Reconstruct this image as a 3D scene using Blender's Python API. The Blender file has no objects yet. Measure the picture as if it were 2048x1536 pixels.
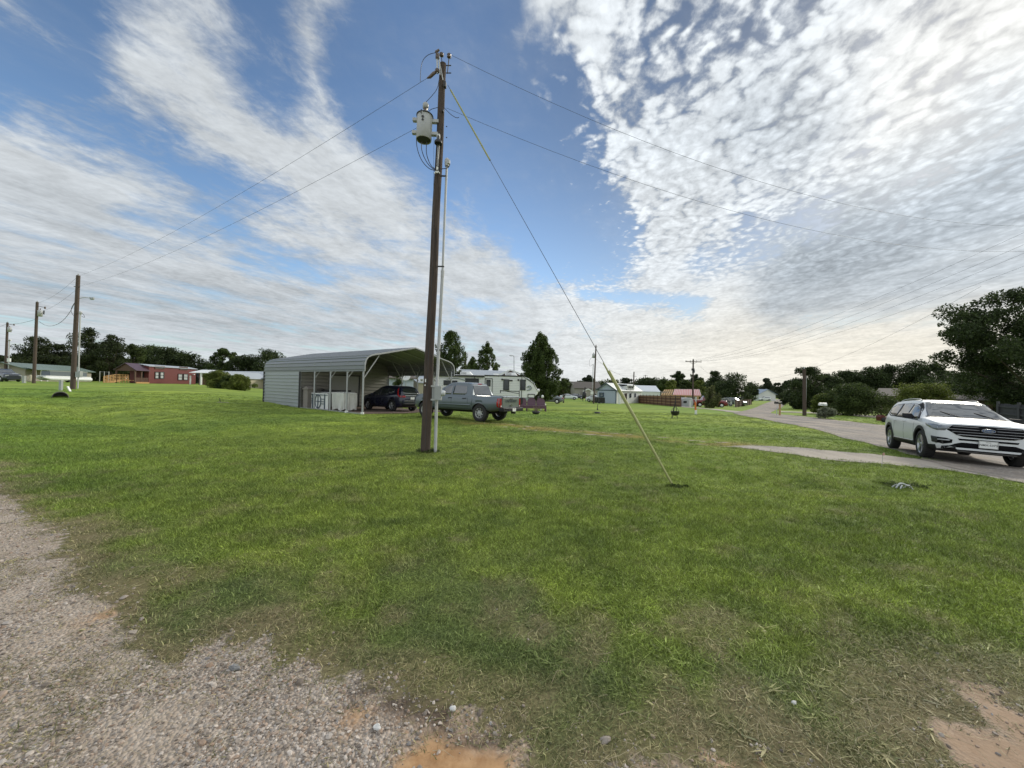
import bpy, bmesh, math, random
import numpy as np
from mathutils import Vector, Matrix
R = math.radians
random.seed(7); RNG = np.random.RandomState(7)
scene = bpy.context.scene
COL = scene.collection
# ------------------------------------------------------------------ camera
F = 780.0; CAMH = 1.7
cam_d = bpy.data.cameras.new("camera"); cam = bpy.data.objects.new("camera", cam_d); COL.objects.link(cam)
cam_d.sensor_width = 36; cam_d.lens = 36 * F / 2048; cam_d.clip_start = .05; cam_d.clip_end = 9000
CM = Matrix.Translation((0, 0, CAMH)) @ Matrix.Rotation(R(90.59), 4, 'X') @ Matrix.Rotation(R(1.43), 4, 'Z')
cam.matrix_world = CM; scene.camera = cam
C3 = CM.to_3x3()

def sstep(a, b, x):
    t = np.clip((x - a) / (b - a), 0, 1); return t * t * (3 - 2 * t)

def seg_dist(x, y, pts):
    d = np.full(np.shape(x), 1e9)
    for (ax, ay), (bx, by) in zip(pts[:-1], pts[1:]):
        vx, vy = bx - ax, by - ay
        t = np.clip(((x - ax) * vx + (y - ay) * vy) / (vx * vx + vy * vy), 0, 1)
        d = np.minimum(d, np.hypot(x - ax - t * vx, y - ay - t * vy))
    return d

def poly_sd(x, y, pts):                      # signed distance, negative inside
    d = seg_dist(x, y, pts + [pts[0]])
    ins = np.zeros(np.shape(x), bool)
    n = len(pts)
    for i in range(n):
        x0, y0 = pts[i]; x1, y1 = pts[(i + 1) % n]
        if y0 == y1: continue
        c = ((y0 > y) != (y1 > y)) & (x < (x1 - x0) * (y - y0) / (y1 - y0) + x0)
        ins ^= c
    return np.where(ins, -d, d)

_T = RNG.rand(256, 256)
def vnoise(x, y):
    x = np.asarray(x, float); y = np.asarray(y, float)
    xi = np.floor(x).astype(int); yi = np.floor(y).astype(int); fx = x - xi; fy = y - yi
    fx = fx * fx * (3 - 2 * fx); fy = fy * fy * (3 - 2 * fy)
    a = _T[xi & 255, yi & 255]; b = _T[(xi + 1) & 255, yi & 255]; c = _T[xi & 255, (yi + 1) & 255]; d = _T[(xi + 1) & 255, (yi + 1) & 255]
    return (a * (1 - fx) + b * fx) * (1 - fy) + (c * (1 - fx) + d * fx) * fy
def fbm(x, y, o=4, s=0.0):
    v = 0; a = .5; t = 0
    for i in range(o):
        v = v + a * vnoise(x + s + i * 17.3, y - s + i * 9.1); t += a; x = x * 2.03; y = y * 2.03; a *= .5
    return v / t

DITCH = [(-60, 36), (-31, 27), (-19, 17.5), (-9.4, 12.8), (-4, 11.6)]
SWALE = [(2.5, 8.8), (5, 8.1), (7.6, 7.4), (9.5, 6.2), (10.5, 4.5)]
def gz(x, y):
    x = np.asarray(x, float); y = np.asarray(y, float)
    yy = np.maximum(y, .1)
    rt = -x / yy
    w = sstep(.35, .85, rt)
    z = w * .78 * sstep(13, 45, y) - (1 - w) * .95 * sstep(20, 88, y)
    z = z - .055 * np.clip(x - 11.9, 0, 7) * sstep(24, 14, y)
    d = seg_dist(x, y, DITCH)
    z = z - .22 * np.exp(-(d / .9) ** 2) * sstep(-4, -9, x)
    d = seg_dist(x, y, SWALE)
    z = z - .17 * np.exp(-(d / .8) ** 2) * sstep(2.2, 5, x)
    z = z + .46 * np.exp(-(np.hypot(x + 32.35, y - 28.0) / 1.05) ** 2)
    z = z + .05 * np.exp(-(np.hypot(x - 5.2, (y - 5.4) * 1.2) / 1.6) ** 2)
    z = z + (fbm(x * .35, y * .35, 3, 3.1) - .5) * .14 * sstep(2, 9, y) * (1 - .8 * sstep(60, 90, y))
    z = z + (fbm(x * 1.6, y * 1.6, 3, 8.1) - .5) * .035 * (1 - sstep(12, 25, y))
    return z
def gzf(x, y): return float(gz(np.array([x]), np.array([y]))[0])

def ray(px, py):
    return C3 @ Vector(((px - 1024) / F, -(py - 768) / F, -1))
def W(px, py, Y):
    d = ray(px, py); return Vector((0, 0, CAMH)) + d * (Y / d.y)
def G(px, py, flat=None):
    d = ray(px, py); z = 0.0
    for _ in range(12):
        if d.z > -1e-4: break
        t = (z - CAMH) / d.z; p = Vector((0, 0, CAMH)) + d * t
        z = gzf(p.x, p.y) if flat is None else flat
    return Vector((p.x, p.y, z))
def P(px, Y):
    py = 780
    for _ in range(6):
        p = W(px, py, Y); z = gzf(p.x, p.y)
        py += (p.z - z) / Y * F
    return Vector((p.x, p.y, gzf(p.x, p.y)))
def HT(px, py, Y): return W(px, py, Y).z - P(px, Y).z        # height above ground of a pixel at depth Y

# ------------------------------------------------------------------ node helpers
class S:
    def __init__(s, t, o): s.t = t; s.o = o
    def _m(s, op, b=None, c=None, clamp=False):
        n = s.t.nodes.new('ShaderNodeMath'); n.operation = op; n.use_clamp = clamp
        for i, v in enumerate((s, b, c)):
            if v is None: continue
            if isinstance(v, S): s.t.links.new(v.o, n.inputs[i])
            else: n.inputs[i].default_value = float(v)
        return S(s.t, n.outputs[0])
    def __add__(s, b): return s._m('ADD', b)
    def __radd__(s, b): return s._m('ADD', b)
    def __sub__(s, b): return s._m('SUBTRACT', b)
    def __rsub__(s, b): return s._m('MULTIPLY', -1)._m('ADD', b)
    def __mul__(s, b): return s._m('MULTIPLY', b)
    def __rmul__(s, b): return s._m('MULTIPLY', b)
    def __truediv__(s, b): return s._m('DIVIDE', b)
    def f(s, op, b=None, c=None): return s._m(op, b, c)
    def mx(s, b): return s._m('MAXIMUM', b)
    def mn(s, b): return s._m('MINIMUM', b)
    def clamp(s): return s._m('ADD', 0.0, clamp=True)
    def ss(s, a, b):
        n = s.t.nodes.new('ShaderNodeMapRange'); n.interpolation_type = 'SMOOTHSTEP'
        n.inputs[1].default_value = a; n.inputs[2].default_value = b; s.t.links.new(s.o, n.inputs[0])
        return S(s.t, n.outputs[0])
def node(t, typ, **kw):
    n = t.nodes.new(typ)
    for k, v in kw.items(): setattr(n, k, v)
    return n
def link(t, a, b): t.links.new(a.o if isinstance(a, S) else a, b)
def sep(t, v):
    n = t.nodes.new('ShaderNodeSeparateXYZ'); link(t, v, n.inputs[0]); return [S(t, n.outputs[i]) for i in range(3)]
def comb(t, x, y, z=0.0):
    n = t.nodes.new('ShaderNodeCombineXYZ')
    for i, v in enumerate((x, y, z)):
        if isinstance(v, S): link(t, v, n.inputs[i])
        else: n.inputs[i].default_value = v
    return n.outputs[0]
def noise(t, vec, scale, detail=4, rough=.55, dist=0.0, out=0):
    n = t.nodes.new('ShaderNodeTexNoise'); n.inputs['Scale'].default_value = scale; n.inputs['Detail'].default_value = detail
    n.inputs['Roughness'].default_value = rough; n.inputs['Distortion'].default_value = dist
    if vec is not None: link(t, vec, n.inputs['Vector'])
    return S(t, n.outputs[out])
def mixc(t, f, a, b, bt='MIX'):
    n = t.nodes.new('ShaderNodeMix'); n.data_type = 'RGBA'; n.blend_type = bt; n.clamp_factor = True
    if isinstance(f, S): link(t, f, n.inputs[0])
    else: n.inputs[0].default_value = f
    for i, v in ((6, a), (7, b)):
        if isinstance(v, tuple): n.inputs[i].default_value = (*v, 1)
        else: link(t, v, n.inputs[i])
    return n.outputs[2]
def newmat(name):
    m = bpy.data.materials.new(name); m.use_nodes = True
    t = m.node_tree; b = t.nodes['Principled BSDF']; return m, t, b
def attr(t, name, typ='GEOMETRY'):
    n = t.nodes.new('ShaderNodeAttribute'); n.attribute_type = typ; n.attribute_name = name; return n

# ------------------------------------------------------------------ world
SUN_AZ, SUN_EL = 52.0, 27.0
w = bpy.data.worlds.new("World"); scene.world = w; w.use_nodes = True
t = w.node_tree; bg = t.nodes['Background']; bg.inputs[1].default_value = .1
sky = node(t, 'ShaderNodeTexSky', sky_type='NISHITA', sun_disc=False)
sky.sun_elevation = R(SUN_EL); sky.sun_rotation = R(SUN_AZ); sky.air_density = 1.1; sky.dust_density = .8; sky.ozone_density = 2.5
tc = node(t, 'ShaderNodeTexCoord')
X, Y_, Z = sep(t, tc.outputs['Generated'])
zc = Z.mx(0.0) + .045
u = X / zc; v = Y_ / zc
aa = u - v * .16
az = X._m('ARCTAN2', Y_)
el = Z._m('ARCSINE')
def azel(px, py):
    d = ray(px, py).normalized(); return math.atan2(d.x, d.y), math.asin(d.z)
# gentle warp of directions so that the patches get ragged outlines
wv = comb(t, aa * 1.0, v * .45, 0.0)
wn = noise(t, wv, 1.3, 5, .6); wn2 = noise(t, comb(t, aa + 7.3, v * .5, 1.0), 1.5, 5, .6)
azw = az + (wn - .5) * .16; elw = el + (wn2 - .5) * .12
azc = az + (wn2 - .5) * .05; elc = el + (wn - .5) * .05
def caps(ax, ay, bx, by, r, soft, warp=True):
    (a0, e0), (a1, e1) = azel(ax, ay), azel(bx, by)
    xx, yy = (azw, elw) if warp else (azc, elc)
    vx, vy = a1 - a0, e1 - e0; L = vx * vx + vy * vy + 1e-9
    h = (((xx - a0) * vx + (yy - e0) * vy) / L).clamp()
    dx = xx - a0 - h * vx; dy = yy - e0 - h * vy
    d = (dx * dx + dy * dy)._m('SQRT')
    return d.ss(r + soft, r - soft * .6)
px2 = 1 / 780
holes = None
for hh in [(890, -60, 920, 220, 125*px2, .10, 1.0), (940, 200, 1120, 430, 100*px2, .08, 1.0), (1080, 440, 1190, 470, 75*px2, .06, .9),
           (1060, 160, 1140, 270, 60*px2, .06, .7), (760, 130, 800, 200, 75*px2, .07, .75),
           (-100, 60, 90, 60, 60*px2, .06, .8), (150, -60, 60, 110, 60*px2, .07, .5),
           (520, 30, 560, 190, 45*px2, .07, .6), (180, 190, 320, 270, 26*px2, .07, .5),
           (290, 430, 420, 460, 22*px2, .05, .45), (500, 540, 680, 560, 12*px2, .035, .5),
           (330, 330, 560, 390, 18*px2, .06, .35), (1290, 70, 1520, 20, 34*px2, .08, .45), (1300, 175, 1450, 125, 26*px2, .07, .25),
           (1170, 590, 1400, 610, 14*px2, .03, .75), (1480, 470, 1620, 440, 20*px2, .05, .5), (1390, 520, 1540, 500, 18*px2, .04, .5),
           (1620, 640, 1900, 610, 14*px2, .03, .25), (1120, 650, 1200, 660, 10*px2, .03, .3), (60, 300, 300, 340, 14*px2, .05, .3)]:
    c = caps(*hh[:6]) * hh[6]
    holes = c if holes is None else holes.mx(c)
# mottled bands on the left, small broken cells on the right
side = az.ss(R(-6), R(12))
au = aa + (wn - .5) * .30
st = noise(t, comb(t, au, v * .48, 2.0), 1.9, 10, .60, .15)
st2 = noise(t, comb(t, au, v * .82, 5.0), 7.5, 8, .66, .25)
st3 = noise(t, comb(t, au, v * 1.0, 7.0), 22.0, 5, .62, .2)
vo = node(t, 'ShaderNodeTexVoronoi', feature='SMOOTH_F1'); vo.inputs['Scale'].default_value = 23; vo.inputs['Smoothness'].default_value = .45
cw = noise(t, comb(t, u, v, 9.0), 5.0, 4, .6); cw2 = noise(t, comb(t, u, v, 19.0), 5.0, 4, .6)
link(t, comb(t, aa + (cw - .5) * .20, v * .72 + (cw2 - .5) * .20, 0.0), vo.inputs['Vector'])
cell = S(t, vo.outputs['Distance'])
ce = noise(t, comb(t, aa, v * .72, 3.0), 21.0, 8, .66, .2)
low = 1.0 - el.ss(R(26), R(9)) * .68
left_d = .5 + (st - .5) * 1.35 + (st2 - .5) * .75 * low + (st3 - .5) * .22 * low
right_d = .56 + (.42 - cell) * .62 * low + (ce - .5) * .62 * low + (st - .5) * .55
hz = el.ss(R(8), R(0))
dens = left_d * (1.0 - side) + right_d * side
cov = dens + .215 - holes * .62
cov = cov.ss(.27, .70) * side + cov.ss(.26, .78) * (1.0 - side)
veil = (st * .9 + (st2 - .5) * .5 - holes * .18).ss(.2, .9) * .42                 # thin high haze between the puffs
cov = cov.mx(veil) 
cov = cov.mx(hz * .9)
# cloud tone
sd = (math.sin(R(57)) * math.cos(R(27)), math.cos(R(57)) * math.cos(R(27)), math.sin(R(27)))
sunp = X * sd[0] + Y_ * sd[1] + Z * sd[2]
glow = sunp.ss(.45, 1.0); glow2 = sunp.ss(.93, 1.0)
thick = None
for hh in [(1640, 520, 2120, 330, 60*px2, .10, 1.0), (1560, 590, 2080, 520, 30*px2, .06, .85), (1950, 230, 2150, 210, 20*px2, .08, .5), (1480, 230, 1650, 260, 25*px2, .10, .45), (1250, 300, 1400, 260, 20*px2, .1, .25),
           (0, 560, 700, 650, 30*px2, .12, .35), (200, 230, 420, 400, 20*px2, .12, .35), (60, 420, 300, 470, 20*px2, .1, .3), (640, 620, 1000, 690, 20*px2, .08, .3)]:
    c = caps(*hh[:6]) * hh[6]; thick = c if thick is None else thick.mx(c)
tn = noise(t, comb(t, au, v * .5, 11.0), 5.0, 8, .64, .3)
lowstr = noise(t, comb(t, az * 2.2, el * 17.0, 4.0), 1.6, 6, .58, .6)
back_fill = (Y_ * -1.0).ss(-.25, .5).mx(el.ss(R(44), R(66)))  # extra cloud brightness added out of view, behind and overhead, to light the ground
puff = (cov * 1.0 - .5) * .10
tone = .35 + side * .03 + (tn - .5) * .30 + puff + ((.40 - cell) * .30 * low + (ce - .5) * .42 * low + .05) * side + (lowstr - .5) * (1.0 - low) * .34 + (st3 - .5) * .16 * (1.0 - side) + glow * .02 + glow2 * .10 - thick * .19 + back_fill * .20 + hz * .03
tone = tone.mn(.60)
warm = az.ss(R(-5), R(40)) * el.ss(R(17), R(5))
cc = mixc(t, warm * .75, (.93, .99, 1.04), (1.08, 1.0, .83))
cc = mixc(t, glow2 * .6, cc, (1.06, 1.03, .96))
cc = mixc(t, thick * .8, cc, (.86, .98, 1.10))
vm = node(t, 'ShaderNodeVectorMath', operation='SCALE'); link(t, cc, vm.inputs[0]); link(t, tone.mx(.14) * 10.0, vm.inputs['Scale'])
skc = node(t, 'ShaderNodeVectorMath', operation='MULTIPLY'); link(t, sky.outputs[0], skc.inputs[0])
sk_f = (1.0 - glow * .62) * (1.0 - el.ss(R(12), R(40)) * .22)
link(t, comb(t, sk_f * .95, sk_f * 1.02, sk_f * 1.08), skc.inputs[1])
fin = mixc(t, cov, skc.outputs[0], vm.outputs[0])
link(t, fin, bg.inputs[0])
# ------------------------------------------------------------------ sun
sl = bpy.data.lights.new("sun", 'SUN'); so = bpy.data.objects.new("sun", sl); COL.objects.link(so)
sl.energy = 1.5; sl.angle = R(10); sl.color = (1, .93, .8)
dv = Vector((math.sin(R(SUN_AZ)) * math.cos(R(SUN_EL)), math.cos(R(SUN_AZ)) * math.cos(R(SUN_EL)), math.sin(R(SUN_EL))))
so.rotation_euler = dv.to_track_quat('Z', 'Y').to_euler()
vs = scene.view_settings; vs.view_transform = 'Standard'; vs.look = 'None'; vs.gamma = 1; vs.use_curve_mapping = False; vs.exposure = 0.77
scene.render.film_transparent = False
cy = scene.cycles; cy.max_bounces = 5; cy.diffuse_bounces = 2; cy.glossy_bounces = 3; cy.transparent_max_bounces = 6; cy.use_denoising = True; cy.denoiser = 'OPENIMAGEDENOISE'; cy.denoising_prefilter = 'ACCURATE'
cy.use_adaptive_sampling = True; cy.adaptive_threshold = .015
w.cycles.sampling_method = 'MANUAL'; w.cycles.sample_map_resolution = 256
# ================================================================== objects helpers
def tag(o, label=None, cat=None, group=None, kind=None):
    if label: o['label'] = label
    if cat: o['category'] = cat
    if group: o['group'] = group
    if kind: o['kind'] = kind
    return o
def empty(name, loc=(0, 0, 0), rz=0, label=None, cat=None, group=None):
    o = bpy.data.objects.new(name, None); COL.objects.link(o); o.location = loc; o.rotation_euler = (0, 0, rz); o.empty_display_size = .1
    return tag(o, label, cat, group)
class MB:
    """collects geometry, then build() links it as one mesh object"""
    def __init__(s): s.v = []; s.f = []; s.mi = []; s.sm = []
    def add(s, vs, fs, mi=0, smooth=False):
        n = len(s.v); s.v.extend([tuple(p) for p in vs]); s.f.extend([tuple(i + n for i in f) for f in fs])
        s.mi.extend([mi] * len(fs)); s.sm.extend([smooth] * len(fs)); return s
    def box(s, c, d, rot=None, mi=0):
        x, y, z = d[0] / 2, d[1] / 2, d[2] / 2
        vs = [Vector((sx * x, sy * y, sz * z)) for sz in (-1, 1) for sx, sy in ((-1, -1), (1, -1), (1, 1), (-1, 1))]
        if rot is not None:
            m = rot if isinstance(rot, Matrix) else Matrix.Rotation(rot, 3, 'Z'); vs = [m @ p for p in vs]
        c = Vector(c); vs = [p + c for p in vs]
        return s.add(vs, [(0, 3, 2, 1), (4, 5, 6, 7), (0, 1, 5, 4), (1, 2, 6, 5), (2, 3, 7, 6), (3, 0, 4, 7)], mi)
    def bar(s, a, b, w=.05, h=None, mi=0):
        a, b = Vector(a), Vector(b); d = b - a; L = d.length
        if L < 1e-6: return s
        return s.box((a + b) / 2, (w, h or w, L), d.to_track_quat('Z', 'Y').to_matrix(), mi)
    def tube(s, pts, r, seg=8, mi=0, cap=True, smooth=True):
        pts = [Vector(p) for p in pts]; n = len(pts); rs = r if isinstance(r, (list, tuple)) else [r] * n
        vs = []; fs = []; up = None
        for i, p in enumerate(pts):
            d = (pts[min(i + 1, n - 1)] - pts[max(i - 1, 0)]).normalized()
            if up is None:
                up = Vector((1, 0, 0)) if abs(d.z) > .9 else Vector((0, 0, 1))
            a = d.cross(up)
            if a.length < 1e-5: a = d.cross(Vector((.3, 1, .2)))
            a.normalize(); b = a.cross(d).normalized(); up = b
            for k in range(seg):
                th = 2 * math.pi * k / seg; vs.append(p + (a * math.cos(th) + b * math.sin(th)) * rs[i])
        for i in range(n - 1):
            for k in range(seg):
                k2 = (k + 1) % seg; fs.append((i * seg + k, i * seg + k2, (i + 1) * seg + k2, (i + 1) * seg + k))
        s.add(vs, fs, mi, smooth)
        if cap:
            s.add(vs[:seg], [tuple(range(seg))[::-1]], mi); s.add(vs[-seg:], [tuple(range(seg))], mi)
        return s
    def lathe(s, prof, c=(0, 0, 0), axis='Z', seg=20, mi=0, smooth=True, rot=None):
        vs = []; fs = []; n = len(prof); c = Vector(c)
        for r, h in prof:
            for k in range(seg):
                th = 2 * math.pi * k / seg; p = Vector((r * math.cos(th), r * math.sin(th), h))
                if axis == 'X': p = Vector((p.z, p.x, p.y))
                if axis == 'Y': p = Vector((p.x, p.z, p.y))
                if rot is not None: p = rot @ p
                vs.append(p + c)
        for i in range(n - 1):
            for k in range(seg):
                k2 = (k + 1) % seg; fs.append((i * seg + k, i * seg + k2, (i + 1) * seg + k2, (i + 1) * seg + k))
        return s.add(vs, fs, mi, smooth)
    def prism(s, pts, off, mi=0):
        """pts: 3D polygon, extruded by off"""
        n = len(pts); off = Vector(off); vs = [Vector(p) for p in pts] + [Vector(p) + off for p in pts]
        fs = [tuple(range(n))[::-1], tuple(range(n, 2 * n))] + [(i, (i + 1) % n, n + (i + 1) % n, n + i) for i in range(n)]
        return s.add(vs, fs, mi)
    def quad(s, a, b, c, d, mi=0): return s.add([a, b, c, d], [(0, 1, 2, 3)], mi)
    def mesh(s, name, mats):
        me = bpy.data.meshes.new(name); me.from_pydata([tuple(p) for p in s.v], [], s.f)
        for m in (mats if isinstance(mats, (list, tuple)) else [mats]): me.materials.append(m)
        me.polygons.foreach_set('material_index', s.mi); me.polygons.foreach_set('use_smooth', s.sm)
        me.update(); me.validate(); return me
    def build(s, name, mats, parent=None, loc=None, rz=None, bevel=0):
        o = bpy.data.objects.new(name, s.mesh(name, mats)); COL.objects.link(o)
        if parent is not None: o.parent = parent
        if loc is not None: o.location = loc
        if rz is not None: o.rotation_euler = (0, 0, rz)
        if bevel:
            b = o.modifiers.new('b', 'BEVEL'); b.width = bevel; b.segments = 2; b.limit_method = 'ANGLE'
        return o
def copy_tree(o, parent=None):
    c = o.copy(); COL.objects.link(c)
    if parent is not None: c.parent = parent
    for ch in list(o.children): copy_tree(ch, c)
    return c
# ------------------------------------------------------------------ simple materials
def pm(name, col, rough=.6, metal=0.0, var=.12, scale=3.0, bump=0.0, bscale=30.0, spec=.5, coat=0.0, dirt=0.0, dirtcol=(.16, .13, .09), stretch=(1, 1, 1)):
    m, t, b = newmat(name)
    tc = node(t, 'ShaderNodeTexCoord'); mp = node(t, 'ShaderNodeMapping'); link(t, tc.outputs['Object'], mp.inputs[0]); mp.inputs['Scale'].default_value = stretch
    vec = mp.outputs[0]
    n = noise(t, vec, scale, 5, .6)
    f = (n - .5) * (2 * var) + 1.0
    vm = node(t, 'ShaderNodeVectorMath', operation='SCALE'); vm.inputs[0].default_value = col; link(t, f, vm.inputs['Scale'])
    c = vm.outputs[0]
    if dirt:
        c = mixc(t, noise(t, vec, scale * .6, 6, .65).ss(.45, .8) * dirt, c, dirtcol)
    link(t, c, b.inputs['Base Color']); b.inputs['Roughness'].default_value = rough; b.inputs['Metallic'].default_value = metal
    b.inputs['Specular IOR Level'].default_value = spec; b.inputs['Coat Weight'].default_value = coat; b.inputs['Coat Roughness'].default_value = .04
    if rough > .15:
        link(t, (n - .5) * .2 + rough, b.inputs['Roughness'])
    if bump:
        bn = node(t, 'ShaderNodeBump'); bn.inputs['Strength'].default_value = bump; bn.inputs['Distance'].default_value = .02
        link(t, noise(t, vec, bscale, 5, .6), bn.inputs['Height']); link(t, bn.outputs[0], b.inputs['Normal'])
    return m
# ================================================================== ground masks
def gp(px, py): p = G(px, py, 0.0); return (p.x, p.y)
GRAV = [(-26, 17)] + [gp(*q) for q in [(0, 972), (78, 1037), (132, 1095), (150, 1172), (248, 1194), (268, 1285), (340, 1330), (427, 1283), (500, 1292), (560, 1330), (605, 1316), (640, 1352), (700, 1345), (800, 1352),
        (840, 1420), (960, 1458), (1100, 1512), (1250, 1500), (1400, 1512), (1560, 1555), (1700, 1600)]] + [(1.5, -8), (-26, -8)]
DIRT = [gp(*q) for q in [(1870, 1445), (1925, 1400), (1990, 1398), (2060, 1430), (2300, 1470), (2600, 1900), (1960, 1900), (1900, 1530)]]
CLAY = [gp(*q) for q in [(760, 1560), (850, 1476), (905, 1490), (975, 1512), (1075, 1535), (1110, 1600), (800, 1600)]]
SOIL2 = [gp(*q) for q in [(815, 1330), (900, 1360), (1000, 1440), (1750, 1440), (2100, 1900), (860, 1900), (840, 1540), (770, 1440)]]
RED = [(*gp(625, 1305), .10), (*gp(715, 1435), .10), (*gp(215, 1228), .14), (*gp(1330, 1300), .12), (*gp(465, 1107), .07), (*gp(1500, 1520), .2)]
PEB = [gp(*q) for q in [(430, 1560), (560, 1400), (650, 1362), (735, 1440), (800, 1500), (830, 1560), (860, 1700), (300, 1700)]]
def masks(x, y):
    n1 = fbm(x * 2.2, y * 2.2, 4, 1.7) - .5; n2 = fbm(x * 7, y * 7, 3, 5.2) - .5
    near = 1 - sstep(7, 14, np.hypot(x, y))
    dg = poly_sd(x, y, GRAV) + n1 * .34 + n2 * .16
    bare = 1 - sstep(-.22, .20, dg + (fbm(x * 19, y * 19, 2, 2.2) - .5) * .25)
    dd = poly_sd(x, y, DIRT) + n1 * .55 + n2 * .3 + (fbm(x * 19, y * 19, 2, 9.2) - .5) * .2
    bd = (1 - sstep(-.22, .16, dd)) * .92
    dc = poly_sd(x, y, CLAY) + n1 * .22 + n2 * .1
    clay = 1 - sstep(-.05, .05, dc)
    for (a_, b_, r_) in RED: clay = np.maximum(clay, .75 * np.exp(-((x - a_) ** 2 + (y - b_) ** 2) / r_ ** 2) * sstep(.35, .6, fbm(x * 9, y * 9, 3, 7.7)))
    # thin dry grass lying over the gravel edge
    dry = np.clip(1 - sstep(.0, .75, dg + n1 * .9), 0, 1) * .8
    dry = np.maximum(dry, (1 - sstep(0, .8, dd)) * .8)
    dry = np.maximum(dry, sstep(.52, .70, fbm(x * 2.1, y * 2.1, 5, 21.0)) * (.18 + .42 * (1 - sstep(2.2, 3.6, y))) * near)
    dry = np.clip(dry + n2 * .9 * (dry > .03), 0, 1)
    lush = sstep(.42, .62, fbm(x * .8, y * .8, 3, 33.0)) * (1 - sstep(3.2, 4.6, y)) * near
    lush = np.maximum(lush, np.exp(-(((x - .7) / 1.3) ** 2 + ((y - 2.05) / .17) ** 2)) * .95)
    lush = np.maximum(lush, np.exp(-(((x + 2.1) / .8) ** 2 + ((y - 3.1) / .45) ** 2)) * .9)
    sl = 1 - sstep(-.12, .12, poly_sd(x, y, SOIL2) + n1 * .4 + n2 * .2)
    bd = np.maximum(bd, sl * .8 * bare)
    peb = 1 - sstep(-.1, .1, poly_sd(x, y, PEB) + n1 * .3)
    wear = sstep(.45, .63, fbm(x * 1.2, y * 1.2, 4, 55.0))
    dt = seg_dist(x, y, TRACK); off = dt + (fbm(x * .9, y * .9, 3, 71.0) - .5) * .7
    yel = np.exp(-(off / .85) ** 2) * sstep(.30, .55, fbm(x * 1.1, y * 2.2, 3, 61.0)) * sstep(-4, -1, x)
    rut = np.exp(-((np.abs(dt) - .55) / .22) ** 2) * sstep(.42, .56, fbm(x * 2.4, y * 5, 3, 64.0)) * sstep(-4, 1, x)
    bare = np.maximum(bare, rut * .75)
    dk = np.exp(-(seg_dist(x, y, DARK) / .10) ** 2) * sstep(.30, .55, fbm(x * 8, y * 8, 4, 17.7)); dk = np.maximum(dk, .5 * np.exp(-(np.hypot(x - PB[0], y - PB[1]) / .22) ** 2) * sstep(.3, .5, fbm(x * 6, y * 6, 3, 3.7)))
    lush = np.maximum(lush, (1 - sstep(2.3, 3.5, y + n1 * 1.2)) * .62)
    return np.maximum(bare, bd), clay, dry, lush, bd, peb, wear, yel, dk
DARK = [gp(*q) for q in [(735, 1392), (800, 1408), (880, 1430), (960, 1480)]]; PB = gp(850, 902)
TRACK = [(-4.2, 19.4), (-.2, 17.3), (4.4, 14.9), (7.6, 12.7)]
# ------------------------------------------------------------------ ground sheet
def graded(lim, fine_to, step, grow=1.035, start=0.0):
    a = list(np.arange(start, fine_to, step)); d = step
    while a[-1] < lim: d = d * grow; a.append(a[-1] + d)
    return a
xs = graded(4200, 5.0, .05); gx = np.array([-v for v in xs[::-1][:-1]] + xs)
yp = graded(4200, 5.5, .035, 1.03, 1.45); yn = [1.45 - v for v in graded(300, .1, .08, 1.15)][1:]
gy = np.array(yn[::-1] + yp)
XX, YY = np.meshgrid(gx, gy); nx, ny = len(gx), len(gy)
ZZ = gz(XX, YY)
x_, y_ = XX.ravel(), YY.ravel()
rr = np.hypot(x_, y_); msk = [np.zeros(len(x_)) for _ in range(9)]
sel = rr < 34
for i, a in enumerate(masks(x_[sel], y_[sel])): msk[i][sel] = a
me = bpy.data.meshes.new('ground'); nv = nx * ny
me.vertices.add(nv); me.vertices.foreach_set('co', np.stack([x_, y_, ZZ.ravel()], 1).ravel())
ii = (np.arange(ny - 1)[:, None] * nx + np.arange(nx - 1)[None]).ravel()
fc = np.stack([ii, ii + 1, ii + nx + 1, ii + nx], 1).ravel(); nf = len(ii)
me.loops.add(nf * 4); me.loops.foreach_set('vertex_index', fc)
me.polygons.add(nf); me.polygons.foreach_set('loop_start', np.arange(nf) * 4)
me.update(calc_edges=True); me.polygons.foreach_set('use_smooth', np.ones(nf, bool))
for nm, a in zip(('bare', 'clay', 'dry', 'lush', 'soil', 'peb', 'wear', 'yel', 'dark'), msk):
    at = me.attributes.new(nm, 'FLOAT', 'POINT'); at.data.foreach_set('value', a)
ground = bpy.data.objects.new('ground', me); COL.objects.link(ground); tag(ground, kind='structure')

def grass_col(t, pos, dry, lush, lift=1.0):
    """shared lawn colour, in world position"""
    n1 = noise(t, pos, .22, 5, .6); n2 = noise(t, pos, 1.7, 5, .65); n3 = noise(t, pos, .06, 3, .5)
    g = mixc(t, n2.ss(.3, .7), (.076*lift, .105*lift, .021*lift), (.128*lift, .163*lift, .031*lift))
    g = mixc(t, n1.ss(.45, .75) * .55, g, (.155*lift, .195*lift, .030*lift))
    g = mixc(t, n3.ss(.40, .66) * .5, g, (.060*lift, .115*lift, .020*lift))
    q_ = sep(t, pos); nb = noise(t, comb(t, q_[0] * .16 + q_[1] * .07, q_[1] * .42 - q_[0] * .10, 0.0), 1.0, 4, .55)
    g = mixc(t, 1.0, g, mixc(t, nb.ss(.34, .66), (.80, .83, .84), (1.20, 1.17, 1.10)), 'MULTIPLY')
    g = mixc(t, lush * .7, g, (.058*lift, .076*lift, .030*lift))
    l2 = lift ** .45
    g = mixc(t, dry * .85, g, (.23*l2, .19*l2, .115*l2))
    return g
m, t, b = newmat('ground_mat'); M_GROUND = m
geo = node(t, 'ShaderNodeNewGeometry'); pos = geo.outputs['Position']
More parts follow.
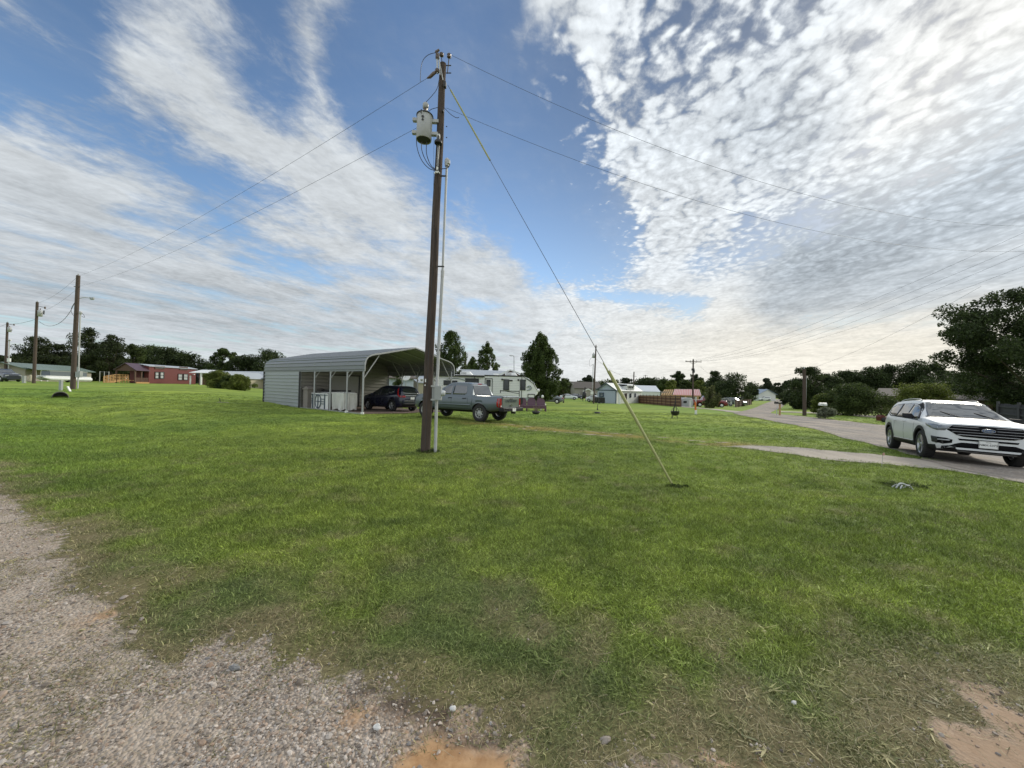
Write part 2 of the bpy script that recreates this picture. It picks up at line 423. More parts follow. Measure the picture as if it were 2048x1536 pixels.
A = {k: S(t, attr(t, k).outputs['Fac']) for k in ('bare', 'clay', 'dry', 'lush', 'soil', 'peb', 'wear', 'yel', 'dark')}
px_, py_, pz_ = sep(t, pos)
flat2 = comb(t, px_, py_, 0.0)
gcol = grass_col(t, flat2, A['dry'], A['lush'], 2.15)
sp = noise(t, flat2, 42, 4, .7)                            # blades seen as speckle
st_ = noise(t, comb(t, px_ * 9, py_ * 3.0, 0.0), 1.0, 6, .72)
far = (py_ * py_ + px_ * px_)._m('SQRT').ss(9, 30)
gcol = mixc(t, 1.0 - far * .8, gcol, mixc(t, sp.ss(.35, .65), (.30, .30, .28), (.80, .80, .75)), 'MULTIPLY')
gcol = mixc(t, far * .8, gcol, mixc(t, st_.ss(.3, .7), (.86, .87, .84), (1.13, 1.12, 1.08)), 'MULTIPLY')
# mowing / wheel bands far off
band = noise(t, comb(t, px_ * .03, py_ * .35, 0.0), 1.6, 4, .6)
gcol = mixc(t, far, gcol, mixc(t, band.ss(.35, .65), (.80, .84, .82), (1.12, 1.10, 1.05)), 'MULTIPLY')
# gravel bed
v1 = node(t, 'ShaderNodeTexVoronoi'); v1.inputs['Scale'].default_value = 52; link(t, flat2, v1.inputs['Vector'])
v2 = node(t, 'ShaderNodeTexVoronoi'); v2.inputs['Scale'].default_value = 120; link(t, flat2, v2.inputs['Vector'])
rc = sep(t, v1.outputs['Color']); rc2 = sep(t, v2.outputs['Color'])
stone = mixc(t, rc[0], (.24, .20, .16), (.54, .47, .405))
stone = mixc(t, rc[1].ss(.6, 1.0) * .6, stone, (.30, .19, .12))
fine = mixc(t, rc2[0], (.20, .16, .125), (.46, .395, .335))
sandc = mixc(t, noise(t, flat2, 3.0, 6, .65).ss(.35, .65), (.33, .265, .205), (.44, .37, .30))
grv = mixc(t, S(t, v1.outputs['Distance']).ss(.012, .004) * .0 + rc[2].ss(.35, .5), fine, stone)
grv = mixc(t, A['wear'] * .55, grv, sandc)
soil = mixc(t, noise(t, flat2, 14, 6, .7), (.27, .175, .11), (.42, .295, .195))
soil = mixc(t, sp.ss(.62, .8) * .6, soil, (.12, .09, .065))
grv = mixc(t, A['soil'] * .9, grv, soil)
clay = mixc(t, noise(t, flat2, 12, 6, .7).ss(.3, .7), (.32, .175, .080), (.47, .29, .15))
grv = mixc(t, A['clay'] * .93, grv, clay)
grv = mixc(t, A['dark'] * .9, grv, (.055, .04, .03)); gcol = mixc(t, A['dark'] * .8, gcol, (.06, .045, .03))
brk = noise(t, flat2, 16, 6, .7)
bf = (A['bare'] + (brk - .5) * .55 * (A['bare'] * (1.0 - A['bare'])) * 4.0).ss(.35, .65)
thatch = mixc(t, noise(t, flat2, 34, 5, .75), (.09, .070, .040), (.24, .20, .11))
gcol = mixc(t, A['dry'] * .7 * (1.0 - far), gcol, thatch)
gcol = mixc(t, A['yel'] * .92, gcol, (.24, .19, .045))
# earth road that leads to the carport and the apron are extra sheets; fallow strip tint here
link(t, mixc(t, bf, gcol, grv), b.inputs['Base Color'])
b.inputs['Roughness'].default_value = .95; b.inputs['Specular IOR Level'].default_value = .15
bn = node(t, 'ShaderNodeBump'); bn.inputs['Strength'].default_value = .45; bn.inputs['Distance'].default_value = .008
hgt = (S(t, v1.outputs['Distance']) * -7.0 * bf * (1.0 - A['soil']) * (1.0 - A['clay'])) + sp * (1.0 - bf) + brk * .6
link(t, hgt, bn.inputs['Height']); link(t, bn.outputs[0], b.inputs['Normal'])
me.materials.append(m)
# ------------------------------------------------------------------ scattering on the ground
PROTO = bpy.data.collections.new('prototypes')
def gn_scatter(name, pts, rot, scl, idx, attrs, protos, label, cat=None):
    me = bpy.data.meshes.new(name); n = len(pts); me.vertices.add(n); me.vertices.foreach_set('co', np.asarray(pts, float).ravel())
    a = me.attributes.new('rot', 'FLOAT_VECTOR', 'POINT'); a.data.foreach_set('vector', np.asarray(rot, float).ravel())
    a = me.attributes.new('scl', 'FLOAT_VECTOR', 'POINT'); a.data.foreach_set('vector', np.asarray(scl, float).ravel())
    a = me.attributes.new('idx', 'INT', 'POINT'); a.data.foreach_set('value', np.asarray(idx, np.int32))
    for k, v in attrs.items():
        a = me.attributes.new(k, 'FLOAT', 'POINT'); a.data.foreach_set('value', np.asarray(v, float))
    o = bpy.data.objects.new(name, me); COL.objects.link(o); tag(o, label, cat, kind='stuff')
    c = bpy.data.collections.new(name + '_protos')
    for p in protos: c.objects.link(p)
    ng = bpy.data.node_groups.new(name + '_nodes', 'GeometryNodeTree')
    ng.interface.new_socket('Geometry', in_out='INPUT', socket_type='NodeSocketGeometry'); ng.interface.new_socket('Geometry', in_out='OUTPUT', socket_type='NodeSocketGeometry')
    N = ng.nodes.new; gi = N('NodeGroupInput'); go = N('NodeGroupOutput'); mp = N('GeometryNodeMeshToPoints'); ip = N('GeometryNodeInstanceOnPoints'); ci = N('GeometryNodeCollectionInfo')
    ci.inputs[0].default_value = c; ci.inputs['Separate Children'].default_value = True; ci.inputs['Reset Children'].default_value = True
    def na(nm, ty):
        q = N('GeometryNodeInputNamedAttribute'); q.data_type = ty; q.inputs[0].default_value = nm; return [s for s in q.outputs if s.enabled and s.name == 'Attribute'][0]
    L = ng.links.new
    L(gi.outputs[0], mp.inputs['Mesh']); L(mp.outputs[0], ip.inputs['Points']); L(ci.outputs[0], ip.inputs['Instance']); ip.inputs['Pick Instance'].default_value = True
    L(na('idx', 'INT'), ip.inputs['Instance Index']); L(na('rot', 'FLOAT_VECTOR'), ip.inputs['Rotation']); L(na('scl', 'FLOAT_VECTOR'), ip.inputs['Scale'])
    L(ip.outputs[0], go.inputs[0])
    md = o.modifiers.new('scatter', 'NODES'); md.node_group = ng
    return o
# grass blades material
m, t, b = newmat('grass_blade'); M_BLADE = m
dry = S(t, attr(t, 'dry', 'INSTANCER').outputs['Fac']); lush = S(t, attr(t, 'lush', 'INSTANCER').outputs['Fac']); sh = S(t, attr(t, 'shade', 'INSTANCER').outputs['Fac'])
pb = S(t, attr(t, 'pb').outputs['Fac'])
geo = node(t, 'ShaderNodeNewGeometry'); gx_, gy_, gz_ = sep(t, geo.outputs['Position'])
c = grass_col(t, comb(t, gx_, gy_, 0.0), (dry + (pb - .5) * .9 * (dry * 1.4 + .12)).clamp(), lush, 3.0)
c = mixc(t, pb.ss(.93, .97) * .5, c, (.28, .26, .13))
k_ = (pb * pb * 1.15 + .38) * (sh * .35 + .83)
c = mixc(t, 1.0, c, comb(t, k_, k_, k_ * .97), 'MULTIPLY')
link(t, c, b.inputs['Base Color']); b.inputs['Roughness'].default_value = .55; b.inputs['Specular IOR Level'].default_value = .25
tr = node(t, 'ShaderNodeBsdfTranslucent'); link(t, c, tr.inputs[0]); mxs = node(t, 'ShaderNodeMixShader'); mxs.inputs[0].default_value = .22
link(t, b.outputs[0], mxs.inputs[1]); link(t, tr.outputs[0], mxs.inputs[2]); link(t, mxs.outputs[0], t.nodes['Material Output'].inputs[0])
def blade_clump(nb, rad, hmin, hmax, wid, lean, seed, flat=0.0):
    r = np.random.RandomState(seed); vs = []; fs = []; pv = []
    for k in range(nb):
        a = r.rand() * 6.283; q = rad * math.sqrt(r.rand()); x, y = q * math.cos(a), q * math.sin(a)
        h = hmin + (hmax - hmin) * r.rand() ** 1.4; d = r.rand() * 6.283; l = lean * (.3 + r.rand()) * h; w_ = wid * (.6 + .8 * r.rand())
        fx, fy = math.cos(d), math.sin(d); a2 = r.rand() * 6.283; sx, sy = math.cos(a2) * w_, math.sin(a2) * w_
        if flat and r.rand() < flat: l *= 2.2; h *= .35
        n = len(vs); c = r.rand()
        for tt, ww in ((0, 1.0), (.45, .85), (.8, .5)):
            bx = x + fx * l * tt ** 1.8; by = y + fy * l * tt ** 1.8; bz = h * (tt - .18 * tt * tt * lean) - .004
            vs += [(bx - sx * ww, by - sy * ww, bz), (bx + sx * ww, by + sy * ww, bz)]
        vs.append((x + fx * l, y + fy * l, h * (1 - .18 * lean)))
        fs += [(n, n + 1, n + 3, n + 2), (n + 2, n + 3, n + 5, n + 4), (n + 4, n + 5, n + 6)]; pv += [c] * 7
    me = bpy.data.meshes.new('grass_tuft'); me.from_pydata(vs, [], fs); at = me.attributes.new('pb', 'FLOAT', 'POINT'); at.data.foreach_set('value', pv)
    me.materials.append(M_BLADE); o = bpy.data.objects.new('grass_tuft', me); return o
tufts = [blade_clump(26, .085, .022, .062, .0024, .95, 10 + i, .2) for i in range(5)] + [blade_clump(24, .10, .015, .050, .0022, 1.35, 40 + i, .4) for i in range(3)]
tufts += [blade_clump(13, .05, .018, .045, .0075, 1.7, 70 + i, .5) for i in range(3)]
def in_view(x, y, z=0, m=60):
    # rough frustum test with margin, plus everything a little outside for side steps
    px = 1024 + F * x / np.maximum(y, .05); return (px > -m - 150) & (px < 2048 + m + 150) & (y > 1.35)
def sample_trap(y0, y1, dens_fn, seed):
    r = np.random.RandomState(seed); ys_ = np.linspace(y0, y1, 400); wd = 3.1 * ys_ + 4.0; dn = dens_fn(ys_) * wd; cdf = np.cumsum(dn); tot = np.trapezoid(dn, ys_) if hasattr(np, 'trapezoid') else np.trapz(dn, ys_)
    n = int(tot); y = np.interp(r.rand(n) * cdf[-1], cdf, ys_); x = (r.rand(n) - .5) * (3.1 * y + 4.0); return x, y, r
KEEP_OUT = []      # polygons (road, driveway, slabs) without grass, filled before scattering
# ================================================================== roads (sheets that follow the ground mesh)
def gmesh(x, y):
    x = np.asarray(x, float); y = np.asarray(y, float)
    i = np.clip(np.searchsorted(gx, x) - 1, 0, nx - 2); j = np.clip(np.searchsorted(gy, y) - 1, 0, ny - 2)
    fx = (x - gx[i]) / (gx[i + 1] - gx[i]); fy = (y - gy[j]) / (gy[j + 1] - gy[j])
    return (ZZ[j, i] * (1 - fx) + ZZ[j, i + 1] * fx) * (1 - fy) + (ZZ[j + 1, i] * (1 - fx) + ZZ[j + 1, i + 1] * fx) * fy
def resample(pts, n):
    p = np.array(pts, float); d = np.r_[0, np.cumsum(np.hypot(*np.diff(p, axis=0).T))]; t = np.linspace(0, 1, n) ** 1.6 * d[-1]
    return np.stack([np.interp(t, d, p[:, 0]), np.interp(t, d, p[:, 1])], 1)
def smooth_pts(pts, it=3):
    p = [tuple(q) for q in pts]
    for _ in range(it):
        q = [p[0]]
        for a, b in zip(p[:-1], p[1:]):
            q += [(a[0] * .75 + b[0] * .25, a[1] * .75 + b[1] * .25), (a[0] * .25 + b[0] * .75, a[1] * .25 + b[1] * .75)]
        q.append(p[-1]); p = q
    return p
def strip(name, left, right, mat, n=200, m_=24, lift=.012, rag=.16, tile=True):
    Lp = resample(smooth_pts(left), n); Rp = resample(smooth_pts(right), n)
    vs = []; fs = []
    s = np.linspace(0, 1, m_ + 1)
    P_ = Lp[:, None] * (1 - s[None, :, None]) + Rp[:, None] * s[None, :, None]
    edge = np.zeros(m_ + 1); edge[0] = -1; edge[-1] = 1
    nrm = Rp - Lp; nrm = nrm / np.maximum(np.hypot(nrm[:, 0], nrm[:, 1]), 1e-6)[:, None]
    nz = (fbm(P_[:, :, 0] * 1.7, P_[:, :, 1] * 1.7, 4, 3.3) - .5) * 2 * rag
    P_ = P_ + nrm[:, None] * (edge[None] * nz)[..., None]
    z = gmesh(P_[..., 0], P_[..., 1]) + lift
    V = np.concatenate([P_, z[..., None]], 2).reshape(-1, 3)
    w_ = m_ + 1
    fs = [(i * w_ + k, i * w_ + k + 1, (i + 1) * w_ + k + 1, (i + 1) * w_ + k) for i in range(n - 1) for k in range(m_)]
    me = bpy.data.meshes.new(name); me.from_pydata(V.tolist(), [], fs); me.materials.append(mat); me.polygons.foreach_set('use_smooth', [True] * len(fs))
    o = bpy.data.objects.new(name, me); COL.objects.link(o); tag(o, kind='structure')
    KEEP_OUT.append([tuple(p) for p in Lp[::2]] + [tuple(p) for p in Rp[::-1][::2]])
    # make sure face normals look up
    a = Lp[1] - Lp[0]; b_ = Rp[0] - Lp[0]
    if a[0] * b_[1] - a[1] * b_[0] < 0: pass
    return o
def roadmat(name, c1, c2, c3, sc=26):
    m, t, b = newmat(name); geo = node(t, 'ShaderNodeNewGeometry'); x, y, z = sep(t, geo.outputs['Position']); p2 = comb(t, x, y, 0.0)
    g = noise(t, p2, sc, 5, .75); big = noise(t, p2, .5, 5, .6); trk = noise(t, comb(t, x * .6, y * .08, 0.0), 2.2, 5, .6)
    c = mixc(t, g.ss(.35, .68), c1, c2); c = mixc(t, big.ss(.42, .62) * .75, c, c3)
    c = mixc(t, 1.0, c, mixc(t, trk.ss(.3, .7), (.70, .70, .71), (1.2, 1.18, 1.14)), 'MULTIPLY')
    vo = node(t, 'ShaderNodeTexVoronoi'); vo.inputs['Scale'].default_value = 34; link(t, p2, vo.inputs['Vector']); q = sep(t, vo.outputs['Color'])
    c = mixc(t, q[0].ss(.86, .95) * .7, c, (.42, .39, .34))
    link(t, c, b.inputs['Base Color']); b.inputs['Roughness'].default_value = .92; b.inputs['Specular IOR Level'].default_value = .2
    bn = node(t, 'ShaderNodeBump'); bn.inputs['Strength'].default_value = .6; bn.inputs['Distance'].default_value = .012; link(t, g + big, bn.inputs['Height']); link(t, bn.outputs[0], b.inputs['Normal'])
    return m
M_ROAD = roadmat('road_chipseal', (.15, .135, .125), (.31, .28, .255), (.34, .29, .24))
M_APRON = roadmat('gravel_apron', (.25, .22, .19), (.44, .40, .35), (.37, .325, .275))
M_LANE = roadmat('pale_lane', (.30, .27, .22), (.46, .43, .36), (.38, .34, .28))
def g2(px, py): p = G(px, py); return (p.x, p.y)
rl = [(10.6, -6), (10.5, 3.5), (10.7, 8.1), (10.95, 9.9), (12.0, 11.6), (13.4, 14.2)] + [g2(*q) for q in [(1640, 861), (1600, 853), (1520, 838), (1462, 827.5), (1475, 824), (1497, 820), (1512, 814), (1530, 807), (1546, 801.5), (1553, 799)]] + [(175, 330)]
rr_ = [(20.5, -6), (20.5, 5), (21.0, 12), (22.0, 20)] + [g2(*q) for q in [(1765, 851), (1700, 843), (1640, 836.5), (1560, 829), (1538, 826.5), (1548, 822), (1560, 817), (1568, 811), (1574, 804), (1577, 800)]] + [(200, 330)]
strip('road', rl, rr_, M_ROAD, n=420, m_=30, lift=.02, rag=.30)
strip('gravel_apron', [g2(*q) for q in [(1462, 894), (1500, 898), (1560, 905.5), (1620, 915), (1680, 923), (1750, 927), (1900, 940), (2050, 967)]], [g2(*q) for q in [(1464, 892.5), (1500, 891), (1560, 893.5), (1620, 897), (1700, 905), (1790, 913), (1870, 921)]] + [(11.3, 8.3)], M_APRON, n=160, m_=14, lift=.010, rag=.10)
strip('side_lane', [g2(*q) for q in [(1350, 812.8), (1400, 817.5), (1440, 821.5), (1470, 826)]], [g2(*q) for q in [(1352, 811.6), (1400, 815.6), (1440, 819.3), (1482, 823)]], M_LANE, n=60, m_=6, lift=.03, rag=.1)
strip('house_drive', [g2(*q) for q in [(1556, 824.5), (1600, 826), (1650, 827.5), (1760, 837), (1900, 845)]], [g2(*q) for q in [(1560, 822.5), (1600, 824), (1650, 825.8), (1760, 833), (1900, 840)]], M_LANE, n=80, m_=6, lift=.03, rag=.12)
# carport frame, kept here because its floor excludes grass
CP0 = Vector((-8.25, 21.6, 0)); CPD = Vector((-.806, .592, 0)).normalized(); CPN = Vector((.592, .806, 0)).normalized(); CPL, CPW = 12.7, 6.88
def cp(a, b, z=0.0): p = CP0 + CPD * a + CPN * b; return Vector((p.x, p.y, z))
KEEP_OUT.append([tuple(cp(.1, .1).xy), tuple(cp(CPL, .1).xy), tuple(cp(CPL, CPW).xy), tuple(cp(.1, CPW).xy)])
# ================================================================== grass
def keep_mask(x, y, m=0.03):
    k = np.ones(len(x), bool)
    for poly in KEEP_OUT:
        p = np.array(poly); bb = (x > p[:, 0].min()) & (x < p[:, 0].max()) & (y > p[:, 1].min()) & (y < p[:, 1].max())
        if bb.any():
            idx = np.where(bb)[0]; sd_ = poly_sd(x[idx], y[idx], [tuple(q) for q in poly]); k[idx[sd_ < m]] = False
    return k
DENS=globals().get("DENS",1.0)
x, y, r = sample_trap(1.35, 34, lambda y: 900 / (1 + (y / 3.2) ** 2), 5)
k = keep_mask(x, y, .02) | (keep_mask(x, y, -.20) & (r.rand(len(x)) < .45)); x, y = x[k], y[k]
mk = masks(x, y); bare, clay, dry, lush, soil, peb, wear, yel, dark = mk
pk = np.clip(1 - bare * 1.05, 0, 1) * (1 - .25 * dry * (y < 5)) * (1 - .5 * yel) * (1 - .8 * dark)
stray = (bare > .5) * .05 * sstep(-.9, -.1, -np.abs(poly_sd(x, y, GRAV)))
stray = np.maximum(stray, (bare > .5) * sstep(.56, .66, fbm(x * 1.4, y * 1.4, 3, 91.0)) * .35 * (1 - clay))
k = r.rand(len(x)) < np.maximum(pk, stray); 
x, y, bare, dry, lush, yel = x[k], y[k], bare[k], dry[k], lush[k], yel[k]
dry = np.clip(np.maximum(dry, (bare > .4) * .95) + (r.rand(len(x)) - .5) * .3 * (dry > .1), 0, 1)
n = len(x); size = 1 + np.maximum(0, y - 4) * .045
hh = (.85 + .5 * fbm(x * .9, y * .9, 3, 4.0)) * (1 - .35 * dry) * (.6 + .4 * sstep(1.5, 5, y))
sc = np.stack([size, size, hh * (1 + (size - 1) * .12)], 1)
rot = np.stack([(r.rand(n) - .5) * .3, (r.rand(n) - .5) * .3, r.rand(n) * 6.28], 1)
idx = np.where((dry > .45) | (lush > .6), 5 + r.randint(0, 3, n), r.randint(0, 5, n))
wd_ = (r.rand(n) < .05) & (fbm(x * .8, y * .8, 3, 15.5) > .5); idx = np.where(wd_, 8 + r.randint(0, 3, n), idx)
gn_scatter('grass', np.stack([x, y, gmesh(x, y)], 1), rot, sc, idx, {'dry': np.maximum(dry, yel * .85), 'lush': lush, 'shade': r.rand(n)}, tufts, 'short mown green lawn grass, dry and straw coloured beside the gravel')
print('tufts', n)
# ================================================================== gravel stones
m, t, b = newmat('stone_mat'); M_STONE = m
oi = S(t, attr(t, 'tone', 'INSTANCER').outputs['Fac']); hu = S(t, attr(t, 'hue', 'INSTANCER').outputs['Fac'])
tcx = node(t, 'ShaderNodeTexCoord'); nn = noise(t, tcx.outputs['Object'], 3.0, 4, .6)
c = mixc(t, oi, (.16, .132, .108), (.60, .53, .465)); c = mixc(t, hu.ss(.65, .9) * .6, c, (.33, .22, .15)); c = mixc(t, hu.ss(.15, .0) * .5, c, (.25, .26, .28))
c = mixc(t, 1.0, c, mixc(t, nn, (.75, .75, .75), (1.15, 1.15, 1.15)), 'MULTIPLY')
link(t, c, b.inputs['Base Color']); b.inputs['Roughness'].default_value = .85; b.inputs['Specular IOR Level'].default_value = .25
def rock(seed, sub=2, name='stone', mat=None, sq=(1, .8, .6)):
    bm = bmesh.new(); bmesh.ops.create_icosphere(bm, subdivisions=sub, radius=1); r = np.random.RandomState(seed)
    cuts = [(Vector(r.randn(3)).normalized(), .55 + .35 * r.rand()) for _ in range(9)]
    for v in bm.verts:
        for nrm, d in cuts:
            e = v.co.dot(nrm) - d
            if e > 0: v.co -= nrm * e * .9
        v.co = Vector((v.co.x * sq[0], v.co.y * sq[1], v.co.z * sq[2])) * (1 + .06 * r.randn())
    me = bpy.data.meshes.new(name); bm.to_mesh(me); bm.free(); me.materials.append(mat or M_STONE)
    return bpy.data.objects.new(name, me)
rocks = [rock(60 + i, 1 if i < 4 else 2) for i in range(8)]
x, y, r = sample_trap(1.38, 11, lambda y: 7500 / (1 + (y / 2.5) ** 2.6), 9)
mk = masks(x, y); bare, clay, dry, lush, soil, peb, wear, yel, dark = mk
pk = bare * (1 - .94 * clay) * (1 - .93 * soil) * np.clip(.95 + .5 * peb - .35 * wear, .06, 1)
pk = pk * (.4 + .9 * sstep(.35, .6, fbm(x * 3, y * 3, 3, 44.)))
pk = np.maximum(pk, .012 * (bare < .5) * (dry > .4) * (y < 4))
k = r.rand(len(x)) < pk; x, y, peb = x[k], y[k], peb[k]; n = len(x)
sz = .0042 + .0098 * r.rand(n) ** 3.2 + .004 * peb * r.rand(n); big = r.rand(n) < .004; sz = np.where(big, .018 + .014 * r.rand(n), sz); sz *= 1 + np.maximum(0, y - 2.5) * .12
rot = r.rand(n, 3) * 6.28 * np.array([.08, .08, 1]); sc = sz[:, None] * np.stack([.8 + .5 * r.rand(n), .8 + .5 * r.rand(n), .7 + .4 * r.rand(n)], 1)
gn_scatter('gravel', np.stack([x, y, gmesh(x, y) + sz * .12], 1), rot, sc, r.randint(0, 8, n), {'tone': np.clip(r.rand(n) ** 1.3 * .9 + .12 * peb, 0, 1), 'hue': r.rand(n)}, rocks, 'loose pale grey and tan gravel stones of the road edge')
print('stones', n)
# ================================================================== dry stalks lying about
M_STRAW = pm('straw', (.38, .32, .21), .8, var=.25, scale=9)
x, y, r = sample_trap(1.4, 6, lambda y: 170 / (1 + (y / 2.6) ** 2), 19); mk = masks(x, y)
k = r.rand(len(x)) < np.clip(mk[2] * (1 - .7 * mk[1]), .03, 1); x, y = x[k], y[k]
mb = MB()
for a, c_ in zip(x, y):
    z = gzf(a, c_) + .012; th = random.random() * 6.28; L = .02 + random.random() ** 2 * .07; dx, dy = math.cos(th) * L, math.sin(th) * L; cv = (random.random() - .5) * L * .6
    p0 = (a - dx, c_ - dy, z + random.random() * .01); p1 = (a - dy / max(L, 1e-4) * cv, c_ + dx / max(L, 1e-4) * cv, z + .008 + random.random() * .016); p2 = (a + dx, c_ + dy, z)
    mb.tube([p0, p1, p2], [.0010, .0009, .0006], 3, cap=False)
o = mb.build('straw', M_STRAW); tag(o, 'dry pale grass stalks strewn over the gravel edge', kind='stuff')
# ================================================================== poles and wires
M_POLE = pm('creosote_wood', (.075, .054, .044), .9, var=.6, scale=3.2, bump=.9, bscale=14, stretch=(9, 9, .7))
M_POLE2 = pm('weathered_wood', (.085, .062, .050), .9, var=.35, scale=4, bump=.6, bscale=12, stretch=(9, 9, .7))
M_WIRE = pm('wire_metal', (.045, .05, .06), .5, var=.05, spec=.4)
M_CABLE = pm('black_cable', (.018, .022, .035), .45, var=.05)
M_GALV = pm('galvanised', (.42, .43, .42), .45, .55, var=.12, scale=8)
M_DARKM = pm('dark_metal', (.035, .035, .037), .5, .3, var=.15, scale=9)
M_XF = pm('transformer_paint', (.42, .43, .44), .45, var=.10, scale=5, dirt=.35, dirtcol=(.22, .20, .16))
M_PORC = pm('porcelain', (.12, .085, .07), .2, var=.1)
M_PORCG = pm('grey_porcelain', (.40, .40, .40), .3, var=.1)
M_PVC = pm('grey_pvc', (.44, .45, .46), .5, var=.08, scale=6, dirt=.25)
M_WHITE = pm('white_paint', (.74, .75, .74), .45, var=.06, scale=4, dirt=.12)
M_YEL = pm('guard_yellow', (.29, .30, .11), .55, var=.15, scale=7, dirt=.3, dirtcol=(.30, .30, .16))
M_BLACK = pm('black_plastic', (.018, .018, .019), .5, var=.1)
M_GLASSY = pm('meter_glass', (.5, .52, .53), .08, var=.02)
M_ORANGE = pm('orange_paint', (.62, .16, .03), .5, var=.1)
M_BOXG = pm('box_grey', (.33, .35, .35), .45, .2, var=.08, scale=6, dirt=.15)

def cat_pts(p0, p1, sag, n=28):
    p0, p1 = Vector(p0), Vector(p1)
    return [p0.lerp(p1, i / n) - Vector((0, 0, 4 * sag * (i / n) * (1 - i / n))) for i in range(n + 1)]
def fit_pts(p0, exy, c1, c2, n=48):
    """wire from p0 to plan point exy hanging through two sight points"""
    p0 = Vector(p0); ex, ey = exy; rows = []
    for (px, py) in (c1, c2):
        Y = p0.y
        for _ in range(60):
            d = W(px, py, Y); k = d.x / d.y
            tt = (k * p0.y - p0.x) / ((ex - p0.x) - k * (ey - p0.y)); Y = p0.y + tt * (ey - p0.y)
        rows.append((tt, W(px, py, Y).z))
    (t1, z1), (t2, z2) = rows
    A_ = np.array([[t1, -4 * t1 * (1 - t1)], [t2, -4 * t2 * (1 - t2)]]); B_ = np.array([z1 - p0.z, z2 - p0.z])
    dz, sag = np.linalg.solve(A_, B_)
    return [Vector((p0.x + (ex - p0.x) * q, p0.y + (ey - p0.y) * q, p0.z + dz * q - 4 * sag * q * (1 - q))) for q in np.linspace(0, 1, n + 1)]
def wire(name, pts, r, mat, label, cat='wire', group=None, parent=None, smin=5):
    mb = MB(); mb.tube(pts, r, smin, cap=False); o = mb.build(name, mat, parent)
    if parent is None: tag(o, label, cat, group)
    return o
def ins(mb, p, r=.05, h=.11, mi=0, n=3):
    prof = [(.01, 0)]
    for k in range(n): prof += [(r * .55, h * k / n), (r, h * (k + .35) / n), (r * .6, h * (k + .9) / n)]
    prof.append((.005, h)); mb.lathe(prof, p, seg=10, mi=mi)
# ---- main pole
b0 = P(850, 10.17); YB = b0.y
topp = W(886.5, 128, 10.22); UP = (topp - b0).normalized()
mp_ = empty('utility_pole', b0, 0, 'tall dark brown wooden utility pole with grey transformer in the middle of the lawn', 'utility pole', 'wooden utility poles')
def rel(v): return Vector(v) - b0
mb = MB(); L = (topp - b0).length; npt = 14
mb.tube([rel(b0 + UP * (L * i / npt) + Vector((.008 * math.sin(i * 1.3), .006 * math.cos(i * 1.7), 0)) - (Vector((0, 0, .3)) if i == 0 else Vector())) for i in range(npt + 1)], [.127 - .042 * i / npt for i in range(npt + 1)], 18)
# drying checks cut into the face
for k in range(70):
    a = random.uniform(-2.6, -.5); h0 = random.uniform(.4, 9.4); ln = random.uniform(.25, .9); rr0 = .127 - .042 * h0 / L + .0015
    q = rel(b0 + UP * h0) + Vector((math.cos(a) * rr0, math.sin(a) * rr0, 0)); q2 = q + UP * ln - Vector((math.cos(a), math.sin(a), 0)) * (.004 * ln)
    mb.bar(q, q2, .004, .003, mi=1)
mb.build('shaft', [M_POLE, M_BLACK], mp_)
def PW(px, py, dy=0.0): return rel(W(px, py, YB + dy))
# transformer
bot = PW(847.5, 281, -.05); XFH = .66
tf = empty('transformer', bot); tf.parent = mp_
mb = MB(); R0 = .198; ax_ = Vector((0, 0, 1)).rotation_difference(UP).to_matrix()
mb.lathe([(0, .02), (R0 - .03, .02), (R0 - .012, 0), (R0, .012), (R0, XFH * .97), (R0 * .96, XFH), (R0 * .7, XFH + .05), (0, XFH + .075)], (0, 0, 0), seg=32, rot=ax_)
mb.box(ax_ @ Vector((-.02, -R0 - .004, XFH * .88)), (.035, .02, .12)); mb.build('tank', M_XF, tf)
mb = MB(); mb.lathe([(R0 + .004, XFH * .95), (R0 + .02, XFH * .955), (R0 + .02, XFH * .985), (R0 - .01, XFH * .995)], seg=32, rot=ax_); mb.lathe([(0, .018), (R0 - .028, .016)], seg=32, rot=ax_)
mb.box(ax_ @ Vector((-.045, -R0 - .015, XFH * .93)), (.02, .03, .10), ax_)
mb.build('lid_band', M_DARKM, tf)
mb = MB(); c0 = ax_ @ Vector((.01, 0, XFH + .05)); mb.lathe([(.03, 0), (.05, .01), (.05, .04), (.035, .06), (.055, .085), (.035, .1), (.058, .12), (.04, .13)], c0, seg=14)
mb.build('bushing_skirt', M_PORC, tf)
mb = MB(); mb.lathe([(.045, .13), (.075, .14), (.078, .24), (.06, .27), (0, .275)], c0, seg=14); mb.build('bushing_cap', M_PORCG, tf)
mb = MB()
for zz in (.23, .62):
    mb.box(ax_ @ Vector((-R0 - .05, 0, zz * .85)), (.12, .10, .075), ax_)
    mb.box(ax_ @ Vector((R0 + .075, .03, zz * .85)), (.18, .10, .075), ax_)
mb.build('mounting_lug', M_XF, tf)
mb = MB()     # the two marks on the tank: arrow above arrow
for zz, k in ((.615, 1), (.545, -1)):
    y_ = -R0 - .012; z1, z2 = XFH * (zz - .11) / .7, XFH * (zz - .06) / .7
    cx = .0
    if k == 1: tri = [(-.042, z1), (.042, z1), (0, z2 + .02)]
    else: tri = [(-.036, z1 - .01), (.036, z1 - .01), (0, z2)]
    mb.prism([ax_ @ Vector((a, y_, c)) for a, c in tri], (0, .003, 0)); mb.box(ax_ @ Vector((0, y_ + .0015, z1 - .01)), (.016, .003, .03), ax_)
mb.build('stencil_mark', M_BLACK, tf)
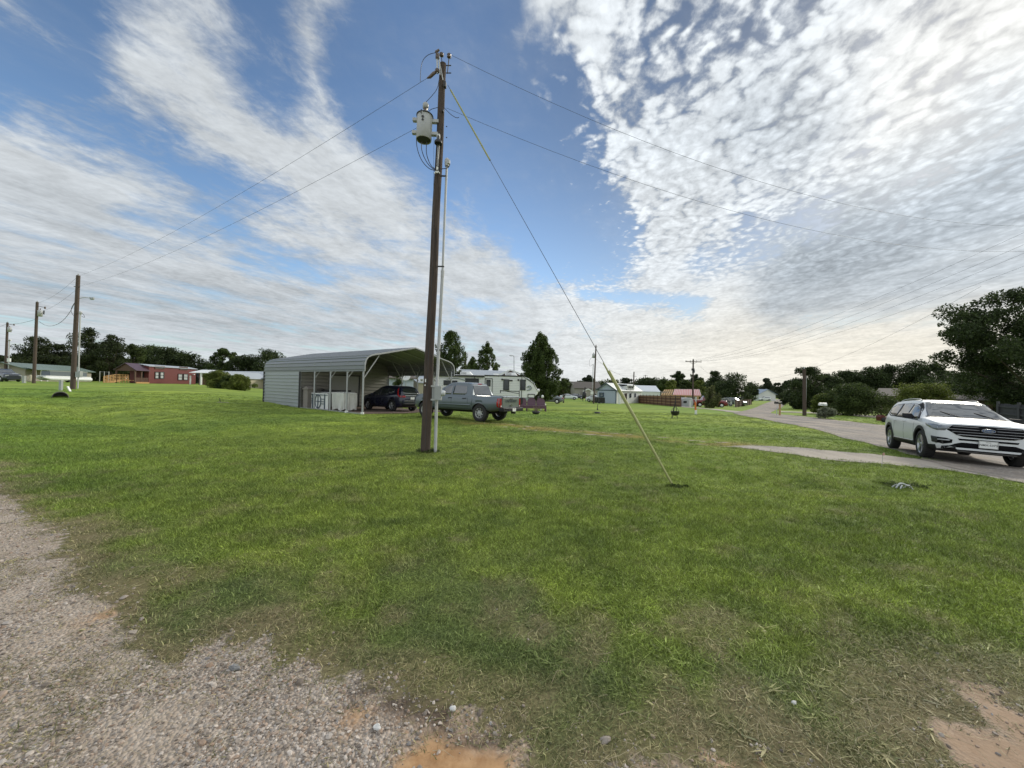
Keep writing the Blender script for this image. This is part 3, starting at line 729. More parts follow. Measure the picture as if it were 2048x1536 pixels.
# lightning arrester / fuse hanging on the front
ff = PW(876.5, 288, -.19); mb = MB(); mb.lathe([(0, .02), (.085, .03), (.092, 0), (.10, .02), (.095, .07), (.05, .11), (.045, .20)], ff, seg=18); mb.build('arrester', M_DARKM, mp_)
mb = MB(); mb.box(ff + Vector((.0, -.01, .17)), (.075, .06, .14)); mb.box(ff + Vector((.0, .06, .25)), (.05, .12, .04)); mb.build('arrester_bracket', M_GALV, mp_)
mb = MB()
for dx in (-.018, .018): mb.bar(ff + Vector((dx, .03, 0)), PW(875 + dx * 60, 332, -.15), .012)
mb.build('down_rod', M_GALV, mp_)
mb = MB(); k0 = PW(874.5, 340, -.15); mb.box(k0, (.045, .03, .16)); mb.bar(k0, k0 + Vector((-.07, 0, -.09)), .03, .02); mb.bar(k0, k0 + Vector((.07, 0, -.09)), .03, .02); mb.build('standoff_bracket', M_WHITE, mp_)
# conduit
cpts = [PW(893.4, 333, .02), PW(889.5, 430, .02), PW(885.2, 545, .02), PW(879, 665, .02), PW(873.6, 775, .02), PW(870.6, 902, .0)]
mb = MB(); mb.tube(cpts[:3], .030, 12); mb.build('riser_conduit', M_PVC, mp_)
mb = MB(); mb.tube([cpts[2] - Vector((0, 0, .0)), cpts[3], cpts[4], cpts[5] - Vector((0, 0, .05))], .042, 12); mb.tube([cpts[2] + UP * .05, cpts[2] - UP * .12], .047, 12); mb.build('conduit', M_PVC, mp_)
hd = PW(894, 325, .0); mb = MB(); mb.lathe([(.05, -.10), (.06, -.06), (.065, .02), (.055, .08), (.03, .11), (0, .115)], hd, seg=14); mb.box(hd + Vector((.045, -.02, .0)), (.07, .09, .10)); mb.build('weatherhead', M_PVC, mp_)
mb = MB()
for py in (352, 533, 700): 
    c = PW(884.5 + (533 - py) * .022, py, .0); mb.bar(c + Vector((-.13, 0, 0)), c + Vector((.05, 0, 0)), .03, .03)
mb.build('conduit_strap', M_DARKM, mp_)
# meter box
mc = PW(876.5, 786, -.06); mb = MB(); mb.box(mc, (.17, .17, .37)); o = mb.build('meter_box', M_BOXG, mp_, bevel=.008)
mb2 = MB(); mb2.lathe([(.075, 0), (.08, .02), (.07, .075), (.04, .095), (0, .1)], mc + Vector((.085, -.01, 0)), axis='X', seg=18); q = mb2.build('meter_dome', M_GLASSY, o)
mb = MB(); 
for dz in (.175, -.175): mb.box(mc + Vector((-.13, .02, dz)), (.24, .06, .045))
mb.build('meter_rail', M_GALV, mp_)
mb = MB(); mb.box(mc + Vector((-.12, .03, 0)), (.14, .015, .30)); mb.build('back_plate', M_BOXG, mp_)
mb = MB(); c = PW(851, 761, -.155); mb.box(c, (.028, .006, .085)); mb.box(c + Vector((-.01, 0, -.12)), (.03, .006, .03)); mb.build('number_tag', M_WHITE, mp_)
# pole top hardware
mb = MB()
cA, cB = PW(874, 110, -.12), PW(875, 147, -.12)
mb.bar(cA, cB, .035); mb.bar(PW(878, 112, -.1), PW(880, 150, -.1), .028)
mb.bar(PW(878, 118, -.05), PW(886, 160, -.12), .02); mb.build('fuse_cutout', M_GALV, mp_)
mb = MB(); ins(mb, PW(874.5, 118, -.12), .05, .16, n=4); ins(mb, PW(874.5, 145, -.12), .06, .10, n=2); mb.tube([PW(871, 104, -.12), PW(878, 100, -.1)], .03, 8); mb.build('cutout_insulator', M_PORC, mp_)
mb = MB(); ins(mb, PW(883, 113, 0), .06, .10, n=2); mb.build('insulator', M_PORC, mp_)
mb = MB(); ins(mb, PW(898, 116, 0), .06, .12, n=2); mb.build('insulator', M_PORC, mp_)
mb = MB(); mb.bar(PW(898, 116, 0), PW(895, 147, 0), .022); mb.bar(PW(883, 113), PW(886, 150, .0), .02)
for py in (131, 146, 253, 275): mb.bar(PW(892, py, .0), PW(899.5 - (py > 200) * 8 + 3, py, .0), .018)
mb.box(PW(890, 170, -.08), (.06, .10, .13)); mb.box(PW(886, 222, -.08), (.04, .08, .06)); mb.build('bolt_hardware', M_DARKM, mp_)
mb = MB(); mb.tube([PW(876, 141, -.08), PW(866, 148, -.1), PW(860, 154, -.1), PW(854, 156.5, -.1)], [.03, .045, .04, .015], 8); mb.build('strain_insulator', M_PORC, mp_)
# jumpers
def sm(pts, it=2):
    p = [Vector(q) for q in pts]
    for _ in range(it):
        q = [p[0]]
        for a, b in zip(p[:-1], p[1:]): q += [a * .75 + b * .25, a * .25 + b * .75]
        q.append(p[-1]); p = q
    return p
for pts in ([(872, 105), (856, 109), (845, 120), (841, 140), (840.5, 164)], [(878, 160), (875, 178), (862, 194), (851, 205)], [(876, 215), (862, 218), (855, 226)], [(886, 213), (900, 228), (912, 236), (918, 235)]):
    wire('jumper_wire', sm([PW(x, y, -.1) for x, y in pts]), .0075, M_CABLE, None, parent=mp_)
for pts in ([(833, 268), (833, 295), (843, 322), (858, 338), (870, 341)], [(843, 284), (843, 302), (853, 325), (866, 339), (880, 341)], [(853.5, 284), (852, 305), (858, 325), (867, 338), (884, 338), (897, 336), (900, 328)]):
    wire('secondary_cable', sm([PW(x, y, -.12) for x, y in pts]), .010, M_CABLE, None, parent=mp_)
wire('ground_wire', [PW(868, 270, -.13), PW(866, 500, -.15), PW(855, 760, -.16), PW(850.5, 895, -.16)], .004, M_WIRE, None, parent=mp_)
# ---- guy wire with yellow guards
ga, gb = W(895.5, 170, YB), G(1345, 972) + Vector((0, 0, .02))
gw = empty('guy_wire', gb, 0, 'steel guy wire from the tall pole to the lawn with long yellow guard', 'guy wire')
def gl(tt): return ga.lerp(gb, tt) - gb
wire('cable', [gl(0), gl(1.0)], .006, M_WIRE, None, parent=gw)
mb = MB(); mb.tube([gl(.035), gl(.19)], .022, 8); mb.build('upper_sleeve', M_YEL, gw)
ti = 0.0
def tguy(px):
    lo, hi = 0.0, 1.0
    for _ in range(40):
        m_ = (lo + hi) / 2; p = ga.lerp(gb, m_); d = C3.transposed() @ (p - Vector((0, 0, CAMH))); x = 1024 + F * d.x / -d.z
        if x < px: lo = m_
        else: hi = m_
    return lo
t0_, t1_ = tguy(901), tguy(980); bpy.data.objects.remove(gw.children[-1])
mb = MB(); mb.tube([gl(t0_), gl(t1_)], .020, 8); mb.build('upper_sleeve', M_YEL, gw)
t2_ = tguy(1217); a, b = gl(t2_), gl(.998)
mb = MB(); mb.tube([a, a.lerp(b, .3), b], [.035, .031, .019], 10); d_ = (b - a).normalized()
mb.tube([a - d_ * .16 + Vector((-.03, 0, .03)), a + d_ * .25 + Vector((-.02, 0, .0))], [.014, .02], 6); mb.build('guard_sleeve', M_YEL, gw)
# ---- lines to the left
p1b, p2b, p3b = P(145.5, 35), P(70, 49), P(11, 67)
T1 = W(156.5, 552, 35); T2 = W(74.5, 606, 49); T3 = W(14.5, 646, 67)
wire('power_line', cat_pts(W(854, 156.5, YB - .1), T1, .55), .0045, M_WIRE, 'upper power line from the tall middle pole to the brown pole on the left', 'power line', 'overhead lines')
wire('power_line', cat_pts(W(868, 237, YB), W(151, 574, 35), .6), .0045, M_WIRE, 'lower power line running left from behind the grey transformer', 'power line', 'overhead lines')
for a_, b_, lb in ((T1, T2, 'upper'), (T1 - Vector((0, 0, 1.1)), T2 - Vector((0, 0, 1.2)), 'lower')):
    wire('power_line', cat_pts(a_, b_, .4), .008, M_WIRE, lb + ' thin line between the lamp pole and the next pole left', 'power line', 'overhead lines')
sv = [W(150, 604, 35), W(140, 625, 37), W(125, 643, 40), W(108, 652, 43), W(92, 652, 46), W(78, 643, 49)]
wire('service_cable', sm(sv), .02, M_CABLE, 'thick black cable sagging between the two left poles', 'cable', 'overhead lines')
wire('service_cable', cat_pts(W(70, 639, 49), W(14, 648, 67), .2), .018, M_CABLE, 'black cable between the two poles farthest left', 'cable', 'overhead lines')
wire('service_cable', cat_pts(W(13, 648, 67), W(-60, 668, 92), .3), .02, M_CABLE, 'black cable leaving the leftmost pole out of the picture', 'cable', 'overhead lines')
# ---- lines to the right
wire('power_line', fit_pts(W(898, 108, YB), (44, 21), (1269, 275), (2040, 452)), .0042, M_WIRE, 'upper long power line sagging across the right half of the sky', 'power line', 'overhead lines')
wire('power_line', fit_pts(W(893, 216, YB), (44, 21), (1269, 362), (2040, 503)), .0042, M_WIRE, 'lower long power line sagging across the right half of the sky', 'power line', 'overhead lines')
# ---- other poles
def pole_obj(px, Y, toppx, toppy, r0=.15, r1=.11, label='', mat=M_POLE2, group='wooden utility poles'):
    b = P(px, Y); tp = W(toppx, toppy, Y); e = empty('utility_pole', b, 0, label, 'utility pole', group)
    mb = MB(); n = 6; d = tp - b
    mb.tube([d * (i / n) - (Vector((0, 0, .3)) if i == 0 else Vector()) for i in range(n + 1)], [r0 + (r1 - r0) * i / n for i in range(n + 1)], 10); mb.build('shaft', mat, e)
    mb = MB(); ins(mb, d, .06, .16); mb.build('insulator', M_PORCG, e)
    return e, (lambda x, y, dy=0.0: W(x, y, Y + dy) - b)
e, q = pole_obj(145.5, 35, 156.5, 551, .185, .14, 'thick brown wooden pole carrying a street lamp arm on the left')
mb = MB(); mb.tube([q(159, 597, 0), q(164, 595.5), q(172, 595), q(180, 596)], .028, 7); mb.build('lamp_arm', M_GALV, e)
mb = MB(); c = q(184, 597.5); mb.lathe([(0, .0), (.12, .02), (.16, .06), (.10, .16), (.05, .2), (0, .21)], c + Vector((0, 0, -.1)), seg=12); mb.box(c + Vector((.0, 0, .08)), (.35, .14, .08)); mb.build('lamp_head', M_BOXG, e)
mb = MB(); mb.bar(q(148, 573), q(160, 574), .05); mb.bar(q(152, 585), q(156, 585), .05); mb.build('crossbar', M_DARKM, e)
mb = MB(); mb.tube([q(160.5, 627), q(157, 745)], .055, 8); mb.tube([q(156.8, 745), q(155.5, 777)], .05, 8); mb.build('conduit', M_PVC, e)
mb = MB(); c = q(161, 626); mb.lathe([(.05, -.15), (.1, -.05), (.12, .08), (.06, .16), (0, .17)], c, seg=8); mb.build('weatherhead', M_PVC, e)
mb = MB(); mb.box(q(157.5, 749), (.42, .2, .5)); mb.box(q(161.5, 747), (.12, .25, .42)); mb.build('meter_box', M_BOXG, e)
wire('drip_loop', sm([q(163, 625), q(168, 630), q(170, 636), q(163, 632)]), .015, M_CABLE, None, parent=e)
wire('drip_loop', sm([q(150, 604), q(142, 616), q(143, 626), q(148, 632)]), .015, M_CABLE, None, parent=e)
def xformer(e, c, h=.8, r=.24):
    mb = MB(); mb.lathe([(0, 0), (r, 0), (r, h), (r * .7, h + .06), (0, h + .08)], c, seg=12); mb.build('transformer', M_XF, e)
    mb = MB(); ins(mb, c + Vector((.0, 0, h + .06)), .06, .22, n=3); mb.build('bushing', M_PORC, e)
e, q = pole_obj(67.5, 49, 74.5, 604, .17, .13, 'wooden pole with small transformer, second from the left edge')
xformer(e, q(80, 633), .75, .22); mb = MB(); mb.bar(q(75, 612), q(90, 615), .05); mb.bar(q(76, 626), q(88, 626), .06); mb.bar(q(88, 621), q(87.5, 629), .09); mb.build('bracket', M_DARKM, e)
mb = MB(); ins(mb, q(90, 618), .1, .3); mb.build('cutout_insulator', M_PORC, e)
e, q = pole_obj(10.5, 67, 15, 645, .20, .14, 'wooden pole with transformer beside the left picture edge')
xformer(e, q(19, 664), .8, .24); mb = MB(); mb.bar(q(15, 648), q(27, 650), .06); mb.bar(q(16, 661), q(25, 660), .07); mb.build('bracket', M_DARKM, e)
mb = MB(); ins(mb, q(28, 651), .12, .3); mb.build('cutout_insulator', M_PORC, e)
mb = MB(); mb.tube([q(19, 682), q(16, 762)], .07, 8); mb.tube([q(17.5, 681), q(22, 680)], .13, 8); mb.build('conduit', M_PVC, e)
mb = MB(); mb.box(q(18, 720), (.5, .2, .6)); mb.build('meter_box', M_WHITE, e)
# middle distance
e, q = pole_obj(1187, 72, 1192, 691, .16, .12, 'slim wooden pole with transformer beside the white house')
xformer(e, q(1187, 716), .75, .24); mb = MB(); mb.tube([q(1186.5, 728), q(1184, 802)], .06, 8); mb.build('conduit', M_PVC, e)
mb = MB(); mb.box(q(1184, 786), (.5, .2, .55)); mb.build('meter_box', M_WHITE, e)
wire('drip_loop', sm([q(1184, 714), q(1178, 722), q(1179, 734), q(1185, 729)]), .02, M_CABLE, None, parent=e)
mb = MB(); mb.bar(q(1189, 694), q(1196, 694), .05); mb.build('bracket', M_DARKM, e)
e, q = pole_obj(1266, 88, 1268, 744, .16, .12, 'dark wooden pole at the end of the brown fence'); mb = MB(); mb.bar(q(1266, 752), q(1273, 753), .07); mb.bar(q(1266, 758), q(1272, 762), .07); mb.build('bracket', M_DARKM, e)
wire('power_line', sm([W(1192, 718, 72), W(1220, 741, 76), W(1245, 752, 82), W(1267, 752, 88)]), .018, M_WIRE, 'short line between the slim pole and the fence end pole', 'power line', 'overhead lines')
e, q = pole_obj(1291, 200, 1291, 750, .2, .15, 'small faraway pole with a cross arm above the tree line'); mb = MB(); mb.bar(q(1287, 751), q(1295, 751), .15); mb.build('crossarm', M_POLE2, e)
e, q = pole_obj(1385.5, 76, 1386.5, 719, .17, .13, 'dark pole with a wide cross arm behind the red pickup', mat=M_POLE)
mb = MB(); mb.bar(q(1371, 723, -.15), q(1403, 724, -.15), .13, .13); mb.bar(q(1379, 724), q(1385.5, 728), .04); mb.bar(q(1394, 724), q(1387, 728), .04); mb.build('crossarm', M_POLE2, e)
for x in (1372, 1381, 1393, 1402):
    mb = MB(); ins(mb, q(x, 722.5, -.15), .07, .22); mb.build('insulator', M_PORCG, e)
mb = MB(); mb.box(q(1386, 739), (.5, .3, .4)); mb.box(q(1387, 743), (.4, .3, .5)); mb.build('hardware', M_DARKM, e)
T4 = [W(x, 722, 76) for x in (1372, 1381, 1393, 1402)]
for k, (c1, c2, nm) in enumerate((((1608, 655), (2046, 466), 'highest'), ((1620, 662), (2046, 490), 'second highest'), ((1640, 667), (2046, 507), 'third highest'), ((1655, 672), (2046, 533), 'lowest'))):
    pts = fit_pts(T4[k], (27 + k * .7, 7), c1, c2)
    wire('power_line', pts, [.012 - .007 * i / 48 for i in range(49)], M_WIRE, nm + ' of the four lines over the road at the right', 'power line', 'overhead lines')
e, q = pole_obj(1457, 120, 1458, 758, .17, .13, 'dark pole standing before the big round tree group', mat=M_POLE)
wire('power_line', cat_pts(T4[3] - Vector((0, 0, 1.2)), W(1458, 760, 120), .9), .013, M_WIRE, 'line from the cross arm pole to the pole before the trees', 'power line', 'overhead lines')
e, q = pole_obj(1514, 190, 1514, 772, .2, .15, 'faint small pole beside the white shed down the road'); mb = MB(); mb.bar(q(1508, 774), q(1520, 774), .14); mb.build('crossarm', M_POLE2, e)
wire('power_line', fit_pts(W(1458, 760, 120), (60, 50), (1520, 760), (1605, 742)), .013, M_WIRE, 'line sagging over the far end of the road', 'power line', 'overhead lines')
e, q = pole_obj(1609, 34, 1608.5, 738, .155, .13, 'near black short pole by the bushes across the road', mat=M_POLE)
mb = MB(); mb.tube([q(1612.5, 752), q(1612, 818)], .03, 8); mb.build('conduit', M_PVC, e)
mb = MB(); mb.tube([q(1611.8, 818), q(1612, 839)], .045, 8); mb.build('guard_sleeve', M_YEL, e)
mb = MB(); mb.box(q(1604.5, 836), (.16, .12, .3)); mb.build('marker', M_WHITE, e)
# thin lamp masts far away
for (px, Y, tx, ty, lb) in ((1028, 60, 1028, 712, 'thin pale lamp mast rising behind the travel trailer'), (1148, 130, 1147, 767, 'small pale lamp mast by the grey house'), (1534, 170, 1534, 778, 'thin white mast behind the white van')):
    b = P(px, Y); tp = W(tx, ty, Y) - b; e = empty('lamp_mast', b, 0, lb, 'lamp post', 'thin lamp masts')
    mb = MB(); mb.tube([(0, 0, 0), tp], [.09, .05], 7); mb.build('mast', M_PVC, e)
    mb = MB(); mb.tube([tp, tp + Vector((-.5, 0, .05))], .06, 6); mb.box(tp + Vector((-.45, 0, .03)), (.5, .2, .12)); mb.build('lamp_head', M_GALV, e)
e, q = pole_obj(931, 75, 931, 703, .18, .14, 'dark pole top between the two trees behind the trailer', mat=M_POLE)
# ================================================================== carport
def metal_sheet(name, col, rough=.4, dirt=.2): return pm(name, col, rough, .25, var=.06, scale=1.5, dirt=dirt, dirtcol=(.20, .19, .18))
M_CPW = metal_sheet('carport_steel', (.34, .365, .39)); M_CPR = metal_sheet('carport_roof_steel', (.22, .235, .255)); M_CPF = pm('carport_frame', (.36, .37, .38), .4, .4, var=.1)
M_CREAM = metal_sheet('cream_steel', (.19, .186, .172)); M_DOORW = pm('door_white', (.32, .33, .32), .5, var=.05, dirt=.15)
M_FLOOR = pm('packed_dirt', (.14, .10, .078), .95, var=.3, scale=2.5, bump=.6)
M_TARP = pm('white_tarp', (.58, .58, .55), .7, var=.1, scale=4, dirt=.25); M_WOOD = pm('raw_wood', (.42, .27, .13), .75, var=.25, scale=3, stretch=(1, 1, 8)); M_GREYW = pm('grey_board', (.22, .20, .18), .85, var=.25, scale=6)
def ribbed(poly, sp=.23, h=.045, wd=.07):
    p = np.array(poly, float); d = np.r_[0, np.cumsum(np.hypot(*np.diff(p, axis=0).T))]; L = d[-1]; ev = [0.0]; off = [0.0]; s = sp * .5
    while s < L - wd:
        ev += [s - wd * .5, s - wd * .2, s + wd * .2, s + wd * .5]; off += [0, h, h, 0]; s += sp
    ev.append(L); off.append(0)
    for q in d[1:-1]:
        k = int(np.searchsorted(ev, q)); ev.insert(k, q); off.insert(k, np.interp(q, [ev[k - 1], ev[k + 1]], [off[k - 1], off[k]]))
    out = []
    for s, o in zip(ev, off):
        x = np.interp(s, d, p[:, 0]); y = np.interp(s, d, p[:, 1]); e = 1e-3
        tx = np.interp(s + e, d, p[:, 0]) - np.interp(s - e, d, p[:, 0]); ty = np.interp(s + e, d, p[:, 1]) - np.interp(s - e, d, p[:, 1]); l = math.hypot(tx, ty) + 1e-9
        out.append((x - ty / l * o, y + tx / l * o))
    return out
def sheet(mb, prof, f0, f1, mi=0):
    """extrude a profile; f0,f1 map a profile point to 3D at both ends"""
    a = [f0(*q) for q in prof]; b = [f1(*q) for q in prof]; n = len(prof)
    mb.add(a + b, [(i, i + 1, n + i + 1, n + i) for i in range(n - 1)], mi)
base = P(726, CP0.y); cz = .03
cpe = empty('carport', (CP0.x, CP0.y, cz), 0, 'long grey metal carport with rounded eaves and enclosed rear storage', 'carport')
def c3(a, b, z): p = CPD * a + CPN * b; return Vector((p.x, p.y, z))
EV, RG, HW = 2.72, 4.02, CPW / 2
half = [(-.02, EV - .32), (-.02, EV), (.0, 2.92), (.06, 3.07), (.17, 3.20), (.34, 3.30), (.62, 3.385), (1.0, 3.46), (HW, RG)]
prof = half + [(CPW - b, z) for b, z in half[::-1][1:]]
mb = MB(); rp = ribbed(prof); sheet(mb, rp, lambda b, z: c3(-.18, b, z), lambda b, z: c3(CPL, b, z)); o = mb.build('roof', M_CPR, cpe); md = o.modifiers.new('s', 'SOLIDIFY'); md.thickness = .004; md.offset = 0
mb = MB(); zt = half[0][1] + .002
for (b_, sg) in ((0.0, -1), (CPW, 1)):
    pr = ribbed([(0, 0.0), (0, EV - .30)], h=.045 * sg)
    f = (lambda s: (lambda x, z: c3(s, b_ + sg * (abs(x) + .002), z)))
    sheet(mb, pr, f(7.2), f(CPL))
pr = [(0, 0), (0, EV)]
o = mb.build('side_wall', M_CPW, cpe); md = o.modifiers.new('s', 'SOLIDIFY'); md.thickness = .004; md.offset = 0
# corner trim of the enclosed part
mb = MB()
for a_, b_ in ((CPL, 0), (7.2, 0), (CPL, CPW), (7.2, CPW)): mb.bar(c3(a_, b_ + (-.02 if b_ == 0 else .02), -.05), c3(a_, b_ + (-.02 if b_ == 0 else .02), EV - .3), .09)
mb.build('corner_trim', M_DARKM, cpe)
# partition and rear wall
def gable_wall(a_, nm, mat):
    mb = MB(); zs = []
    pz = ribbed([(0, 0), (0, RG - .04)])
    def bspan(z):
        if z <= EV: return 0.02, CPW - .02
        zz = [q[1] for q in half[1:]]; bb = [q[0] for q in half[1:]]; b_ = float(np.interp(z + .04, zz, bb)); return max(.02, b_), CPW - max(.02, b_)
    vs = []
    for o_, z in pz:
        b1, b2 = bspan(z); vs += [c3(a_ - abs(o_), b1, z), c3(a_ - abs(o_), b2, z)]
    mb.add(vs, [(2 * i, 2 * i + 1, 2 * i + 3, 2 * i + 2) for i in range(len(pz) - 1)]); return mb.build(nm, mat, cpe)
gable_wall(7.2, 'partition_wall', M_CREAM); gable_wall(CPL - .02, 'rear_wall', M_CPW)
mb = MB(); dz = ribbed([(0, .04), (0, 2.22)], .10, .006, .03); sheet(mb, dz, lambda x, z: c3(7.14 - abs(x), 2.1, z), lambda x, z: c3(7.14 - abs(x), 4.25, z)); dr = mb.build('storage_door', M_DOORW, cpe)
mb = MB(); mb.bar(c3(7.12, 2.06, 0), c3(7.12, 2.06, 2.28), .08); mb.bar(c3(7.12, 4.29, 0), c3(7.12, 4.29, 2.28), .08); mb.bar(c3(7.12, 2.0, 2.28), c3(7.12, 4.35, 2.28), .08); mb.build('door_frame', M_DARKM, dr)
mb = MB(); mb.box(c3(7.08, 4.05, 1.05), (.12, .05, .05)); mb.build('door_handle', M_BLACK, dr)
# legs, base rails, bows, braces
PO = [0.03, 1.62, 3.45, 5.35, 7.2]
for b_ in (.03, CPW - .03):
    for a_ in (PO if b_ < 1 else [0.03, 1.8, 3.6, 5.4, 7.2]):
        mb = MB(); mb.bar(c3(a_, b_, -.1), c3(a_, b_, EV - .02), .075, .075); mb.build('post', M_CPF, cpe)
for a_ in (0.03, 1.62, 3.45, 5.35, 9.0, 11.0, CPL - .06):
    mb = MB(); pts = [c3(a_, b, z - .05) for b, z in prof[1:-1]]; pts[0] = c3(a_, .03, EV - .05); pts[-1] = c3(a_, CPW - .03, EV - .05)
    for p_, q_ in zip(pts[:-1], pts[1:]): mb.bar(p_, q_, .055, .055)
    mb.build('roof_bow', M_CPF, cpe)
    if a_ < 7:
        mb = MB(); mb.bar(c3(a_, .06, 2.02), c3(a_, 1.0, 3.36), .05); mb.bar(c3(a_, CPW - .06, 2.02), c3(a_, CPW - 1.0, 3.36), .05); mb.build('knee_brace', M_CPF, cpe)
mb = MB()
for a_ in PO[1:4]: mb.bar(c3(a_, .03, 2.25), c3(a_ - .48, .03, 2.66), .04)
for a_ in (1.8, 3.6, 5.4): mb.bar(c3(a_, CPW - .03, 2.25), c3(a_ - .48, CPW - .03, 2.66), .04)
mb.build('eave_brace', M_CPF, cpe)
mb = MB(); mb.bar(c3(0, .03, .03), c3(7.2, .03, .03), .07, .07); mb.bar(c3(0, .03, EV - .03), c3(7.2, .03, EV - .03), .055); mb.bar(c3(0, CPW - .03, EV - .03), c3(7.2, CPW - .03, EV - .03), .055); mb.build('base_rail', M_CPF, cpe)
mb = MB()
for b_ in (.03, CPW - .03): mb.box(c3(0.03, b_, .06), (.14, .14, .12))
mb.box(c3(1.62, .03, .06), (.14, .14, .12)); mb.build('foot_cap', M_WHITE, cpe)
mb = MB()     # front roof trim
for (b1, z1), (b2, z2) in zip(prof[:-1], prof[1:]): mb.bar(c3(-.185, b1, z1), c3(-.185, b2, z2), .035, .075)
mb.build('front_trim', M_CPF, cpe)
mb = MB(); n = 14; vs = [c3(.15 + 7 * i / n, .2 + (CPW - .4) * j / n, 0) for i in range(n + 1) for j in range(n + 1)]
vs = [Vector((v.x, v.y, float(gmesh(v.x + CP0.x, v.y + CP0.y)) + .03 - cz)) for v in vs]
mb.add(vs, [(i * (n + 1) + j, i * (n + 1) + j + 1, (i + 1) * (n + 1) + j + 1, (i + 1) * (n + 1) + j) for i in range(n) for j in range(n)])
o = mb.build('path', M_FLOOR, None, (CP0.x, CP0.y, cz)); o.name = 'carport_floor'; tag(o, kind='structure')
# things stored in the open part
def cpw(a, b, z=0.0): v = cp(a, b); return Vector((v.x, v.y, cz + z))
CPR = math.atan2(CPD.y, CPD.x)
e = empty('patterned_panel', cpw(4.35, .42), CPR, 'white panel with dark ring and cross pattern leaning inside the carport', 'panel'); L = 2.3
mb = MB(); mb.box((L / 2, 0, .5), (L, .02, .96)); mb.build('panel', M_WHITE, e)
mb = MB()
for x0 in (.04, L - .04): mb.bar((x0, -.0, 0), (x0, 0, 1.02), .07, .05)
mb.bar((0, 0, 1.0), (L, 0, 1.0), .05, .07); mb.build('frame', M_WHITE, e)
for sg in (1,):
    mb = MB(); y0 = .035; 
    ring = [(L * .53 + .36 * math.cos(th), y0, .5 + .44 * math.sin(th)) for th in np.linspace(0, 6.283, 25)]
    mb.tube(ring, .028, 6, cap=False); mb.bar((L * .53, y0, .06), (L * .53, y0, .94), .045); mb.bar((L * .17, y0, .5), (L * .9, y0, .5), .04)
    for q in (.17, .82): mb.bar((L * q, y0, 0), (L * q, y0, .98), .05)
    for z_ in (.36, .66): mb.bar((L * .2, y0, z_), (L * .38, y0, z_), .04); mb.bar((L * .68, y0, z_), (L * .9, y0, z_), .04)
    mb.bar((.05, y0, .93), (L - .05, y0, .93), .04); mb.build('dark_pattern', pm('slate_blue', (.05, .08, .11), .5), e)
def cloth(Lx, Ly, H, seed=3, amp=.05):
    mb = MB(); n = 40; vs = []; r = np.random.RandomState(seed); ph = r.rand(8) * 6
    per = [(-Lx / 2, -Ly / 2), (Lx / 2, -Ly / 2), (Lx / 2, Ly / 2), (-Lx / 2, Ly / 2), (-Lx / 2, -Ly / 2)]; pp = []
    for a, b in zip(per[:-1], per[1:]):
        for k in range(n): pp.append((a[0] + (b[0] - a[0]) * k / n, a[1] + (b[1] - a[1]) * k / n))
    m_ = len(pp); lv = 12
    for j in range(lv + 1):
        f = j / lv
        for i, (x, y) in enumerate(pp):
            w_ = amp * f * (math.sin(i * .33 + ph[0] + f * 2) + .6 * math.sin(i * .81 + ph[1]) + .3 * math.sin(i * 1.7 + ph[2]))
            l = math.hypot(x, y); zb = .05 + .10 * math.sin(i * .12 + ph[3]) ** 2
            vs.append((x * (1 + w_ / l), y * (1 + w_ / l), H - (H - zb) * f + (.02 * math.sin(i * .5) if j == 0 else 0)))
    fs = [(j * m_ + i, j * m_ + (i + 1) % m_, (j + 1) * m_ + (i + 1) % m_, (j + 1) * m_ + i) for j in range(lv) for i in range(m_)]
    mb.add(vs, fs, 0, True); mb.add([vs[i] for i in range(m_)] + [(0, 0, H + .06)], [(i, (i + 1) % m_, m_) for i in range(m_)], 0, True); return mb
o = cloth(1.35, .85, 1.12, 5, .07).build('covered_table', M_TARP, None, cpw(3.1, .75), CPR); tag(o, 'object draped with pale creased tarp beside the patterned panel', 'tarp')
e = empty('workbench', cpw(3.9, 1.5), CPR, 'white workbench with black clutter behind the patterned panel', 'workbench')
mb = MB(); mb.box((1.7, 0, 1.05), (3.4, .7, .06)); mb.build('bench_top', M_WHITE, e); mb = MB()
for x in (.1, 1.7, 3.3):
    for y in (-.3, .3): mb.bar((x, y, 0), (x, y, 1.02), .07)
mb.build('leg', M_WHITE, e)
mb = MB()
for k in range(9): mb.box((.3 + k * .36 + random.random() * .1, random.uniform(-.2, .2), 1.08 + .06 + .04 * random.random()), (.26 + .2 * random.random(), .3, .10 + .12 * random.random()), random.random())
mb.bar((2.2, 0, 1.1), (3.2, .1, 1.32), .03); o = mb.build('clutter', M_BLACK, e)
mb = MB(); mb.box((0, 0, .62), (.6, .5, 1.24)); mb.box((.0, 0, 1.27), (.75, .6, .06)); mb.prism([(-.35, -.25, 1.3), (.35, -.25, 1.3), (0, -.25, 1.45)], (0, .5, 0)); mb.box((-.1, -.27, .7), (.05, .05, 1.1)); mb.box((.15, -.27, .7), (.05, .05, 1.1))
o = mb.build('wooden_cupboard', M_GREYW, None, cpw(6.75, .4), CPR); tag(o, 'grey weathered wooden cupboard against the storage corner of the carport', 'cupboard')
mb = MB(); mb.lathe([(0, 0), (.28, 0), (.32, .5), (.30, .52), (0, .52)], seg=14); o = mb.build('black_bin', M_BLACK, None, cpw(6.7, 1.25), 0); tag(o, 'black round bin at the dark corner post of the carport', 'bin')
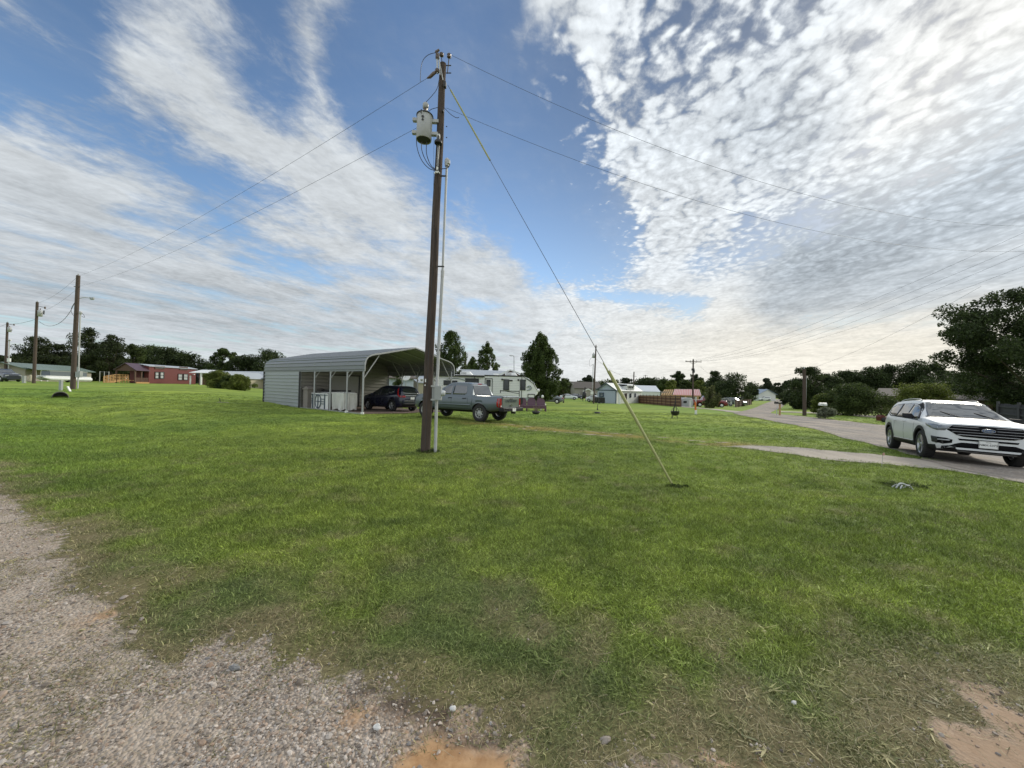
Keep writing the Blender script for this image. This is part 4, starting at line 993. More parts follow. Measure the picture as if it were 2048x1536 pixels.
# ================================================================== generic buildings
class Face:
    def __init__(s, A, B): s.A = Vector((A.x, A.y, 0)); s.B = Vector((B.x, B.y, 0)); s.u = (s.B - s.A).normalized(); s.L = (s.B - s.A).length; s.n = Vector((s.u.y, -s.u.x, 0))
    def at(s, px, py):
        d = ray(px, py); den = d.dot(s.n); o = Vector((0, 0, CAMH)); k = (s.A - o).dot(s.n) / den; p = o + d * k
        return (p - s.A).dot(s.u), p.z
def window(e, f, rect, base, pane, frame=None, nm='window', depth=.05, mull=True, fw=.07):
    (s0, z0), (s1, z1) = f.at(rect[0], rect[1]), f.at(rect[2], rect[3]); s0, s1 = min(s0, s1), max(s0, s1); z0, z1 = min(z0, z1), max(z0, z1)
    def q(s_, z_, o_=0.0): v = f.A + f.u * s_ + f.n * o_; return Vector((v.x - base.x, v.y - base.y, z_ - base.z))
    mb = MB()
    mb.bar(q(s0, z0, depth), q(s0, z1, depth), fw); mb.bar(q(s1, z0, depth), q(s1, z1, depth), fw); mb.bar(q(s0 - fw / 2, z0, depth), q(s1 + fw / 2, z0, depth), fw * .98); mb.bar(q(s0 - fw / 2, z1, depth), q(s1 + fw / 2, z1, depth), fw * .98)
    if mull: mb.bar(q(s0, (z0 + z1) / 2, depth), q(s1, (z0 + z1) / 2, depth), fw * .7)
    w_ = mb.build(nm, frame or M_WHITE, e)
    mb = MB(); mb.prism([q(s0, z0, .012), q(s1, z0, .012), q(s1, z1, .012), q(s0, z1, .012)], f.n * .02); mb.build('pane', pane, w_); return w_
M_PANE = pm('dark_pane', (.03, .035, .04), .12, var=.05, spec=.6); M_PANEL = pm('blind_pane', (.42, .44, .44), .3, var=.2, scale=6, stretch=(1, 1, 12))
def house(name, label, A, B, D, h, rh, wall, roof, cat='house', ridge='u', over=.35, group=None, thick=.10, side=1, rib=0, open_front=False):
    """A,B ground corners of the face toward the camera (left, right); D depth away; ridge 'u' along the face or 'd' going away"""
    A = Vector(A); B = Vector(B); u = (Vector((B.x, B.y, 0)) - Vector((A.x, A.y, 0))); L = u.length; u.normalize(); d = Vector((-u.y, u.x, 0))
    if d.dot(Vector((A.x, A.y, 0))) < 0: d = -d
    bz = min(A.z, B.z) - .05; base = Vector((A.x, A.y, bz)); e = empty(name, base, 0, label, cat, group)
    def q(s_, t_, z_): return u * s_ + d * t_ + Vector((0, 0, z_))
    mb = MB()
    if ridge == 'u':
        sec = [(0, -.3), (0, h), (D / 2, h + rh), (D, h), (D, -.3)]
        a = [q(0, t_, z_) for t_, z_ in sec]; b = [q(L, t_, z_) for t_, z_ in sec]
        mb.add(a + b, [(0, 1, 2, 3, 4), (9, 8, 7, 6, 5), (1, 0, 5, 6), (4, 3, 8, 9)]); 
    else:
        sec = [(0, -.3), (0, h), (L / 2, h + rh), (L, h), (L, -.3)]
        a = [q(s_, 0, z_) for s_, z_ in sec]; b = [q(s_, D, z_) for s_, z_ in sec]
        mb.add(a + b, [(0, 1, 2, 3, 4), (9, 8, 7, 6, 5), (1, 0, 5, 6), (4, 3, 8, 9)])
    mb.build('wall', wall, e)
    mb = MB(); sl = rh / ((D if ridge == 'u' else L) / 2); W2 = (D if ridge == 'u' else L) / 2
    def rq(along, across, z): return q(along, across, z) if ridge == 'u' else q(across, along, z)
    LL = L if ridge == 'u' else D
    for sg in (-1, 1):
        def pt(al, f_): return rq(al, W2 + sg * f_, h + rh - f_ * sl + .03)
        E = W2 + over; v = [pt(-over, 0), pt(LL + over, 0), pt(LL + over, E), pt(-over, E)]
        mb.prism(v, (0, 0, thick))
        if rib:
            k = -over
            while k < LL + over: mb.bar(pt(k, .02) + Vector((0, 0, thick)), pt(k, E) + Vector((0, 0, thick)), .03, .03); k += rib
    mb.build('roof', roof, e)
    f = Face(A, B); return e, f, base, q, L
def face_between(base, q, s0, t0, s1, t1): a = base + q(s0, t0, 0); b = base + q(s1, t1, 0); return Face(a, b)
M_RED = pm('red_siding', (.125, .026, .023), .6, var=.12, scale=1.2, stretch=(1, 1, 14)); M_PURP = metal_sheet('plum_metal_roof', (.10, .065, .085), .5, 0); M_ROOFG = metal_sheet('pale_metal_roof', (.40, .43, .46), .5, .15)
M_BEIGE = pm('beige_siding', (.42, .38, .28), .7, var=.08, scale=1.5, dirt=.15); M_GRN = metal_sheet('green_metal_roof', (.16, .21, .18), .5, .1); M_TANW = pm('tan_wall', (.30, .28, .24), .7, var=.1)
M_DECK = pm('deck_wood', (.42, .24, .09), .7, var=.2, scale=3); M_BROWN = pm('brown_wood', (.11, .065, .045), .8, var=.2); M_BLUEW = pm('pale_blue_siding', (.40, .46, .54), .6, var=.06, scale=1, stretch=(1, 1, 16)); M_WHS = pm('white_siding', (.66, .67, .64), .6, var=.06, scale=1, stretch=(1, 1, 16), dirt=.06)
M_SHING = pm('brown_shingles', (.10, .088, .078), .9, var=.2, scale=5); M_GREYS = pm('grey_siding', (.30, .28, .25), .7, var=.1, scale=2)
M_FENCE = pm('fence_boards', (.15, .078, .055), .85, var=.35, scale=2.4, stretch=(5, 5, .4)); M_PINK = metal_sheet('faded_red_roof', (.58, .24, .23), .5, .1); M_TRIMB = pm('slate_trim', (.06, .09, .13), .5)
# red cabin
A, B = P(297, 79), P(391, 92)
e, f, base, q, L = house('red_cabin', 'dark red tiny cabin with pairs of windows and wooden ramp', A, B, 3.6, 3.55, .35, M_RED, M_ROOFG, 'cabin', over=.25)
for r_ in ((310, 744, 317, 757), (320, 744, 327, 757), (356, 748, 364, 760), (367, 748, 375, 760)): window(e, f, r_, base, M_PANEL, M_BLACK, fw=.13)
for r_ in ((310, 732, 328, 738), (359, 734, 374, 740)): window(e, f, r_, base, M_PANE, M_BROWN, mull=False, fw=.15)
mb = MB(); mb.box(q(L - .9, -.1, 2.3), (.5, .2, .2)); mb.build('wall_lamp', M_WHITE, e)
# porch in front (toward the near end)
mb = MB(); pl = 3.0
mb.add([q(-pl, 0, .25), q(0, 0, .25), q(0, 3.6, .25), q(-pl, 3.6, .25)], [(0, 1, 2, 3)]); mb.bar(q(-pl, 0, .2), q(0, 0, .2), .3, .3); mb.build('porch_floor', M_DECK, e)
mb = MB(); z0, z1 = 2.55, 3.95
for sg in (0, 1):
    t0, t1 = (0 - .3, 1.8) if sg == 0 else (3.9, 1.8)
    mb.prism([q(-pl - .3, t0, z0), q(.0, t0, z0), q(.0, t1, z1), q(-pl - .3, t1, z1)], (0, 0, .08))
mb.build('porch_roof', M_PURP, e)
mb = MB()
for s_ in (-pl, -pl / 2 - .1): mb.bar(q(s_, .1, 0), q(s_, .1, 2.5), .2, .2)
mb.bar(q(-pl, 3.5, 0), q(-pl, 3.5, 2.5), .2, .2); mb.build('porch_post', M_BROWN, e)
mb = MB()
for k in range(5): mb.bar(q(-pl, .08, .45 + k * .17), q(0, .08, .45 + k * .17), .05, .11)
mb.build('porch_rail', M_BROWN, e)
mb = MB(); mb.add([q(-pl, 0, z0), q(-pl, 3.6, z0), q(-pl, 1.8, z1)], [(0, 1, 2)]); mb.bar(q(-pl + .02, 0, z0), q(-pl + .02, 3.6, z0), .15); mb.build('gable_board', M_BROWN, e)
mb = MB(); mb.box(q(-.05, .9, 1.4), (.1, .9, 2.1)); mb.build('porch_door', M_BLACK, e)
rw = empty('wooden_ramp', P(230, 73), 0, 'new yellowish wooden ramp leading up to the red cabin', 'ramp'); o0 = rw.location
ra, rb_, rc_ = P(207, 72), P(233, 74), P(256, 76)
mb = MB(); mb.prism([ra - o0 + Vector((0, 0, .05)), rb_ - o0 + Vector((0, 0, .5)), rb_ - o0 + Vector((.3, 1.4, .5)), ra - o0 + Vector((.3, 1.4, .05))], (0, 0, .1)); mb.prism([rb_ - o0 + Vector((0, 0, .5)), rc_ - o0 + Vector((0, 0, .5)), rc_ - o0 + Vector((.3, 1.6, .5)), rb_ - o0 + Vector((.3, 1.6, .5))], (0, 0, .1)); mb.build('deck', M_DECK, rw)
mb = MB()
for a_, b_, za, zb_ in ((ra, rb_, .2, .65), (rb_, rc_, .65, .65)):
    for k in (0, .3, .6, .9): mb.bar(a_ - o0 + Vector((0, -.05, za + k * .95 + .1)), b_ - o0 + Vector((0, -.05, zb_ + k * .95 + .1)), .05, .13)
    for k in range(5): p_ = a_.lerp(b_, k / 4) - o0; mb.bar(p_ + Vector((0, 0, -.2)), p_ + Vector((0, 0, za + (zb_ - za) * k / 4 + 1.05)), .09)
mb.build('railing', M_DECK, rw)
# small white roofed stand right of cabin
e = empty('white_shelter', P(400, 84), 0, 'small white roofed shelter with brown wall right of the red cabin', 'shelter'); mb = MB(); mb.prism([(-2.3, -.2, 2.5), (2.2, -.2, 2.5), (1.9, 2.6, 3.2), (-1.8, 2.6, 3.2)], (0, 0, .1)); mb.build('roof', M_WHITE, e)
mb = MB(); mb.box((0, 2.2, 1.2), (4.0, .1, 2.5)); mb.build('wall', M_FENCE, e); mb = MB(); mb.bar((.2, 0, -.2), (.2, 0, 2.5), .28); mb.bar((-2.1, 0, -.2), (-2.1, 0, 1.9), .2); mb.build('post', M_WHITE, e)
# long building with pale roof
A, B = P(408, 96), P(552, 88); e, f, base, q, L = house('long_shed', 'long beige building with pale grey metal roof left of the carport', A, B, 9, 2.7, 1.5, M_BEIGE, M_ROOFG, 'building', over=.4, rib=.9)
for r_ in ((519, 756, 523, 761), (443, 753, 447, 758)): window(e, f, r_, base, M_PANE, M_WHITE, mull=False)
e, f, base, q, L = house('gabled_annex', 'small pale gabled annex behind the dark green shrubs', P(443, 84), P(470, 83), 7, 2.0, 1.2, M_BEIGE, M_ROOFG, 'building', ridge='d', over=.3)
e, f, base, q, L = house('grey_outbuilding', 'slate grey building end behind the red cabin', P(392, 112), P(425, 110), 7, 3.4, 1.3, pm('slate_wall', (.16, .18, .20), .7), M_ROOFG, 'building', over=.4)
# green roofed building, boat
A, B = P(50, 68), P(182, 84); e, f, base, q, L = house('green_roofed_building', 'long low tan building with dull green metal roof at far left', A, B, 6, 2.2, .95, M_TANW, M_GRN, 'building', over=.5, rib=1.0)
window(e, f, (86, 746, 92, 753), base, M_PANE); window(e, f, (163, 750, 170, 756), base, M_PANE)
mb = MB()
for s_ in (-.5, .8, 2.2): mb.bar(q(s_, -1.6, -.2), q(s_, -1.6, 2.1), .16)
mb.bar(q(-.6, -1.6, 2.1), q(4, -1.6, 2.1), .12); mb.build('porch_post', M_WHITE, e)
mb = MB(); mb.prism([q(-.8, -1.9, 2.05), q(5, -1.9, 2.05), q(5, .0, 2.5), q(-.8, 0, 2.5)], (0, 0, .07)); mb.build('porch_roof', M_GRN, e)
bo = empty('pontoon_boat', P(130, 62), 0, 'white and grey pontoon boat parked before the green roofed building', 'boat'); A, B = P(84, 60) - bo.location, P(182, 66) - bo.location; u = (B - A).normalized(); dd = Vector((-u.y, u.x, 0)); L = (B - A).length
mb = MB()
for t_ in (0, 1.7): mb.tube([A + u * .1 + dd * t_ + Vector((0, 0, .75)), A + u * .9 + dd * t_ + Vector((0, 0, .55)), B + dd * t_ + Vector((0, 0, .55))], [.08, .3, .3], 10)
mb.build('pontoon', M_WHITE, bo); mb = MB(); mb.prism([A + u * .4 + Vector((0, 0, .85)), B + Vector((0, 0, .85)), B + dd * 1.8 + Vector((0, 0, .85)), A + u * .4 + dd * 1.8 + Vector((0, 0, .85))], (0, 0, .16)); mb.build('deck', M_WHITE, bo)
mb = MB(); mb.prism([A + u * .9 + Vector((0, 0, 1.01)), B - u * .6 + Vector((0, 0, 1.01)), B - u * .6 + dd * 1.8 + Vector((0, 0, 1.01)), A + u * .9 + dd * 1.8 + Vector((0, 0, 1.01))], (0, 0, .72)); mb.build('hull_cover', pm('grey_canvas', (.13, .15, .17), .8), bo)
mb = MB(); mb.bar(A + u * .8 + Vector((0, 0, 1.75)), B - u * .5 + Vector((0, 0, 1.75)), .06); mb.build('rail', M_GALV, bo)
mb = MB(); mb.lathe([(0, -.1), (.30, -.1), (.30, .1), (0, .1)], A + u * (L * .5) + Vector((0, 0, .3)), axis='Y', seg=12); mb.lathe([(0, -.1), (.30, -.1), (.30, .1), (0, .1)], A + u * (L * .6) + Vector((0, 0, .3)), axis='Y', seg=12); mb.build('trailer_wheel', M_BLACK, bo)
# house and mobile homes behind the carport
e, f, base, q, L = house('blue_house', 'blue grey house seen through the open carport side', P(762, 46), P(826, 49), 8, 3.0, 1.5, M_BLUEW, M_SHING, 'house', over=.4)
e = empty('satellite_dish', P(812, 44), 0, 'round white satellite dish standing behind the dark blue car', 'satellite dish')
dc = W(811.5, 753, 44) - e.location; mb = MB(); rr_m = Matrix.Rotation(R(80), 3, 'X') @ Matrix.Rotation(R(10), 3, 'Y'); mb.lathe([(0, 0), (.25, .03), (.45, .10), (.52, .15), (.50, .16), (.25, .06), (0, .03)], dc, seg=20, rot=rr_m); mb.build('dish', M_WHITE, e)
mb = MB(); mb.bar((0, 0, -.1), dc, .06); mb.bar(dc, dc + Vector((.0, -.5, -.1)), .04); mb.build('mast', M_GALV, e)
e, f, base, q, L = house('pale_mobile_home', 'pale mobile home with small window behind the wooden pole', P(836, 50), P(880, 52), 6, 2.5, .9, M_BEIGE, M_ROOFG, 'house', over=.2)
window(e, f, (840, 758, 846, 763), base, M_PANE)
e, f, base, q, L = house('white_roofed_house', 'house with pale roof and dark gable behind the travel trailer', P(935, 52), P(1040, 54), 8, 3.0, 1.6, M_GREYS, M_ROOFG, 'house', over=.4)
g_ = Face(P(998, 51), P(1044, 51)); mb = MB(); zz = gzf(6, 51); 
pA, pB, pC = W(998, 753, 50.5) - base, W(1044, 752, 50.5) - base, W(1021, 741, 50.5) - base
mb.prism([pA, pB, pC], (0, 3.5, 0)); mb.build('gable', M_BROWN, e); mb = MB(); mb.bar(pA + Vector((-.3, -.05, .05)), pC + Vector((0, -.05, .1)), .14); mb.bar(pC + Vector((0, -.05, .1)), pB + Vector((.3, -.05, .05)), .14); mb.build('gable_trim', M_WHITE, e)
# grey houses, white house
e, f, base, q, L = house('grey_house', 'low grey house with brown shingle roof and front gable', P(1149, 128), P(1200, 128), 9, 3.3, 2.0, M_GREYS, M_SHING, 'house', over=.5)
for r_ in ((1155, 787, 1159, 793), (1189, 787, 1193, 793)): window(e, f, r_, base, M_PANE)
pA, pB, pC = W(1166, 783, 126) - base, W(1186, 783, 126) - base, W(1176, 778.5, 126) - base; mb = MB(); mb.prism([pA, pB, pC], (0, 2, 0)); mb.prism([Vector((pA.x, pA.y, 0)), Vector((pB.x, pB.y, 0)), pB, pA], (0, 2, 0)); mb.build('front_gable', M_GREYS, e)
mb = MB(); mb.bar(pA, pC + Vector((0, -.1, .1)), .3); mb.bar(pC + Vector((0, -.1, .1)), pB, .3); mb.build('gable_trim', M_WHITE, e)
A = P(1194.5, 80); B = P(1232, 77.5); e, f, base, q, L = house('white_house', 'small white house with pale blue gable end and dormer', A, B, 14, 2.75, 1.35, M_BLUEW, metal_sheet('white_metal_roof', (.62, .64, .64), .45, .1), 'house', ridge='d', over=.3, rib=.8)
window(e, f, (1200, 786, 1207, 793), base, M_PANEL, M_TRIMB, fw=.22)
mb = MB(); mb.bar(q(-.3, -.06, 2.72), q(L + .3, -.06, 2.72), .05, .16); mb.bar(q(L, -.05, -.1), q(L, -.05, 2.8), .16, .1); mb.bar(q(-.35, -.36, 2.62), q(L / 2, -.36, 4.12), .08, .14); mb.bar(q(L / 2, -.36, 4.12), q(L + .35, -.36, 2.62), .08, .14); mb.build('blue_trim', M_TRIMB, e)
mb = MB(); mb.add([q(L + .02, .02, -.1), q(L + .02, 14, -.1), q(L + .02, 14, 2.72), q(L + .02, .02, 2.72)], [(0, 1, 2, 3)]); mb.prism([q(L + .02, .02, -.1), q(L + .02, 14, -.1), q(L + .02, 14, 2.72), q(L + .02, .02, 2.72)], q(.03, 0, 0)); mb.build('side_wall', M_WHS, e)
sf = face_between(base, q, L + .06, 0, L + .06, 14)
for r_ in ((1244, 788, 1248, 797), (1259, 787, 1262, 795), (1269, 787, 1271, 794)): window(e, sf, r_, base, M_PANE, M_TRIMB if r_[0] > 1250 else M_WHITE)
window(e, sf, (1249.5, 787, 1253, 800), base, M_PANE, M_BROWN, nm='door')
mb = MB(); mb.prism([q(L * .62, 5.2, 3.5), q(L + .1, 5.2, 2.95), q(L + .1, 5.2, 3.8)], q(0, 4.2, 0)); mb.build('dormer', M_WHS, e)
mb = MB(); mb.prism([q(L * .5, 4.9, 4.05), q(L + .5, 4.9, 3.9), q(L + .5, 9.7, 3.9), q(L * .5, 9.7, 4.05)], (0, 0, .1)); mb.build('dormer_roof', M_ROOFG, e)
for k in range(3): mb = MB(); mb.box(q(L + .13, 6.3 + k * 1.0, 3.45), (.12, .5, .42), math.atan2(q(0, 1, 0).y, q(0, 1, 0).x) - math.pi / 2); mb.build('dormer_window', M_PANE, e)
# barn, pavilion, fence
e, f, base, q, L = house('white_barn', 'white barn with curved pale roof behind the brown fence', P(1279, 118), P(1320, 118), 8, 2.6, 1.8, M_WHS, pm('white_roof_blue', (.55, .58, .62), .5), 'barn', over=.1)
e = empty('red_roofed_pavilion', P(1325, 92), 0, 'open pavilion with faded red roof half stripped to rafters', 'pavilion'); o0 = e.location.copy()
A, B = W(1323, 790, 90) - o0, W(1402, 792.5, 86) - o0; A2, B2 = W(1330, 779.5, 94) - o0, W(1398, 780, 90) - o0
m_ = .30; Am = A.lerp(B, m_); A2m = A2.lerp(B2, m_); mb = MB(); mb.prism([Am, B, B2, A2m], (0, 0, .12))
for k in range(16): a_ = Am.lerp(B, k / 15); b_ = A2m.lerp(B2, k / 15); mb.bar(a_ + Vector((0, 0, .15)), b_ + Vector((0, 0, .15)), .10, .10, mi=1)
mb.build('roof', [M_PINK, pm('worn_white', (.60, .50, .48), .6)], e)
mb = MB()
for k in range(5): a_ = A.lerp(Am, k / 5); b_ = A2.lerp(A2m, k / 5); mb.bar(a_, b_, .28, .1)
for k in (0, .35, .7, 1): mb.bar(A.lerp(A2, k), Am.lerp(A2m, k), .15)
mb.build('rafter', M_WOOD, e)
mb = MB(); bk = B2 + (B2 - B) * 1.0 - Vector((0, 0, 2 * (B2 - B).z)); mb.prism([B2m_ for B2m_ in (A2m, B2, bk, A2m + bk - B2)], (0, 0, .1)); mb.build('rear_roof', M_PINK, e)
mb = MB(); gz0 = 0
for p_ in (A, Am, A.lerp(B, .62), B - Vector((.8, 0, 0)), bk, A.lerp(B, .93)): mb.bar(Vector((p_.x, p_.y, -.4)), p_, .28)
mb.bar(A, B, .22, .25); mb.build('post', M_WOOD, e)
mb = MB(); c_ = A.lerp(B, .35) + Vector((0, 3, 0)); mb.box((c_.x + 2, c_.y, 1.4), (8, .2, 2.6)); mb.build('back_wall', M_TANW, e)
def fence(p0, p1, h, label, mat, n, rails=True, name='board_fence'):
    p0, p1 = Vector(p0), Vector(p1); e = empty(name, p0, 0, label, 'fence'); d = p1 - p0; L = d.length; u = d.normalized(); nn_ = Vector((u.y, -u.x, 0)); 
    mb = MB(); k = int(L / .16); ang = math.atan2(u.y, u.x)
    for i in range(k):
        hh_ = h + random.uniform(-.03, .03); mb.box(u * (i + .5) * (L / k) + Vector((0, 0, hh_ / 2 - .05)), (L / k * .93, .03, hh_), ang)
    mb.build('boards', mat, e)
    mb = MB()
    for z_ in (h * .25, h * .55, h * .85): mb.bar(nn_ * .06 + Vector((0, 0, z_)), d + nn_ * .06 + Vector((0, 0, z_)), .05, .10)
    mb.build('rail', M_WOOD if rails else mat, e)
    for i in range(n + 1): mb = MB(); p_ = d * (i / n) + nn_ * .10; mb.bar(p_ - Vector((0, 0, .3)), p_ + Vector((0, 0, h + .1)), .11); mb.build('post', mat, e)
    return e
fence(P(1270, 90), P(1362, 63), 1.75, 'reddish brown wooden privacy fence right of the white house', M_FENCE, 12)
fence(P(1470, 72), P(1502, 98), 1.3, 'dark low fence running beside the far lawn', M_BROWN, 6, False)
fence(P(2000, 25), P(2090, 22), 1.5, 'dark grey fence panel seen behind the white car', pm('charcoal_board', (.06, .06, .065), .8), 2, False)
# chain link posts near ramp
mb = MB()
for px in (199, 208, 217): b = P(px, 84) ; mb.bar(b, b + Vector((0, 0, 2.3)), .09)
mb.bar(P(199, 84) + Vector((0, 0, 2.2)), P(217, 84) + Vector((0, 0, 2.2)), .05); o = mb.build('pipe_frame', M_GALV); tag(o, 'thin grey pipe frame under the pines left of the ramp', 'frame')
# down the road
e, f, base, q, L = house('blue_roofed_shed', 'white shed with blue grey roof by the far road', P(1498, 165), P(1517, 160), 8, 2.8, 1.9, M_WHS, pm('blue_grey_roof', (.22, .28, .36), .6), 'shed', over=.5)
e, f, base, q, L = house('brown_house', 'low brown house with porch between the round bushes', P(1757, 52), P(1783, 51), 7, 2.4, .9, M_BROWN, M_SHING, 'house', over=.6)
mb = MB(); mb.bar(q(-.5, -1.4, 1.0), q(3, -1.4, 1.0), .08); [mb.bar(q(s_, -1.4, 0), q(s_, -1.4, 2.2), .12) for s_ in (-.4, 1.2, 2.8)]; mb.build('porch_post', M_GREYW, e)
e, f, base, q, L = house('pale_roofed_house', 'house with pale flat roof low under the big dark trees', P(1895, 46), P(1985, 44), 7, 2.0, .5, M_BROWN, M_SHING, 'house', over=.5)
e, f, base, q, L = house('dark_shed', 'dark small shed in shade beside the near pole across the road', P(1590, 78), P(1622, 76), 4, 1.9, .5, pm('shade_board', (.07, .065, .06), .8), pm('grey_felt', (.16, .16, .16), .8), 'shed', over=.3)
# ================================================================== travel trailer
M_RV = pm('trailer_white', (.72, .73, .72), .4, var=.05, scale=1, dirt=.08, stretch=(1, 1, 3)); M_RVG = pm('trailer_grey', (.26, .30, .31), .4, var=.05)
rv = empty('travel_trailer', P(862, 37.3), 0, 'long white travel trailer with dark windows and swoosh, behind the pickup', 'travel trailer'); o0 = rv.location.copy()
A, B = P(862, 37.3), P(1077, 36.4); fr = Face(A, B); u = fr.u; n_ = fr.n; L = fr.L; nz = Vector((0, 0, 1))
def rq(s_, t_, z_): return u * s_ - n_ * t_ + nz * z_           # t_ away from camera
zT = W(1000, 751, 37).z - o0.z; zB = .55
outl = [(0, zB), (L - 1.55, zB), (L - 1.0, zB + .10), (L - .18, zB + .75), (L - .10, zB + 1.05), (L - .55, zB + 1.75), (L - 1.05, zB + 2.25), (L - 1.6, zT), (0, zT)]
mb = MB(); mb.prism([rq(s_, 0, z_) for s_, z_ in outl], -n_ * -2.45 * -1)
mb.build('body', M_RV, rv)
mb = MB()   # siding grooves
z = zB + .1
while z < zT - .05: mb.bar(rq(.05, -.004, z), rq(L - 1.7, -.004, z), .010, .012); z += .16
mb.build('siding_groove', M_RVG, rv)
mb = MB(); mb.prism([rq(.02, -.012, zB + .0), rq(L - 1.45, -.012, zB), rq(L - 1.0, -.012, zB + .1), rq(L - .6, -.012, zB + .42), rq(.02, -.012, zB + .42)], n_ * .01); mb.build('lower_panel', M_RVG, rv)
mb = MB(); mb.bar(rq(0, -.10, zT - .12), rq(5.1, -.10, zT - .12), .16, .14); mb.bar(rq(5.1, -.03, zT - .03), rq(L - 1.6, -.03, zT - .03), .05, .10); mb.bar(rq(L - 1.62, -.03, zT), rq(L - 1.62, -.03, zB), .05, .06); mb.bar(rq(4.15, -.03, zT - .2), rq(4.15, -.03, zB), .05, .06); mb.bar(rq(L - 1.6, -.02, zT), rq(L - .55, -.02, zB + 1.77), .05, .05); mb.bar(rq(L - .55, -.02, zB + 1.77), rq(L - .12, -.02, zB + 1.05), .04, .05)
mb.build('dark_trim', M_BLACK, rv)
for r_, nm in (((1007.5, 759, 1017.5, 780), 'window'), ((1041, 759.5, 1050.5, 780), 'window'), ((931, 757, 957, 766.5), 'window'), ((888, 761, 914, 770), 'window')):
    window(rv, fr, r_, o0, M_PANE, M_BLACK, nm=nm, mull=False, fw=.06, depth=.03)
(s0, z0), (s1, z1) = fr.at(970.5, 757), fr.at(984, 792)
mb = MB(); 
for a_, b_ in (((s0, z0), (s1, z0)), ((s0, z0), (s0, z1)), ((s1, z0), (s1, z1))): mb.bar(rq(a_[0], -.02, a_[1] - o0.z), rq(b_[0], -.02, b_[1] - o0.z), .05)
dr = mb.build('entry_door', M_BLACK, rv); window(dr, fr, (973.5, 760, 980.5, 772), o0, M_PANE, M_BLACK, mull=False, fw=.05, nm='door_window', depth=.03)
(s0, z0), (s1, z1) = fr.at(1056, 788.5), fr.at(1069, 795.5)
mb = MB(); mb.prism([rq(s0, -.03, z0 - o0.z), rq(s1, -.03, z0 - o0.z), rq(s1, -.03, z1 - o0.z), rq(s0, -.03, z1 - o0.z)], n_ * .01); hp = mb.build('storage_hatch', M_WHITE, rv)
mb = MB(); mb.bar(rq(s0 - .03, -.05, z0 - o0.z), rq(s1 + .03, -.05, z0 - o0.z), .06); mb.bar(rq(s0 - .03, -.05, z1 - o0.z), rq(s1 + .03, -.05, z1 - o0.z), .06); mb.bar(rq(s0, -.05, z0 - o0.z), rq(s0, -.05, z1 - o0.z), .06); mb.bar(rq(s1, -.05, z0 - o0.z), rq(s1, -.05, z1 - o0.z), .06); mb.build('hatch_seal', M_BLACK, hp)
def rvp(px, py): s_, z_ = fr.at(px, py); return rq(s_, -.03, z_ - o0.z)
mb = MB(); mb.tube(sm([rvp(1054, 775), rvp(1058, 771), rvp(1062, 773), rvp(1063.5, 777), rvp(1060, 780), rvp(1054, 780.5)]), .05, 6); mb.tube(sm([rvp(1056, 774), rvp(1060, 776), rvp(1061, 778), rvp(1057, 779)]), .03, 6); mb.tube(sm([rvp(1054, 757), rvp(1062, 761), rvp(1070, 768)]), .035, 6); mb.tube(sm([rvp(893, 758), rvp(915, 756), rvp(932, 761)]), .04, 6); mb.build('swoosh_mark', M_RVG, rv)
mb = MB(); mb.tube([rvp(1004.5, 759) , rvp(1004.5, 759) + n_ * .08], .09, 8); mb.tube([rvp(1037, 760), rvp(1037, 760) + n_ * .08], .09, 8); mb.box(rvp(1022, 761), (.3, .06, .12)); mb.build('speaker', M_BLACK, rv)
for px, w_ in ((928, 1.0), (1020, .9)):
    s_, _ = fr.at(px, 745); mb = MB(); mb.prism([rq(s_ - .55, .8, zT + .02), rq(s_ + .65, .8, zT + .02), rq(s_ + .35, .8, zT + .34), rq(s_ - .55, .8, zT + .30)], -n_ * .7); o = mb.build('air_conditioner', M_WHITE, rv, bevel=.05)
    mb = MB(); [mb.bar(rq(s_ - .45 + k * .08, .79, zT + .06), rq(s_ - .45 + k * .08, .79, zT + .26), .02) for k in range(7)]; mb.build('grille', M_DARKM, o)
s_, _ = fr.at(990, 748); mb = MB(); mb.box(rq(s_, .8, zT + .1), (.45, .4, .2)); mb.build('roof_vent', M_WHITE, rv)
mb = MB()
for s_ in (3.8, 4.75): mb.lathe([(0, -.1), (.20, -.1), (.35, -.1), (.36, 0), (.35, .1), (0, .1)], rq(s_, .15, .35), axis='Y', seg=16)
for s_ in (.6, L - 2.6): mb.bar(rq(s_, .2, 0), rq(s_, .2, .6), .08)
mb.build('wheel', M_BLACK, rv)
mb = MB(); mb.bar(rq(L - 1.2, 1.0, .45), rq(L + .6, 1.2, .45), .1); mb.lathe([(0, 0), (.16, 0), (.16, .5), (.08, .6), (0, .6)], rq(L - .1, 1.1, .5), seg=10); mb.build('hitch', M_DARKM, rv)
# ================================================================== garden and lawn things
M_PCH = pm('mauve_plastic', (.10, .048, .072), .5, var=.1)
gs = empty('garden_loveseat', P(1066, 30.5), 0, 'mauve plastic garden bench with three rounded backs beside the trailer', 'garden bench')
for k in range(3):
    x = -.85 + k * .72; mb = MB(); pts = [(x - .33, 0, .42), (x - .34, .06, .75), (x - .24, .08, .95), (x, .09, 1.02), (x + .24, .08, .95), (x + .34, .06, .75), (x + .33, 0, .42)]; mb.prism(pts, (0, .06, 0)); mb.build('backrest', M_PCH, gs)
mb = MB(); mb.box((-.13, -.3, .40), (2.2, .6, .07)); mb.box((-.13, -.58, .30), (2.2, .05, .18)); mb.build('seat', M_PCH, gs); mb = MB()
for x in (-1.2, -.5, .25, .95): mb.box((x, -.52, .2), (.09, .09, .42)); mb.box((x, .05, .2), (.09, .09, .42))
mb.build('leg', M_PCH, gs)
